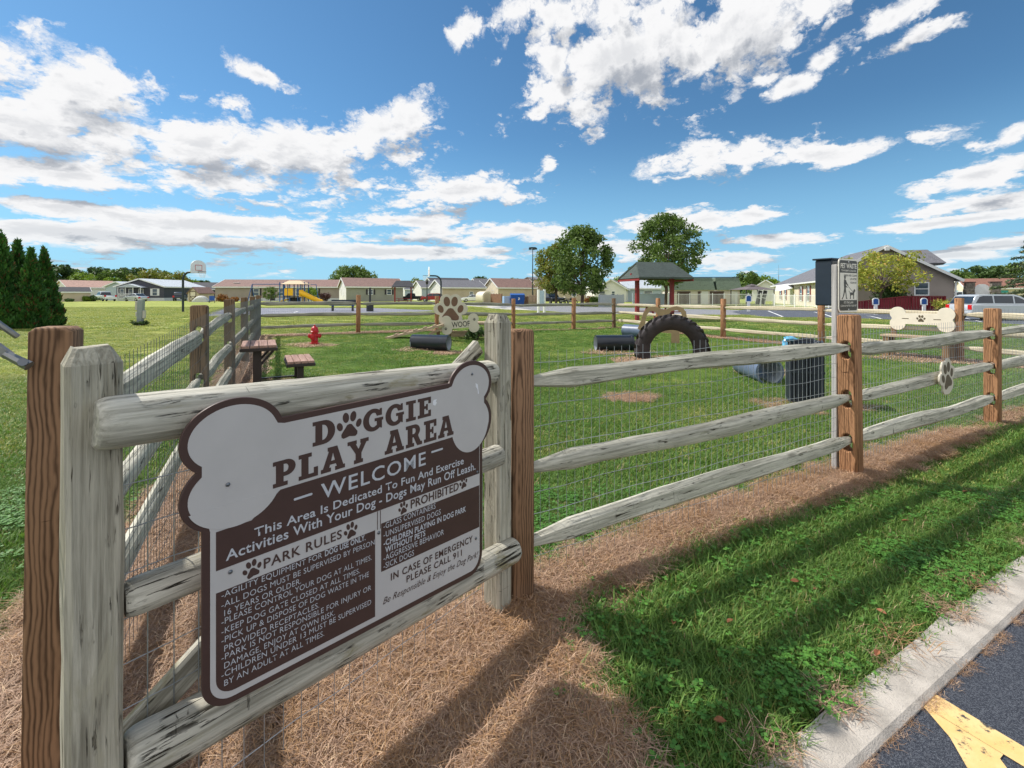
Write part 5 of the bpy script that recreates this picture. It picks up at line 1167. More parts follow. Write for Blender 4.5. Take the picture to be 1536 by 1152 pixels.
m_ = MB(); m_.box(-o_ - .10, -o_ - .01, -o_, L1, ze - .02, ze + .14); m_.build('gutter', M_TRIM, ch)
m_ = MB(); m_.box(W1 + .02, W1 + .14, -.12, -.01, -.2, EW - .45); m_.bar((W1 + .08, -.06, EW - .42), (W1 + .48, -.4, EW - .22), .1, .1); m_.build('downspout', M_TRIM, ch)
m_ = MB(); m_.box(W1 / 2 - .18, W1 / 2 + .18, -.75, -.55, RH - .45, RH - .1); m_.build('floodlight', M_TRIM, ch)
def cwin(T, w__, h__, sh=None):
    m_ = MB(); t = .1
    for x0, x1, z0, z1 in ((-w__ / 2 - t, w__ / 2 + t, h__ / 2, h__ / 2 + t), (-w__ / 2 - t, w__ / 2 + t, -h__ / 2 - t, -h__ / 2), (-w__ / 2 - t, -w__ / 2, -h__ / 2, h__ / 2), (w__ / 2, w__ / 2 + t, -h__ / 2, h__ / 2), (-w__ / 2, w__ / 2, -.04, .04)): m_.box(x0, x1, -.07, -.003, z0, z1)
    f = m_.build('window', M_TRIM, ch, T); m_ = MB(); m_.box(-w__ / 2, w__ / 2, -.03, -.005, -h__ / 2, h__ / 2); m_.build('pane', M_GLASS, f)
    if sh:
        for k in (-1, 1): m_ = MB(); c = k * (w__ / 2 + t + .26); m_.box(c - .22, c + .22, -.05, -.004, -h__ / 2 - .08, h__ / 2 + .08); m_.build('shutter', sh, f)
cwin(Matrix.Translation((8.55, 0, 2.0)), 1.0, 1.15); cwin(Matrix.Translation((1.7, 0, 1.5)), 1.1, 1.4, M_BRDOOR)
for yy in (5.5, 9.5, 20., 24.): cwin(Matrix.Translation((0, yy, 1.55)) @ Matrix.Rotation(R(-90), 4, 'Z'), 1.1, 1.7, M_REDSH)
m_ = MB(); m_.box(-.07, -.004, 14.5, 16.2, 0, 2.3); m_.build('door', M_TRIM, ch)
m_ = MB(); m_.add([(-.12, 13.8, 2.3), (-1.9, 13.8, 1.9), (-1.9, 16.8, 1.9), (-.12, 16.8, 2.3), (-.12, 15.3, 3.0), (-1.9, 15.3, 2.7)], [(0, 1, 5, 4), (2, 3, 4, 5), (1, 2, 5), (0, 3, 2, 1)]); m_.build('door_canopy', M_TRIM, ch)
m_ = MB(); Rr = RH - .1; m_.add([(W1 / 2 + .2, 4.2, Rr), (W1 - .5, 4.2, Rr), (W1 / 2 + .2, 2.2, 4.7), (W1 + .3, 2.2, 4.7), (W1 / 2 + .2, 6.2, 4.7), (W1 + .3, 6.2, 4.7), (W1 + .1, 2.4, 4.5), (W1 + .1, 6.0, 4.5), (W1 / 2 + .2, 2.4, 4.4), (W1 / 2 + .2, 6., 4.4)], [(0, 2, 3, 1), (0, 1, 5, 4), (1, 3, 5), (2, 8, 6, 3), (3, 6, 7, 5), (6, 8, 9, 7), (5, 7, 9, 4)]); m_.build('cross_roof', RF['grey'], ch)
m_ = MB(); m_.tube([(W1 - .9, 3.5, 3.6), (W1 - .9, 3.5, 4.55)], .07, 8); m_.build('vent_pipe', M_DARK, ch)
# red boarded ramp in front
rr0, rr1 = at(1276, 41.5), at(1417, 39.2); rd = (rr1 - rr0); rl_ = rd.length
ra = thing('access_ramp', 'dark red boarded ramp wall in front of the taupe house', 'ramp', (rr0.x, rr0.y, GZ(rr0.x, rr0.y)), math.atan2(rd.y, rd.x))
m_ = MB(); n = int(rl_ / .19)
for k in range(n): u = rl_ * (k + .5) / n; m_.box(u - .085, u + .085, 0, .03, -.25, .62 + .58 * min(1, u / (rl_ * .6)))
m_.build('boards', M_RAMP, ra)
m_ = MB(); m_.bar((0, -.05, .66), (rl_ * .6, -.05, 1.24), .10, .06); m_.bar((rl_ * .6, -.05, 1.24), (rl_, -.05, 1.24), .10, .06); m_.build('handrail', M_RAMP, ra)
for k in range(7): u = rl_ * k / 6; m_ = MB(); m_.box(u - .06, u + .06, -.10, -.003, -.3, .68 + .58 * min(1, u / (rl_ * .6))); m_.build('post', M_RAMP, ra)
# right edge houses
r1 = House('rust roofed house with a white gable behind the silver van', X(1462, 78), 82, R(-22), 9.5, 8, 2.7, 4.1, 'sage', 'rust'); r1.door('l', -1., m=M_TEAL).win('l', 1.2, 1.6, .8, 1.2)
m_ = MB(); m_.box(-.034, -.004, -4, 4, -.3, 2.68); m_.add([(-.034, -4, 2.68), (-.034, 4, 2.68), (-.034, 0, 4.05)], [(0, 1, 2)]); m_.build('gable_cladding', SD['white'], r1.r, Matrix.Translation((-4.75, 0, 0)))
House('cream house with teal door behind the stone pillars', X(1530, 70), 74, R(-28), 8, 6, 2.5, 3.9, 'cream', 'rust').door('l', -1., m=M_TEAL).win('f', -1.8, 1.5, .8, 1.2).door('f', .3, m=M_TEAL)
House('small rust roofed cottage left of the taupe house, mostly hidden by its wing', X(1158, 96), 98, R(58), 6, 5.2, 2.6, 4.4, 'white', 'rust')
sp_ = thing('stone_gate', 'white arched panel between two stone pillars', 'gate', (X(1473, 46), 46, GZ(X(1473, 46), 46)), R(-30))
M_STONE = mat('stacked_stone', lin(128, 120, 110), .9, .45, 9, bump=.9)
for sx in (-1, 1):
    m_ = MB()
    for k in range(9): j = .04 * ((k * 7) % 3 - 1); m_.box(sx * .95 - .36 + j, sx * .95 + .36 + j * .5, -.3, .3, -.3 + k * .32, -.3 + k * .32 + .31)
    m_.build('pillar', M_STONE, sp_, bevel=.02); m_ = MB(); m_.box(sx * .95 - .42, sx * .95 + .42, -.36, .36, 2.59, 2.68); m_.build('cap', M_DARK, sp_)
me = shape_mesh('arch_panel', [[(-.55, -.3), (.55, -.3), (.55, 1.95)] + arc(0, 1.95, .55, .5, 0, 180, 12)[1:] + []], .08); new_obj('arch_panel', stand(me), M_WHITE, sp_)

# ------------------------------------------------------------------ shelters, playground, hoops and posts
def shelter(label, px0, px1, d, ztop, zeave, rot, post_px, roof, D=2.2):
    x0, x1 = X(px0, d), X(px1, d); c = (x0 + x1) / 2; L = (x1 - x0) / math.cos(rot) * .93
    r_ = thing('picnic_shelter', label, 'shelter', (c, d, GZ(c, d)), rot)
    a, b = L / 2, D / 2; m_ = MB()
    vs = [(sx * (a - (0 if z == zeave else .55)), y, z) for sx in (-1, 1) for y, z in ((-b, zeave), (0, ztop), (b, zeave))]
    vs = [(-a, -b, zeave), (-a + .5, 0, ztop), (-a, b, zeave), (a, -b, zeave), (a - .5, 0, ztop), (a, b, zeave)]
    lo = [(p[0], p[1], p[2] - .09) for p in vs]
    m_.add(vs + lo, [(0, 3, 4, 1), (1, 4, 5, 2), (6, 7, 10, 9), (7, 8, 11, 10), (0, 6, 9, 3), (2, 5, 11, 8), (0, 1, 7, 6), (1, 2, 8, 7), (3, 9, 10, 4), (4, 10, 11, 5)]); m_.build('roof', RF[roof], r_)
    for sx in (-1, 1):
        m_ = MB(); xx = sx * (a - .17); m_.add([(sx * (a - .06), -b + .12, zeave - .05), (sx * (a - .06), b - .12, zeave - .05), (sx * (a - .5), 0, ztop - .12)], [(0, 1, 2)]); m_.build('gable', RF[roof], r_)
        m_ = MB(); m_.box(sx * (a - .02) - .03, sx * (a - .02) + .03, -b + .02, b - .02, zeave - .20, zeave - .095); m_.build('fascia', M_REDP, r_)
        m_ = MB(); px = sx * a * post_px; m_.box(px - .09, px + .09, -.09, .09, -.3, zeave + .1); m_.build('post', M_REDP, r_)
    m_ = MB(); m_.box(-a * .9, a * .9, -.06, .06, zeave + .101, zeave + .22); m_.build('beam', M_REDP, r_); return r_
shelter('picnic shelter with charcoal green shingle roof on two red posts behind the fence', 936, 1028, 24.5, 3.12, 2.28, R(14), .66, 'char', 2.3)
shelter('smaller far shelter with dark roof and red posts beside the sage hall', 588, 621, 63, 3.2, 2.35, R(10), .76, 'dark', 2.2)
def ptable(label, px, d, rot, s=1.):
    r_ = thing('picnic_table', label, 'table', at(px, d), rot)
    m_ = MB(); m_.box(-.95, .95, -.38, .38, .70, .75); m_.build('tabletop', M_REDP, r_)
    for y in (-.75, .75): m_ = MB(); m_.box(-.95, .95, y - .14, y + .14, .42, .46); m_.build('seat', M_REDP, r_)
    for x in (-.6, .6):
        for y in (-1, 1): m_ = MB(); m_.bar((x, y * .7, -.05), (x, y * .2, .699), .06, .09); m_.build('leg', M_REDP, r_)
    return r_
ptable('red picnic table under the charcoal green roofed shelter', 988, 25.2, R(14)); ptable('red picnic table under the smaller far shelter', 605, 64, R(10))
def hoop(label, px, d, top_z, arm, rot):
    r_ = thing('basketball_hoop', label, 'basketball hoop', at(px, d), rot)
    m_ = MB(); pts = [(0, 0, -.3), (0, 0, top_z - .55)] + [(.55 - .55 * math.cos(R(a)), 0, top_z - .55 + .55 * math.sin(R(a))) for a in (20, 45, 70, 90)] + [(arm, 0, top_z)]
    m_.tube(pts, .075, 10); m_.build('pole', M_POLE, r_, smooth=True)
    me = shape_mesh('backboard', [[(-.62, -.36), (.62, -.36)] + arc(0, .12, .62, .45, 8, 172, 12)], .04); me = remap(me, lambda a: np.stack([arm + .08 + a[:, 2], a[:, 0], top_z + .28 + a[:, 1]], 1)); bd = new_obj('backboard', me, M_WHITE, r_)
    m_ = MB()
    for a, b, c, e in ((-.28, .28, .03, .06), (-.28, .28, .40, .43), (-.28, -.25, .06, .40), (.25, .28, .06, .40)): m_.box(arm + .102, arm + .106, a, b, top_z + .08 + c, top_z + .08 + e)
    m_.build('target_square', M_TAIL, bd)
    m_ = MB(); m_.lathe([(.225, -.012), (.245, 0), (.225, .012), (.21, 0)], 20, 0, Matrix.Translation((arm + .42, 0, top_z + .02)), True); m_.bar((arm + .1, 0, top_z + .02), (arm + .2, 0, top_z + .02), .12, .03); m_.build('rim', M_POLE, r_)
    m_ = MB()
    for k in range(10):
        a = 2 * math.pi * k / 10; m_.tube([(arm + .42 + .22 * math.cos(a), .22 * math.sin(a), top_z), (arm + .42 + .13 * math.cos(a + .6), .13 * math.sin(a + .6), top_z - .42)], .008, 4)
    m_.build('net', M_WHITE, r_); return r_
hoop('basketball hoop with curved dark pole at the left end of the court', 274.5, 32.8, 2.86, 1.25, R(-12))
hoop('basketball hoop with curved dark pole at the right end of the court', 661.5, 43, 3.02, 1.05, R(196))
# playground
pgd = 62.; pl = thing('playground', 'blue and yellow climbing frame with tan roof and yellow tube slide', 'play structure', (X(440, pgd), pgd, .06), R(6))
def lx_(px): return X(px, pgd) - X(440, pgd)
for px in (424, 429, 438, 449.5, 453, 459):
    for y in (-.8, .8): m_ = MB(); m_.tube([(lx_(px), y, -.3), (lx_(px), y, 3.0)], .07, 8); m_.build('post', M_BLUE, pl)
m_ = MB(); a, b = lx_(428), lx_(460); c = (a + b) / 2; e = (b - a) / 2 + .1
prof = [(-e, -1.25, 2.72), (e, -1.25, 2.72), (e, 1.25, 2.72), (-e, 1.25, 2.72), (-e * .45, -.6, 3.22), (e * .45, -.6, 3.22), (e * .45, .6, 3.22), (-e * .45, .6, 3.22)]
m_.add([(c + p[0], p[1], p[2]) for p in prof], [(0, 1, 5, 4), (1, 2, 6, 5), (2, 3, 7, 6), (3, 0, 4, 7), (4, 5, 6, 7), (3, 2, 1, 0)]); m_.build('canopy', M_TANR, pl)
m_ = MB(); m_.box(lx_(430), lx_(460), -.9, .9, 1.05, 1.15); m_.build('deck', M_DARK, pl)
for p0, p1 in ((431, 435), (436, 443)): m_ = MB(); m_.box(lx_(p0), lx_(p1), -.95, -.90, 1.2, 2.15); m_.build('panel', M_YEL, pl)
m_ = MB(); m_.box(lx_(452), lx_(457.5), -1.0, -.93, 1.05, 1.95); m_.build('slide_entrance', M_YEL, pl)
m_ = MB(); m_.tube([(lx_(455), -1.0, 1.55), (lx_(459), -1.2, 1.45), (lx_(470), -1.3, .95), (lx_(480), -1.3, .48), (lx_(486), -1.3, .32)], [.34, .34, .33, .32, .3], 14); m_.build('tube_slide', M_YEL, pl, smooth=True)
m_ = MB(); m_.add([(lx_(433), -.5, .75), (lx_(433), .2, .75), (lx_(426), -.5, .6), (lx_(426), .2, .6), (lx_(417), -.5, .08), (lx_(417), .2, .08), (lx_(433), -.5, .6), (lx_(433), .2, .6), (lx_(426), -.5, .42), (lx_(426), .2, .42), (lx_(417), -.5, .0), (lx_(417), .2, .0)], [(0, 1, 3, 2), (2, 3, 5, 4), (6, 8, 9, 7), (8, 10, 11, 9), (0, 2, 8, 6), (2, 4, 10, 8), (1, 7, 9, 3), (3, 9, 11, 5), (4, 5, 11, 10), (0, 6, 7, 1)]); m_.build('small_slide', M_YEL, pl)
m_ = MB(); 
for k in range(6): m_.box(lx_(436 + k * 2.2), lx_(437.2 + k * 2.2), -.6, .3, .05, .95)
m_.build('climbing_bars', M_DARK, pl)
m_ = MB(); m_.box(lx_(453), lx_(459), -.35, .35, -.2, 1.0); m_.build('rock_base', M_TANR, pl)
sw = thing('swing_set', 'blue swing frame with long top bar left of the climbing frame', 'swing set', (X(402, 63), 63, .06), R(3))
sx0, sx1 = X(379, 63) - X(402, 63), X(426, 63) - X(402, 63)
m_ = MB(); m_.tube([(sx0, 0, 2.75), (sx1, 0, 2.75)], .05, 8); m_.build('top_bar', M_BLUE, sw)
for x in (sx0, sx1):
    for y in (-1, 1): m_ = MB(); m_.tube([(x + .2 * (-1 if x < 0 else 1), y * 1.1, -.2), (x, 0, 2.75)], .05, 8); m_.build('leg', M_BLUE, sw)
for k in range(1, 4):
    u = sx0 + (sx1 - sx0) * k / 4; m_ = MB()
    for s_ in (-.25, .25): m_.tube([(u + s_, 0, .6), (u + s_ * .9, 0, 2.7)], .012, 4)
    m_.build('chain', M_STEEL, sw); m_ = MB(); m_.box(u - .28, u + .28, -.1, .1, .56, .6); m_.build('swing_seat', M_DARK, sw)
sw2 = thing('swing_arch', 'blue leaning arch pole right of the climbing frame', 'play structure', (X(470, 64), 64, .06))
m_ = MB(); m_.tube([(X(458, 64) - X(470, 64), 0, 2.7), (X(474, 64) - X(470, 64), 0, 2.75), (X(481, 64) - X(470, 64), -.4, -.2)], .05, 8); m_.build('arch_pole', M_BLUE, sw2)
# park bench, court post, lamps, pedestals
pb = thing('park_bench', 'dark blue park bench on the near edge of the court', 'bench', at(514, 34.5), R(2))
m_ = MB(); m_.box(-.92, .92, -.2, .2, .42, .47); m_.build('seat', M_BLUE, pb); m_ = MB(); m_.box(-.92, .92, .22, .26, .52, .86); m_.build('backrest', M_NAVY, pb)
for x in (-.75, .75): m_ = MB(); m_.bar((x, .24, .86), (x, .20, .40), .05, .05); m_.box(x - .03, x + .03, -.17, .2, -.1, .419); m_.build('leg', M_NAVY, pb)
cpz = thing('court_post', 'black pole with a wide base standing on the court edge right of the bench', 'post', at(555, 34))
m_ = MB(); m_.tube([(0, 0, -.2), (0, 0, 1.78)], .075, 8); m_.build('pole', M_BLACK, cpz); m_ = MB(); m_.lathe([(.26, -.05), (.26, .46), (.22, .5), (.1, .5)], 14); m_.build('base', M_BLACK, cpz)
def lamp(label, px, d, h, kind):
    r_ = thing('lamp_post', label, 'lamp post', at(px, d)); m_ = MB(); m_.tube([(0, 0, -.3), (0, 0, h)], [.10 + h * .006, .06], 8); m_.build('pole', M_POLE, r_)
    if kind == 'flood':
        m_ = MB(); m_.lathe([(.05, h), (.75, h + .02), (.75, h + .12), (.05, h + .14)], 12); m_.build('ring', M_POLE, r_)
        for k in range(5): a = k * 1.256; m_ = MB(); m_.box(.62 * math.cos(a) - .28, .62 * math.cos(a) + .28, .62 * math.sin(a) - .2, .62 * math.sin(a) + .2, h - .32, h - .01); m_.build('lamp_head', M_POLE, r_)
    else:
        m_ = MB(); m_.lathe([(.08, h), (.2, h + .1), (.24, h + .45), (.28, h + .47), (.04, h + .75)], 10); m_.build('lamp_head', M_DARK, r_)
    return r_
lamp('tall floodlight mast rising above the olive tree', 799, 92, 10.8, 'flood'); lamp('short dark lantern post in front of the blue grey house', 640.5, 78, 3.0, 'lantern')
am = thing('antenna_mast', 'thin grey radio mast left of the taupe house roof', 'antenna', at(1168, 95)); m_ = MB(); m_.tube([(0, 0, -.3), (0, 0, 5.6)], .05, 6); m_.tube([(0, 0, 5.6), (0, 0, 7.6)], .02, 6); m_.build('mast', M_STEEL, am)
pe = thing('utility_pedestal', 'leaning grey utility post with meter boxes in the open field', 'utility post', at(210, 18.4), 0); LT = Matrix.Rotation(R(3), 4, 'Y')
m_ = MB(); m_.box(-.10, .10, -.08, .08, -.3, 1.05); m_.build('post', M_STEEL if False else mat('grey_metal_paint', lin(140, 148, 150), .6, .1), pe, LT, bevel=.01)
for b in ((-.20, -.103, -.06, .06, .62, .98), (-.17, -.103, -.06, .06, .36, .55), (.103, .19, -.05, .05, .30, .62)): m_ = MB(); m_.box(*b); m_.build('meter_box', M_LCONC, pe, LT, bevel=.01)
for px, t in ((1123, 'blue topped white parking sign post in front of the pool house railings'), (1313.5, 'blue topped white parking sign post left of the other before the red ramp'), (1386, 'blue topped white parking sign post at the right end of the red ramp')):
    d = 37; r_ = thing('parking_sign', t, 'sign', at(px, d), R(-22), 'parking sign posts'); m_ = MB(); m_.box(-.11, .11, -.06, .06, -.3, .78); m_.build('post', M_WHITE, r_)
    me = shape_mesh('sign_head', [[(-.22, .78), (.22, .78), (.22, 1.18)] + arc(0, 1.18, .22, .18, 0, 180, 8)[1:]], .10); new_obj('sign_head', stand(me), M_WHITE, r_)
    me = shape_mesh('sign_face', [[(-.16, .84), (.16, .84), (.16, 1.17)] + arc(0, 1.17, .16, .12, 0, 180, 8)[1:]], .01); new_obj('sign_face', stand(me, .056), M_BLUE, r_)
ws = thing('notice_board', 'white two legged notice board seen almost edge on in front of the olive tree', 'sign', at(812, 33.5), R(40))
for x in (-.30, .30): m_ = MB(); m_.box(x - .07, x + .07, -.07, .07, -.3, 1.75); m_.build('post', M_WHITE, ws)
m_ = MB(); m_.box(-.229, .229, -.05, .05, .55, 1.68); m_.build('panel', mat('pale_blue_panel', lin(176, 196, 214), .5, .05), ws)
# yard things by the drive
M_DUMP = mat('dumpster_blue', lin(30, 84, 156), .5, .1)
dm = thing('dumpster', 'blue dumpster behind the back fence', 'dumpster', (X(776, 62), 62, 0), R(4)); m_ = MB(); m_.add([(-.85, -.6, .05), (.85, -.6, .05), (.95, -.75, 1.25), (-.95, -.75, 1.25), (-.85, .7, .05), (.85, .7, .05), (.95, .75, 1.45), (-.95, .75, 1.45)], [(0, 1, 2, 3), (5, 4, 7, 6), (1, 5, 6, 2), (4, 0, 3, 7), (3, 2, 6, 7), (0, 4, 5, 1)]); m_.build('body', M_DUMP, dm)
m_ = MB(); m_.add([(-.97, -.78, 1.27), (.97, -.78, 1.27), (.97, .78, 1.48), (-.97, .78, 1.48), (-.97, -.78, 1.33), (.97, -.78, 1.33), (.97, .78, 1.54), (-.97, .78, 1.54)], [(0, 3, 2, 1), (4, 5, 6, 7), (0, 1, 5, 4), (1, 2, 6, 5), (2, 3, 7, 6), (3, 0, 4, 7)]); m_.build('lid', M_DUMP, dm)
me = shape_mesh('white_mark', [[(-.12, -.2), (.02, -.2), (.16, -.02), (.05, .05), (.14, .22), (-.16, .22), (-.02, .05)]], .006); new_obj('white_mark', stand(me), M_WHITE, dm, Matrix.Translation((.15, -.715, .85)))
for sx in (-1, 1): m_ = MB(); m_.box(sx * 1.0 - .04, sx * 1.0 + .04, -.3, .3, .7, .85); m_.build('lift_pocket', M_DUMP, dm)
cbn = thing('storage_cabinet', 'pale blue upright cabinet left of the blue dumpster', 'cabinet', (X(760, 62), 62, 0), R(20)); m_ = MB(); m_.box(-.5, .5, -.4, .4, 0, 1.15); m_.build('body', mat('pale_blue_metal', lin(150, 180, 210), .5, .06), cbn, bevel=.03); m_ = MB(); m_.box(-.42, .42, -.43, -.402, .1, 1.05); m_.build('door', SD['blue'], cbn)
rs_ = thing('round_roof_shed', 'small tan shed with a rounded barrel roof', 'shed', (X(726, 74), 74, 0), R(40))
me = shape_mesh('body', [[(-1.0, -.2), (1.0, -.2), (1.0, 1.05)] + arc(0, 1.05, 1.0, .85, 0, 180, 14)[1:]], 1.9); new_obj('body', stand(me), SD['cream'], rs_)
me = shape_mesh('door', [[(-.72, 0), (.72, 0), (.72, 1.0)] + arc(0, 1.0, .72, .62, 0, 180, 14)[1:]], .03); new_obj('door', stand(me, .97), SD['tan'], rs_)
def board_fence(label, px0, px1, d0, d1, h, m, gap=.02, bw=.14, name='board_fence', top=None, nposts=4):
    a, b = at(px0, d0), at(px1, d1); dv = b - a; L = dv.length; r_ = thing(name, label, 'fence', (a.x, a.y, GZ(a.x, a.y)), math.atan2(dv.y, dv.x))
    m_ = MB(); n = max(2, int(L / (bw + gap)))
    for k in range(n): u = L * (k + .5) / n; m_.box(u - bw / 2, u + bw / 2, -.012, .012, -.1, h)
    m_.build('boards', m, r_)
    for z in (.25, h - .2): m_ = MB(); m_.box(0, L, .013, .06, z, z + .09); m_.build('rail', m, r_)
    for k in range(nposts + 1): u = L * k / nposts; m_ = MB(); m_.box(u - .05, u + .05, .061, .16, -.2, h + .08); m_.build('post', m, r_)
    return r_
M_BRF = mat('brown_fence_boards', lin(132, 98, 80), .8, .2); M_GREYF = mat('grey_panel_boards', lin(176, 182, 188), .6, .08); M_NAVF = mat('navy_boards', lin(54, 70, 90), .7, .1); M_PKF = mat('pinkish_boards', lin(196, 170, 152), .8, .1)
board_fence('brown board fence between the round topped shed and the cabinet', 736, 752, 73, 70, 1.35, M_BRF)
board_fence('short brown fence right of the blue dumpster', 785, 792, 66, 68, 1.1, M_BRF, nposts=2)
board_fence('pinkish board fence in front of the tall beige hall', 793, 812, 68, 69, 1.3, M_PKF)
board_fence('grey panelled enclosure left of the picnic shelter', 900, 936, 50, 54, 1.35, M_GREYF, gap=.008)
board_fence('pale blue grey fence behind the picnic shelter posts', 950, 1004, 60, 62, 1.5, SD['blue'], gap=.008)
board_fence('dark navy fence in front of the long pale blue house', 116, 140, 98, 98, 1.1, M_NAVF)
def railing(label, px0, px1, d0, d1, h, bays):
    a, b = at(px0, d0), at(px1, d1); dv = b - a; L = dv.length; r_ = thing('metal_railing', label, 'railing', (a.x, a.y, GZ(a.x, a.y)), math.atan2(dv.y, dv.x))
    m_ = MB(); n = int(L / .14)
    for k in range(n): u = L * (k + .5) / n; m_.box(u - .014, u + .014, -.012, .012, .1, h)
    m_.build('bars', M_WHITE, r_)
    for z in (.12, h - .12): m_ = MB(); m_.box(0, L, -.025, .025, z, z + .045); m_.build('rail', M_WHITE, r_)
    for k in range(bays + 1): u = L * k / bays; m_ = MB(); m_.box(u - .05, u + .05, -.05, .05, -.2, h + .08); m_.build('post', M_WHITE, r_)
    return r_
railing('white metal pool railing in front of the pool house', 1002, 1160, 58, 53, 1.5, 9); railing('white metal railing below the sunlit wing of the taupe house', 1162, 1262, 52.5, 45, 1.35, 6)
gz_ = thing('pool_gazebo', 'grey canopied gazebo between the pool house and the taupe house', 'gazebo', (X(1134, 62), 63, 0), R(10))
m_ = MB(); m_.add([(-2.3, -1.8, 2.05), (2.3, -1.8, 2.05), (2.3, 1.8, 2.05), (-2.3, 1.8, 2.05), (-.5, -.4, 2.55), (.5, -.4, 2.55), (.5, .4, 2.55), (-.5, .4, 2.55)], [(0, 1, 5, 4), (1, 2, 6, 5), (2, 3, 7, 6), (3, 0, 4, 7), (3, 2, 1, 0), (4, 5, 6, 7)]); m_.build('canopy', mat('grey_fabric', lin(110, 102, 104), .8, .1), gz_)
m_ = MB(); m_.add([(-.7, -.55, 2.60), (.7, -.55, 2.60), (.7, .55, 2.60), (-.7, .55, 2.60), (0, 0, 2.85)], [(0, 1, 4), (1, 2, 4), (2, 3, 4), (3, 0, 4), (3, 2, 1, 0)]); m_.build('vent_cap', mat('grey_fabric', lin(110, 102, 104)), gz_)
for x in (-2.1, 2.1):
    for y in (-1.6, 1.6): m_ = MB(); m_.box(x - .05, x + .05, y - .05, y + .05, -.2, 2.049); m_.build('post', M_DARK, gz_)
lf = thing('leaning_loungers', 'white framed lounger with dark slings stood on end by the pool railing', 'lounger', (X(1142, 56), 57, 0), R(-10))
for k in (0, 1):
    m_ = MB(); T = Matrix.Translation((k * .62, .1 * k, 0)) @ Matrix.Rotation(R(12), 4, 'Y'); 
    for b in ((-.28, -.23, -.03, .03, 0, 2.0), (.23, .28, -.03, .03, 0, 2.0), (-.229, .229, -.03, .03, 1.94, 2.0), (-.229, .229, -.03, .03, .95, 1.02)): m_.box(*b)
    m_.build('frame', M_WHITE, lf, T); m_ = MB(); m_.box(-.228, .228, -.01, .01, .2, .94); m_.box(-.228, .228, -.01, .01, 1.03, 1.93); m_.build('sling', M_DARK, lf, T)
rk = thing('covered_car', 'car under a pale grey cover beside the small barn shed', 'covered car', (X(302, 77), 77, GZ(-40, 77)), R(8))
m_ = MB(); N = 10
for i in range(9):
    u = -1 + i / 4.; hh_ = (.95 * (1 - abs(u) ** 2.6) + .12); 
    m_.v += [(u * 1.25, .8 * math.cos(math.pi * j / N) * (1 - .2 * abs(u) ** 3), max(-.1, hh_ * math.sin(math.pi * j / N) ** .6)) for j in range(N + 1)]
    if i: b = (i - 1) * (N + 1); m_.f += [(b + j, b + j + 1, b + N + 2 + j, b + N + 1 + j) for j in range(N)]; m_.mi += [0] * N
m_.build('cover', mat('grey_cover', lin(190, 190, 184), .7, .1), rk, smooth=True)
bc = thing('lawn_chair', 'blue lawn chair on the grass by the autumn coloured bush', 'chair', at(318, 70), R(35))
m_ = MB(); m_.bar((-.3, -.35, .42), (-.3, .3, .30), .6, .05) if False else m_.box(-.35, .35, -.35, .3, .34, .40); m_.build('seat', M_BLUE, bc); m_ = MB(); m_.bar((0, .28, .40), (0, .62, 1.05), .7, .05); m_.build('backrest', M_BLUE, bc)
for x in (-.33, .33):
    for y in (-.3, .28): m_ = MB(); m_.box(x - .03, x + .03, y - .03, y + .03, -.1, .339); m_.build('leg', M_NAVY, bc)

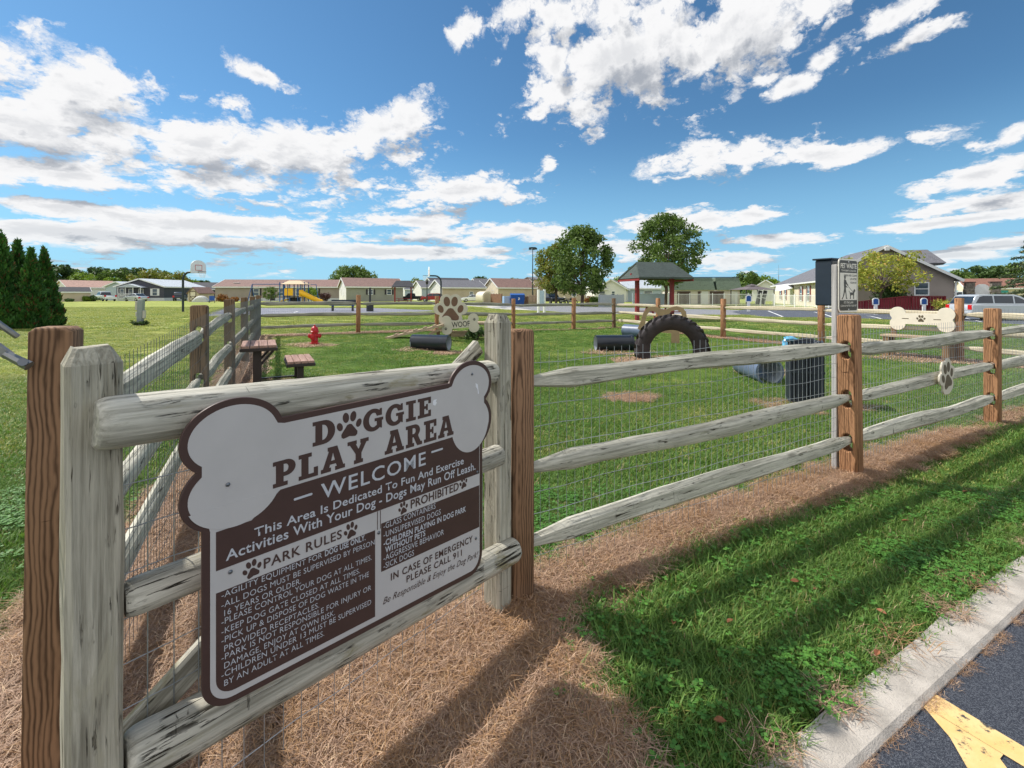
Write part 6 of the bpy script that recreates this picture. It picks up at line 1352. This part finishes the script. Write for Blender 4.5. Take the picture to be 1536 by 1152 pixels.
# ------------------------------------------------------------------ vehicles (local +X is the nose)
def car(name, label, cat, p, rot, col, kind='sedan', sc=1., z=None):
    r_ = thing(name, label, cat, (p[0], p[1], GZ(p[0], p[1]) if z is None else z), rot)
    L, Wd = {'sedan': (4.6, 1.78), 'suv': (4.6, 1.85), 'van': (5.0, 1.92), 'pickup': (5.5, 1.95)}[kind]; a = L / 2
    m = mat('car_paint_' + col, dict(silver=lin(196, 202, 206), white=lin(232, 234, 236), red=lin(150, 26, 34), dark=lin(38, 42, 50), navy=lin(34, 44, 62), grey=lin(150, 156, 162))[col], .28, .03, 2, metal=.25, spec=.5, coat=.5)
    lower = {'sedan': [(-a, .35), (-a, .78), (-a + .15, .92), (-a + .9, .98), (.9, .95), (a - .5, .86), (a - .08, .70), (a, .45), (a - .05, .30), (-a + .1, .30)],
             'suv': [(-a, .40), (-a, 1.0), (-a + .1, 1.06), (.9, 1.04), (a - .4, .98), (a - .05, .82), (a, .5), (a - .05, .36), (-a + .1, .36)],
             'van': [(-a, .38), (-a - .02, 1.0), (-a + .08, 1.08), (1.2, 1.04), (a - .5, .92), (a - .06, .74), (a, .45), (a - .05, .32), (-a + .1, .32)],
             'pickup': [(-a, .5), (-a, 1.12), (-.55, 1.12), (-.5, 1.12), (1.0, 1.10), (a - .3, 1.06), (a - .04, .92), (a, .55), (a - .05, .42), (-a + .1, .42)]}[kind]
    cab = {'sedan': [(-a + .7, .94), (-a + 1.35, 1.42), (-.2, 1.48), (.35, 1.40), (1.15, .94)], 'suv': [(-a + .08, 1.03), (-a + .35, 1.66), (-a + .8, 1.74), (.2, 1.72), (.55, 1.62), (1.2, 1.03)],
           'van': [(-a + .06, 1.05), (-a + .42, 1.64), (-a + .7, 1.74), (.4, 1.74), (.8, 1.62), (1.75, 1.02)], 'pickup': [(-.62, 1.10), (-.52, 1.78), (-.2, 1.84), (.7, 1.82), (1.35, 1.10)]}[kind]
    new_obj('body', stand(shape_mesh('body', [lower], Wd, .05)), m, r_)
    me = stand(shape_mesh('cabin', [cab], Wd - .18, .04)); zb = min(c[1] for c in cab)
    def tp(q): k = 1 - .14 * np.clip((q[:, 2] - zb) / .7, 0, 1); return np.stack([q[:, 0], q[:, 1] * k, q[:, 2]], 1)
    new_obj('cabin', remap(me, tp), m, r_)
    # side glass: the cabin outline inset, standing proud of the cabin sides
    cxm = sum(c[0] for c in cab) / len(cab); czm = (zb + max(c[1] for c in cab)) / 2
    ins = [(cxm + (x - cxm) * .86, czm + (zc - czm) * .70 + .02) for x, zc in cab]
    xs = [min(i[0] for i in ins), -.25 if kind != 'pickup' else .1, max(i[0] for i in ins)]
    def clip(pts, lo, hi):
        def half(P, f):
            o = []
            for p, q in zip(P, P[1:] + P[:1]):
                fp, fq = f(p), f(q)
                if fp >= 0: o.append(p)
                if (fp >= 0) != (fq >= 0): t = fp / (fp - fq); o.append((p[0] + (q[0] - p[0]) * t, p[1] + (q[1] - p[1]) * t))
            return o
        return half(half(pts, lambda p: p[0] - lo), lambda p: hi - p[0])
    cuts = [(xs[0], xs[1] - .04), (xs[1] + .04, xs[2])] if kind != 'van' else [(xs[0], -1.05), (-.95, .25), (.35, xs[2])]
    for lo, hi in cuts:
        P = clip(ins, lo, hi)
        if len(P) < 3: continue
        for sd in (-1, 1):
            def wy(x_, zc): return sd * ((Wd - .18) / 2 * (1 - .14 * min(max((zc - zb) / .7, 0), 1)) + .008)
            m_ = MB(); m_.add([(x_, wy(x_, zc), zc) for x_, zc in P] + [(x_, wy(x_, zc) - sd * .01, zc) for x_, zc in P], [tuple(range(len(P)))] + [tuple(range(len(P), 2 * len(P)))[::-1]] + [(i, (i + 1) % len(P), len(P) + (i + 1) % len(P), len(P) + i) for i in range(len(P))]); m_.build('window', M_DGLASS, r_)
    for nm, (p, q) in (('rear_window', (cab[0], cab[1])), ('windscreen', (cab[-1], cab[-2]))):
        dx, dz = q[0] - p[0], q[1] - p[1]; sg = -1 if nm == 'rear_window' else 1; k = math.hypot(dx, dz); nx, nz = sg * abs(dz) / k * .02, abs(dx) / k * .02
        s0, s1 = (p[0] + dx * .12 + nx, p[1] + dz * .12 + nz), (p[0] + dx * .94 + nx, p[1] + dz * .94 + nz); w0, w1 = Wd / 2 - .17, Wd / 2 - .28
        m_ = MB(); m_.add([(s0[0], -w0, s0[1]), (s0[0], w0, s0[1]), (s1[0], w1, s1[1]), (s1[0], -w1, s1[1])], [(0, 1, 2, 3)]); m_.build(nm, M_DGLASS, r_)
    if kind == 'pickup': m_ = MB(); m_.box(-a + .08, -.7, -Wd / 2 + .12, Wd / 2 - .12, 1.122, 1.15); m_.build('bed_cover', M_DARK, r_)
    for sx in (-1, 1):
        for sy in (-1, 1):
            cxw = sx * (a - .92); T = Matrix.Translation((cxw, sy * (Wd / 2 - .10), .34)) @ Matrix.Rotation(R(90), 4, 'X'); wh = MB(); wh.lathe([(.2, -.11), (.31, -.11), (.34, -.08), (.34, .08), (.31, .11), (.2, .11)], 24, 0, T); tw = wh.build('wheel', M_TYRE, r_, smooth=True)
            m_ = MB(); m_.lathe([(0, -.09), (.20, -.115), (.21, 0), (.20, .115), (0, .09)], 16, 0, T); m_.build('rim', M_RIM, tw)
    zt = lower[1][1]
    for sy in (-1, 1):
        m_ = MB(); m_.box(-a - .03, -a + .12, sy * (Wd / 2 - .16) - .13, sy * (Wd / 2 - .16) + .17, zt - .28, zt + .05); m_.build('tail_light', M_TAIL, r_, bevel=.02)
        m_ = MB(); m_.box(a - .30, a - .03, sy * (Wd / 2 - .22) - .18, sy * (Wd / 2 - .22) + .20, .62, .76); m_.build('headlight', M_HEAD, r_, bevel=.02)
    m_ = MB(); m_.box(-a - .07, -a + .12, -Wd / 2 + .06, Wd / 2 - .06, .40, .60); m_.build('rear_bumper', m, r_, bevel=.03)
    m_ = MB(); m_.box(-a - .085, -a - .071, -.26, .26, .66 if kind == 'van' else .45, .80 if kind == 'van' else .58); m_.build('number_plate', M_WHITE, r_)
    r_.scale = (sc,) * 3; return r_
def V(px, d): return (X(px, d), d)
car('minivan', 'silver minivan parked at the far right with its tail toward the dog park', 'van', (33.0, 31.0), R(-2), 'silver', 'van')
car('pickup_truck', 'white pickup truck parked left of the stone pillars', 'pickup', V(1440, 66), R(160), 'white', 'pickup')
car('pickup_truck', 'white pickup truck parked in front of the long pale blue house', 'pickup', V(157, 88), R(150), 'white', 'pickup')
car('parked_car', 'silver car parked before the white porch', 'car', V(204, 86), R(160), 'silver', 'sedan')
car('parked_car', 'dark car parked left of the small barn shed', 'car', V(270, 90), R(120), 'navy', 'suv')
car('parked_car', 'dark pickup parked under the far shelter roof line', 'pickup', V(618, 92), R(176), 'dark', 'pickup', .85)
car('parked_car', 'red car parked before the blue grey house', 'car', V(648, 84), R(178), 'red', 'suv', .86)
car('pickup_truck', 'dark pickup truck facing the drive behind the olive tree', 'pickup', V(826, 66), R(-70), 'dark', 'pickup', .9)
car('parked_car', 'white low car beside the round topped shed', 'car', V(708, 80), R(196), 'white', 'sedan', .85)
def motorbike(label, px, d, rot):
    r_ = thing('motorcycle', label, 'motorcycle', at(px, d), rot, 'motorcycles under the twin trees')
    for x in (-.7, .7): T = Matrix.Translation((x, 0, .32)) @ Matrix.Rotation(R(90), 4, 'X'); m_ = MB(); m_.lathe([(.22, -.06), (.31, -.05), (.32, 0), (.31, .05), (.22, .06)], 18, 0, T, True); m_.build('wheel', M_TYRE, r_)
    m_ = MB(); m_.box(-.45, .45, -.14, .14, .30, .62); m_.build('engine', M_STEEL, r_, bevel=.05); m_ = MB(); m_.lathe([(0, -.3), (.16, -.2), (.17, .1), (0, .3)], 12, 0, Matrix.Translation((.15, 0, .78)) @ Matrix.Rotation(R(90), 4, 'Y')); m_.build('tank', M_BLACK, r_, smooth=True)
    m_ = MB(); m_.box(-.7, -.1, -.15, .15, .70, .80); m_.build('seat', M_BLACK, r_, bevel=.03); m_ = MB(); m_.tube([(.7, 0, .32), (.45, 0, 1.0)], .04, 6); m_.tube([(.35, -.35, 1.05), (.45, 0, 1.0), (.35, .35, 1.05)], .02, 6); m_.build('handlebar', M_STEEL, r_)
motorbike('left motorcycle parked under the twin trees', 844, 64, R(20)); motorbike('right motorcycle parked under the twin trees', 856, 64, R(10))

# ------------------------------------------------------------------ trees and shrubs
def leaf_cloud(clumps, per, size, up=.25, seed=0, aspect=.55):
    """many small leaf faces scattered through clumps (centre, radius)"""
    g = np.random.default_rng(seed); n = per * len(clumps)
    c = np.repeat(np.array([k[0] for k in clumps], float), per, 0); r = np.repeat(np.array([k[1] for k in clumps], float), per, 0)
    if r.ndim == 1: r = np.stack([r, r, r * .8], 1)
    d = g.normal(size=(n, 3)); d /= np.linalg.norm(d, axis=1)[:, None]; rad = g.random(n) ** .45
    p = c + d * r * rad[:, None]
    nrm = d * .7 + g.normal(size=(n, 3)) * .8 + np.array([0, 0, up]); nrm /= np.linalg.norm(nrm, axis=1)[:, None]
    t = np.cross(nrm, g.normal(size=(n, 3))); t /= np.linalg.norm(t, axis=1)[:, None] + 1e-9; b = np.cross(nrm, t)
    s = size * g.uniform(.6, 1.35, n)[:, None]
    V = np.stack([p - t * s, p + b * s * aspect + nrm * s * .12, p + t * s, p - b * s * aspect + nrm * s * .12], 1).reshape(-1, 3)
    return V, np.arange(n * 4).reshape(-1, 4)
def np_mesh(name, V, Fq): me = bpy.data.meshes.new(name); me.from_pydata(V.tolist(), [], Fq.tolist()); return me
def crown_clumps(seed, h0, h1, rx, shape, n, cr):
    """clump centres filling a crown from h0 to h1; shape(u) gives the relative radius at height u"""
    g = random.Random(seed); out = []
    for i in range(n):
        u = (i + g.random()) / n; a = i * 2.39996 + g.uniform(-.5, .5); k = shape(u); q = g.uniform(.25, 1.25) ** .7
        out.append(((rx * k * q * math.cos(a), rx * k * q * math.sin(a), h0 + (h1 - h0) * u), cr * g.uniform(.7, 1.25)))
    return out
M_LF = leafmat('summer_leaves', lin(62, 88, 44), lin(124, 148, 72), .28); M_LFO = leafmat('olive_leaves', lin(92, 108, 48), lin(162, 166, 82), .3, lin(150, 120, 60)); M_LFY = leafmat('yellow_green_leaves', lin(122, 134, 50), lin(200, 200, 92), .34, lin(196, 160, 80))
M_LFD = leafmat('dark_leaves', lin(50, 74, 44), lin(98, 124, 66), .2); M_LFB = leafmat('bright_leaves', lin(84, 120, 40), lin(150, 172, 64), .32); M_ARB = leafmat('arborvitae_sprays', lin(34, 72, 40), lin(84, 132, 58), .15, lin(110, 74, 50)); M_SPR = leafmat('spruce_needles', lin(52, 76, 60), lin(112, 128, 84), .15, lin(150, 146, 90)); M_LFR = leafmat('autumn_leaves', lin(120, 84, 46), lin(182, 120, 66), .25, lin(90, 110, 50))
def tree(name, label, p, H_, trunk, rx, lm, seed, n=46, per=150, size=.2, shape=None, cr=None, group=None, forks=5, cat='tree', tr=.16):
    r_ = thing(name, label, cat, (p[0], p[1], GZ(p[0], p[1])), random.random() * 6, group)
    g = random.Random(seed); shape = shape or (lambda u: math.sin(math.pi * min(1, .12 + u * .86)) ** .6)
    cl = crown_clumps(seed, trunk, H_, rx, shape, n, cr or rx * .30)
    m_ = MB(); m_.tube([(0, 0, -.3), (0, 0, .1), (.05, .02, trunk * .6), (.02, -.04, trunk * 1.1), (0, 0, H_ * .55), (0, 0, H_ * .85)], [tr * 1.5, tr * 1.1, tr * .95, tr * .8, tr * .4, tr * .1], 9)
    for k in range(forks * 3):
        c = cl[g.randrange(len(cl))][0]; z = trunk * g.uniform(.65, 1.25); m_.tube([(0, 0, z), (c[0] * .35, c[1] * .35, z + (c[2] - z) * .5), (c[0] * .9, c[1] * .9, max(c[2], z + .2))], [tr * .5, tr * .3, tr * .06], 6)
    m_.build('trunk', M_BARK, r_, smooth=True)
    V, Fq = leaf_cloud(cl, per, size, seed=seed); new_obj('crown', np_mesh('crown', V, Fq), lm, r_); return r_
oval = lambda u: (math.sin(math.pi * (.10 + .84 * u)) ** .62) * (1.06 - .28 * u)
tree('broad_tree', 'olive tinged tree, shorter left one of the twin trees', V(834, 60), 7.8, 1.9, 2.9, M_LFO, 5, 56, 105, .18, oval, .85)
tree('broad_tree', 'tall dark green tree, right one of the twin trees', V(873, 54), 9.2, 1.9, 3.5, M_LF, 6, 76, 125, .19, oval, .95, tr=.2)
tree('broad_tree', 'tall round dark green tree behind the picnic shelter', V(999, 60), 11.6, 3.0, 4.3, M_LF, 8, 88, 125, .20, oval, 1.1, tr=.22)
umb_ = lambda u: .95 - .45 * u + .0 * u
tree('small_tree', 'yellow green spreading tree in front of the taupe house', V(1322, 43), 5.1, 2.0, 3.2, M_LFY, 12, 46, 85, .135, lambda u: .55 + .5 * math.sin(math.pi * (.15 + .75 * u)), .72, tr=.1)
tree('small_tree', 'sparse little tree in front of the long taupe house', V(406, 80), 2.5, .7, 1.15, M_LF, 14, 22, 70, .11, None, .4, tr=.05)
tree('small_tree', 'small leafy tree just right of the climbing frame', V(467, 80), 2.3, .5, 1.1, M_LFB, 15, 20, 70, .12, None, .45, tr=.05)
tree('small_tree', 'bright lime green tree behind the white pickup at far left', V(164, 124), 5.6, .8, 3.0, M_LFB, 16, 26, 90, .3, None, 1.0)
tree('broad_tree', 'wide dark dome of a tree behind the sage hall', V(530, 150), 9.6, 1.6, 7.0, M_LF, 17, 60, 150, .38, lambda u: math.cos(u * 1.35) ** .55, 2.2, tr=.3)
# far trees beyond the houses: four crowns reused
protos = []
for i, (lm, h, rx_) in enumerate(((M_LFD, 10, 5), (M_LF, 9, 5.5), (M_LFO, 8.5, 5.5), (M_LFB, 8, 5))):
    protos.append((lm, h, rx_, 30 + i))
made = {}
FAR = [(80, 150, 0, 1.12, 'dark round tree above the pink roof'), (104, 156, 1, 1.05, 'mid green tree above the tan shed'), (126, 150, 3, .92, 'light green tree behind the pale blue house'), (150, 158, 0, 1.0, 'dark tree directly behind the lime tree'), (176, 152, 1, 1.0, 'round tree above the white pickup'), (200, 160, 0, 1.06, 'dark tree above the slate gable'), (222, 152, 2, .98, 'olive tree behind the porch roof'), (243, 158, 1, .96, 'mid green tree right of the porch'), (262, 152, 2, .92, 'olive tree left of the basketball pole'), (285, 160, 3, .78, 'light green tree right of the basketball pole'), (308, 168, 0, .66, 'dark tree peeping over the low dark house'),
       (338, 190, 0, .58, 'dark treetop over the left end of the long roof'), (398, 195, 1, .55, 'treetop over the middle of the long roof'), (413, 190, 0, .66, 'dark treetop above the swing frame'), (436, 196, 2, .62, 'olive treetop behind the tan canopy'), (486, 180, 1, .70, 'treetop at the right end of the long roof'),
       (628, 170, 2, .74, 'olive treetop right of the far shelter'), (655, 185, 1, .62, 'treetop behind the second basketball hoop'), (698, 175, 1, .72, 'mid green treetop left of the dark treetop over the shed'), (722, 178, 0, .80, 'dark treetop over the round topped shed'), (752, 182, 3, .66, 'light treetop over the cream house'), (772, 170, 1, .74, 'treetop left of the floodlight mast'),
       (936, 150, 3, .86, 'bright treetop over the white gabled house'), (905, 160, 1, .6, 'low treetop between twin trees and white house'), (1096, 150, 0, .58, 'dark treetop over the pool house roof'), (1122, 140, 1, .80, 'rounded tree behind the gazebo, left'), (1142, 150, 3, .90, 'rounded light tree behind the gazebo, right'), (1158, 170, 1, .70, 'low tree beside the radio mast'),
       (1436, 130, 1, .86, 'tree at the right end of the taupe house'), (1456, 140, 3, .92, 'light green tree over the rust roof'), (1474, 132, 0, .98, 'dark pointed tree over the stone pillars'), (1496, 145, 1, 1.0, 'round tree right of the stone pillars'), (1524, 136, 1, 1.05, 'round tree at the far right edge')]
for i, (px, d, k, sc, lab) in enumerate(FAR):
    lm, h, rx_, sd_ = protos[k]
    if k not in made:
        o = tree('far_tree', lab, V(px, d), h, 1.2, rx_, lm, sd_, 34, 120, .42, lambda u: math.sin(math.pi * (.18 + .74 * u)) ** .6, 1.7, 'trees beyond the houses', 4); made[k] = o
    else:
        o = copy_tree(made[k]); o['label'] = lab; o.location = (X(px, d), d, 0); o.rotation_euler = (0, 0, random.random() * 6)
    o.scale = (sc * random.uniform(.9, 1.15), sc, sc * random.uniform(.92, 1.08))
# arborvitae row at the left
def arb(label, px, d, H_, rb, seed):
    p = at(px, d); r_ = thing('arborvitae', label, 'evergreen', p, random.random() * 6, 'evergreen row at the left edge'); g = np.random.default_rng(seed)
    m_ = MB(); m_.tube([(0, 0, -.3), (0, 0, H_ * .9)], [.12, .02], 7); m_.build('trunk', M_BARK, r_)
    n = 9000; u = 1 - np.sqrt(g.random(n)) * .985; a = g.random(n) * 6.2832
    lump = 1 + .16 * np.sin(a * 5 + u * 23) + .12 * np.sin(a * 3 - u * 41 + seed) + .08 * np.sin(a * 11 + u * 70)
    rad = rb * (np.clip(1 - u, 0, 1) ** .92) * (1 - .22 * np.exp(-u * 14)) * lump * (1 - .30 * g.random(n) ** 2)
    c = np.stack([np.cos(a) * rad, np.sin(a) * rad, u * H_ * (1 + .02 * np.sin(a * 4 + seed)) + .02], 1)
    up = np.stack([np.cos(a) * .55, np.sin(a) * .55, np.full(n, 1.)], 1) + g.normal(size=(n, 3)) * .3; up /= np.linalg.norm(up, axis=1)[:, None]
    side = np.cross(up, g.normal(size=(n, 3))); side /= np.linalg.norm(side, axis=1)[:, None]; s = .075 * g.uniform(.6, 1.5, n)[:, None]
    Vv = np.stack([c - up * s, c + side * s * .6, c + up * s * 1.5, c - side * s * .6], 1).reshape(-1, 3)
    new_obj('foliage', np_mesh('foliage', Vv, np.arange(n * 4).reshape(-1, 4)), M_ARB, r_); return r_
for a in (('tallest dark evergreen of the row, cut by the left edge of the picture', 2, 16.6, 3.55, .66, 1), ('evergreen second from the left in the row', 26, 17.8, 3.42, .62, 2), ('narrow shorter evergreen in the front of the row', 47, 17.0, 2.95, .52, 3), ('rightmost evergreen of the row', 66, 17.8, 3.05, .56, 4)): arb(*a)
# spruce at the right edge
spz = at(1564, 34); sr_ = thing('spruce_tree', 'loose needled spruce at the right edge of the picture', 'spruce', spz); m_ = MB(); m_.tube([(0, 0, -.4), (0, 0, 7.0)], [.2, .03], 8); g = np.random.default_rng(9); VV = []
for k in range(58):
    z = 1.0 + 5.8 * (k / 58.) ** .9; a = k * 2.4; Lb = (7.2 - z) * .56 + .2; tip = np.array([math.cos(a) * Lb, math.sin(a) * Lb, z - .18 * Lb + .1]); m_.tube([(0, 0, z), tuple(tip)], [.035, .008], 5)
    n = int(230 * Lb / 2); t = .15 + .85 * g.random(n); w2 = .30 * (1.15 - t) * Lb * .6; base = np.array([0, 0, z]) * (1 - t)[:, None] + tip * t[:, None]; sd2 = np.array([-math.sin(a), math.cos(a), 0]); base = base + sd2 * (g.normal(size=n) * w2 * .7)[:, None] + np.array([0, 0, 1]) * (g.normal(size=n) * .06)[:, None]
    di = np.array([math.cos(a), math.sin(a), .1]) + g.normal(size=(n, 3)) * .6; di /= np.linalg.norm(di, axis=1)[:, None]; s2 = np.cross(di, g.normal(size=(n, 3))); s2 /= np.linalg.norm(s2, axis=1)[:, None]; s = .10 * g.uniform(.6, 1.3, n)[:, None]
    VV.append(np.stack([base - di * s, base + s2 * s * .35, base + di * s, base - s2 * s * .35], 1).reshape(-1, 3))
m_.build('trunk', M_BARK, sr_); VV = np.concatenate(VV); new_obj('foliage', np_mesh('foliage', VV, np.arange(len(VV)).reshape(-1, 4)), M_SPR, sr_)
def bush(label, px, d, rx_, h, lm, seed, ry=None, n=14, per=90, size=.09, group=None):
    p = at(px, d); r_ = thing('bush', label, 'bush', p, 0, group); g = random.Random(seed)
    cl = [((rx_ * .75 * g.uniform(-1, 1), (ry or rx_) * .7 * g.uniform(-1, 1), h * g.uniform(.2, .72)), (rx_ * .38, (ry or rx_) * .38, h * .3)) for _ in range(n)]
    m_ = MB()
    for k in range(5): c = cl[k][0]; m_.tube([(0, 0, -.1), c], [.03, .01], 5)
    m_.build('stems', M_BARK, r_); V_, F_ = leaf_cloud(cl, per, size, seed=seed); new_obj('foliage', np_mesh('foliage', V_, F_), lm, r_)
bush('autumn tinted bush at the left end of the long taupe house', 331, 80, 1.2, 1.55, M_LFR, 41, size=.12); bush('low rusty bush right of the autumn tinted bush', 350, 80, 1.0, .95, M_LFR, 42, size=.12)
bush('purple leaved bush beside the sage hall', 489, 82, 1.2, 1.7, leafmat('purple_leaves', lin(66, 40, 48), lin(120, 84, 84), .2), 43, size=.12)
bush('dark conifer bush tucked against the taupe house', 1336, 43.8, 1.35, 2.9, M_LFD, 44, n=34, per=150, size=.10)
bush('low green hedge between the red ramp and the silver van', 1436, 38, 1.8, 1.25, M_LFY, 45, .8, n=30, per=110, size=.08)
bush('dark green clipped hedge left of the white pickup', 126, 85, 1.5, 1.2, M_LFD, 46, .7, size=.12); bush('light green shrub in the middle of the far left hedge', 131, 84, .7, 1.0, M_LFB, 47, size=.1); bush('dark shrub at the right end of the far left hedge', 141, 85, 1.2, 1.15, M_LFD, 48, size=.12)
bush('small dark shrub against the tan garden shed', 105, 80, .7, .65, M_LFD, 49, size=.1); bush('round shrub under the twin trees', 893, 62, .9, 1.2, M_LF, 50, size=.1); bush('reddish shrub beside the twin trees', 884, 66, .8, 1.2, M_LFR, 51, size=.1)
bush('tuft of tall weeds growing through the ramp platform', 712, 13.6, .28, .42, M_LFD, 52, .2, n=8, per=40, size=.05); bush('dark weeds around the foot of the utility post', 211, 18.3, .32, .22, M_LFD, 53, .25, n=8, per=50, size=.04)
bush('yellow green groundcover at the foot of the red ramp', 1330, 38.5, 1.0, .35, M_LFY, 54, .4, n=10, per=60, size=.07)
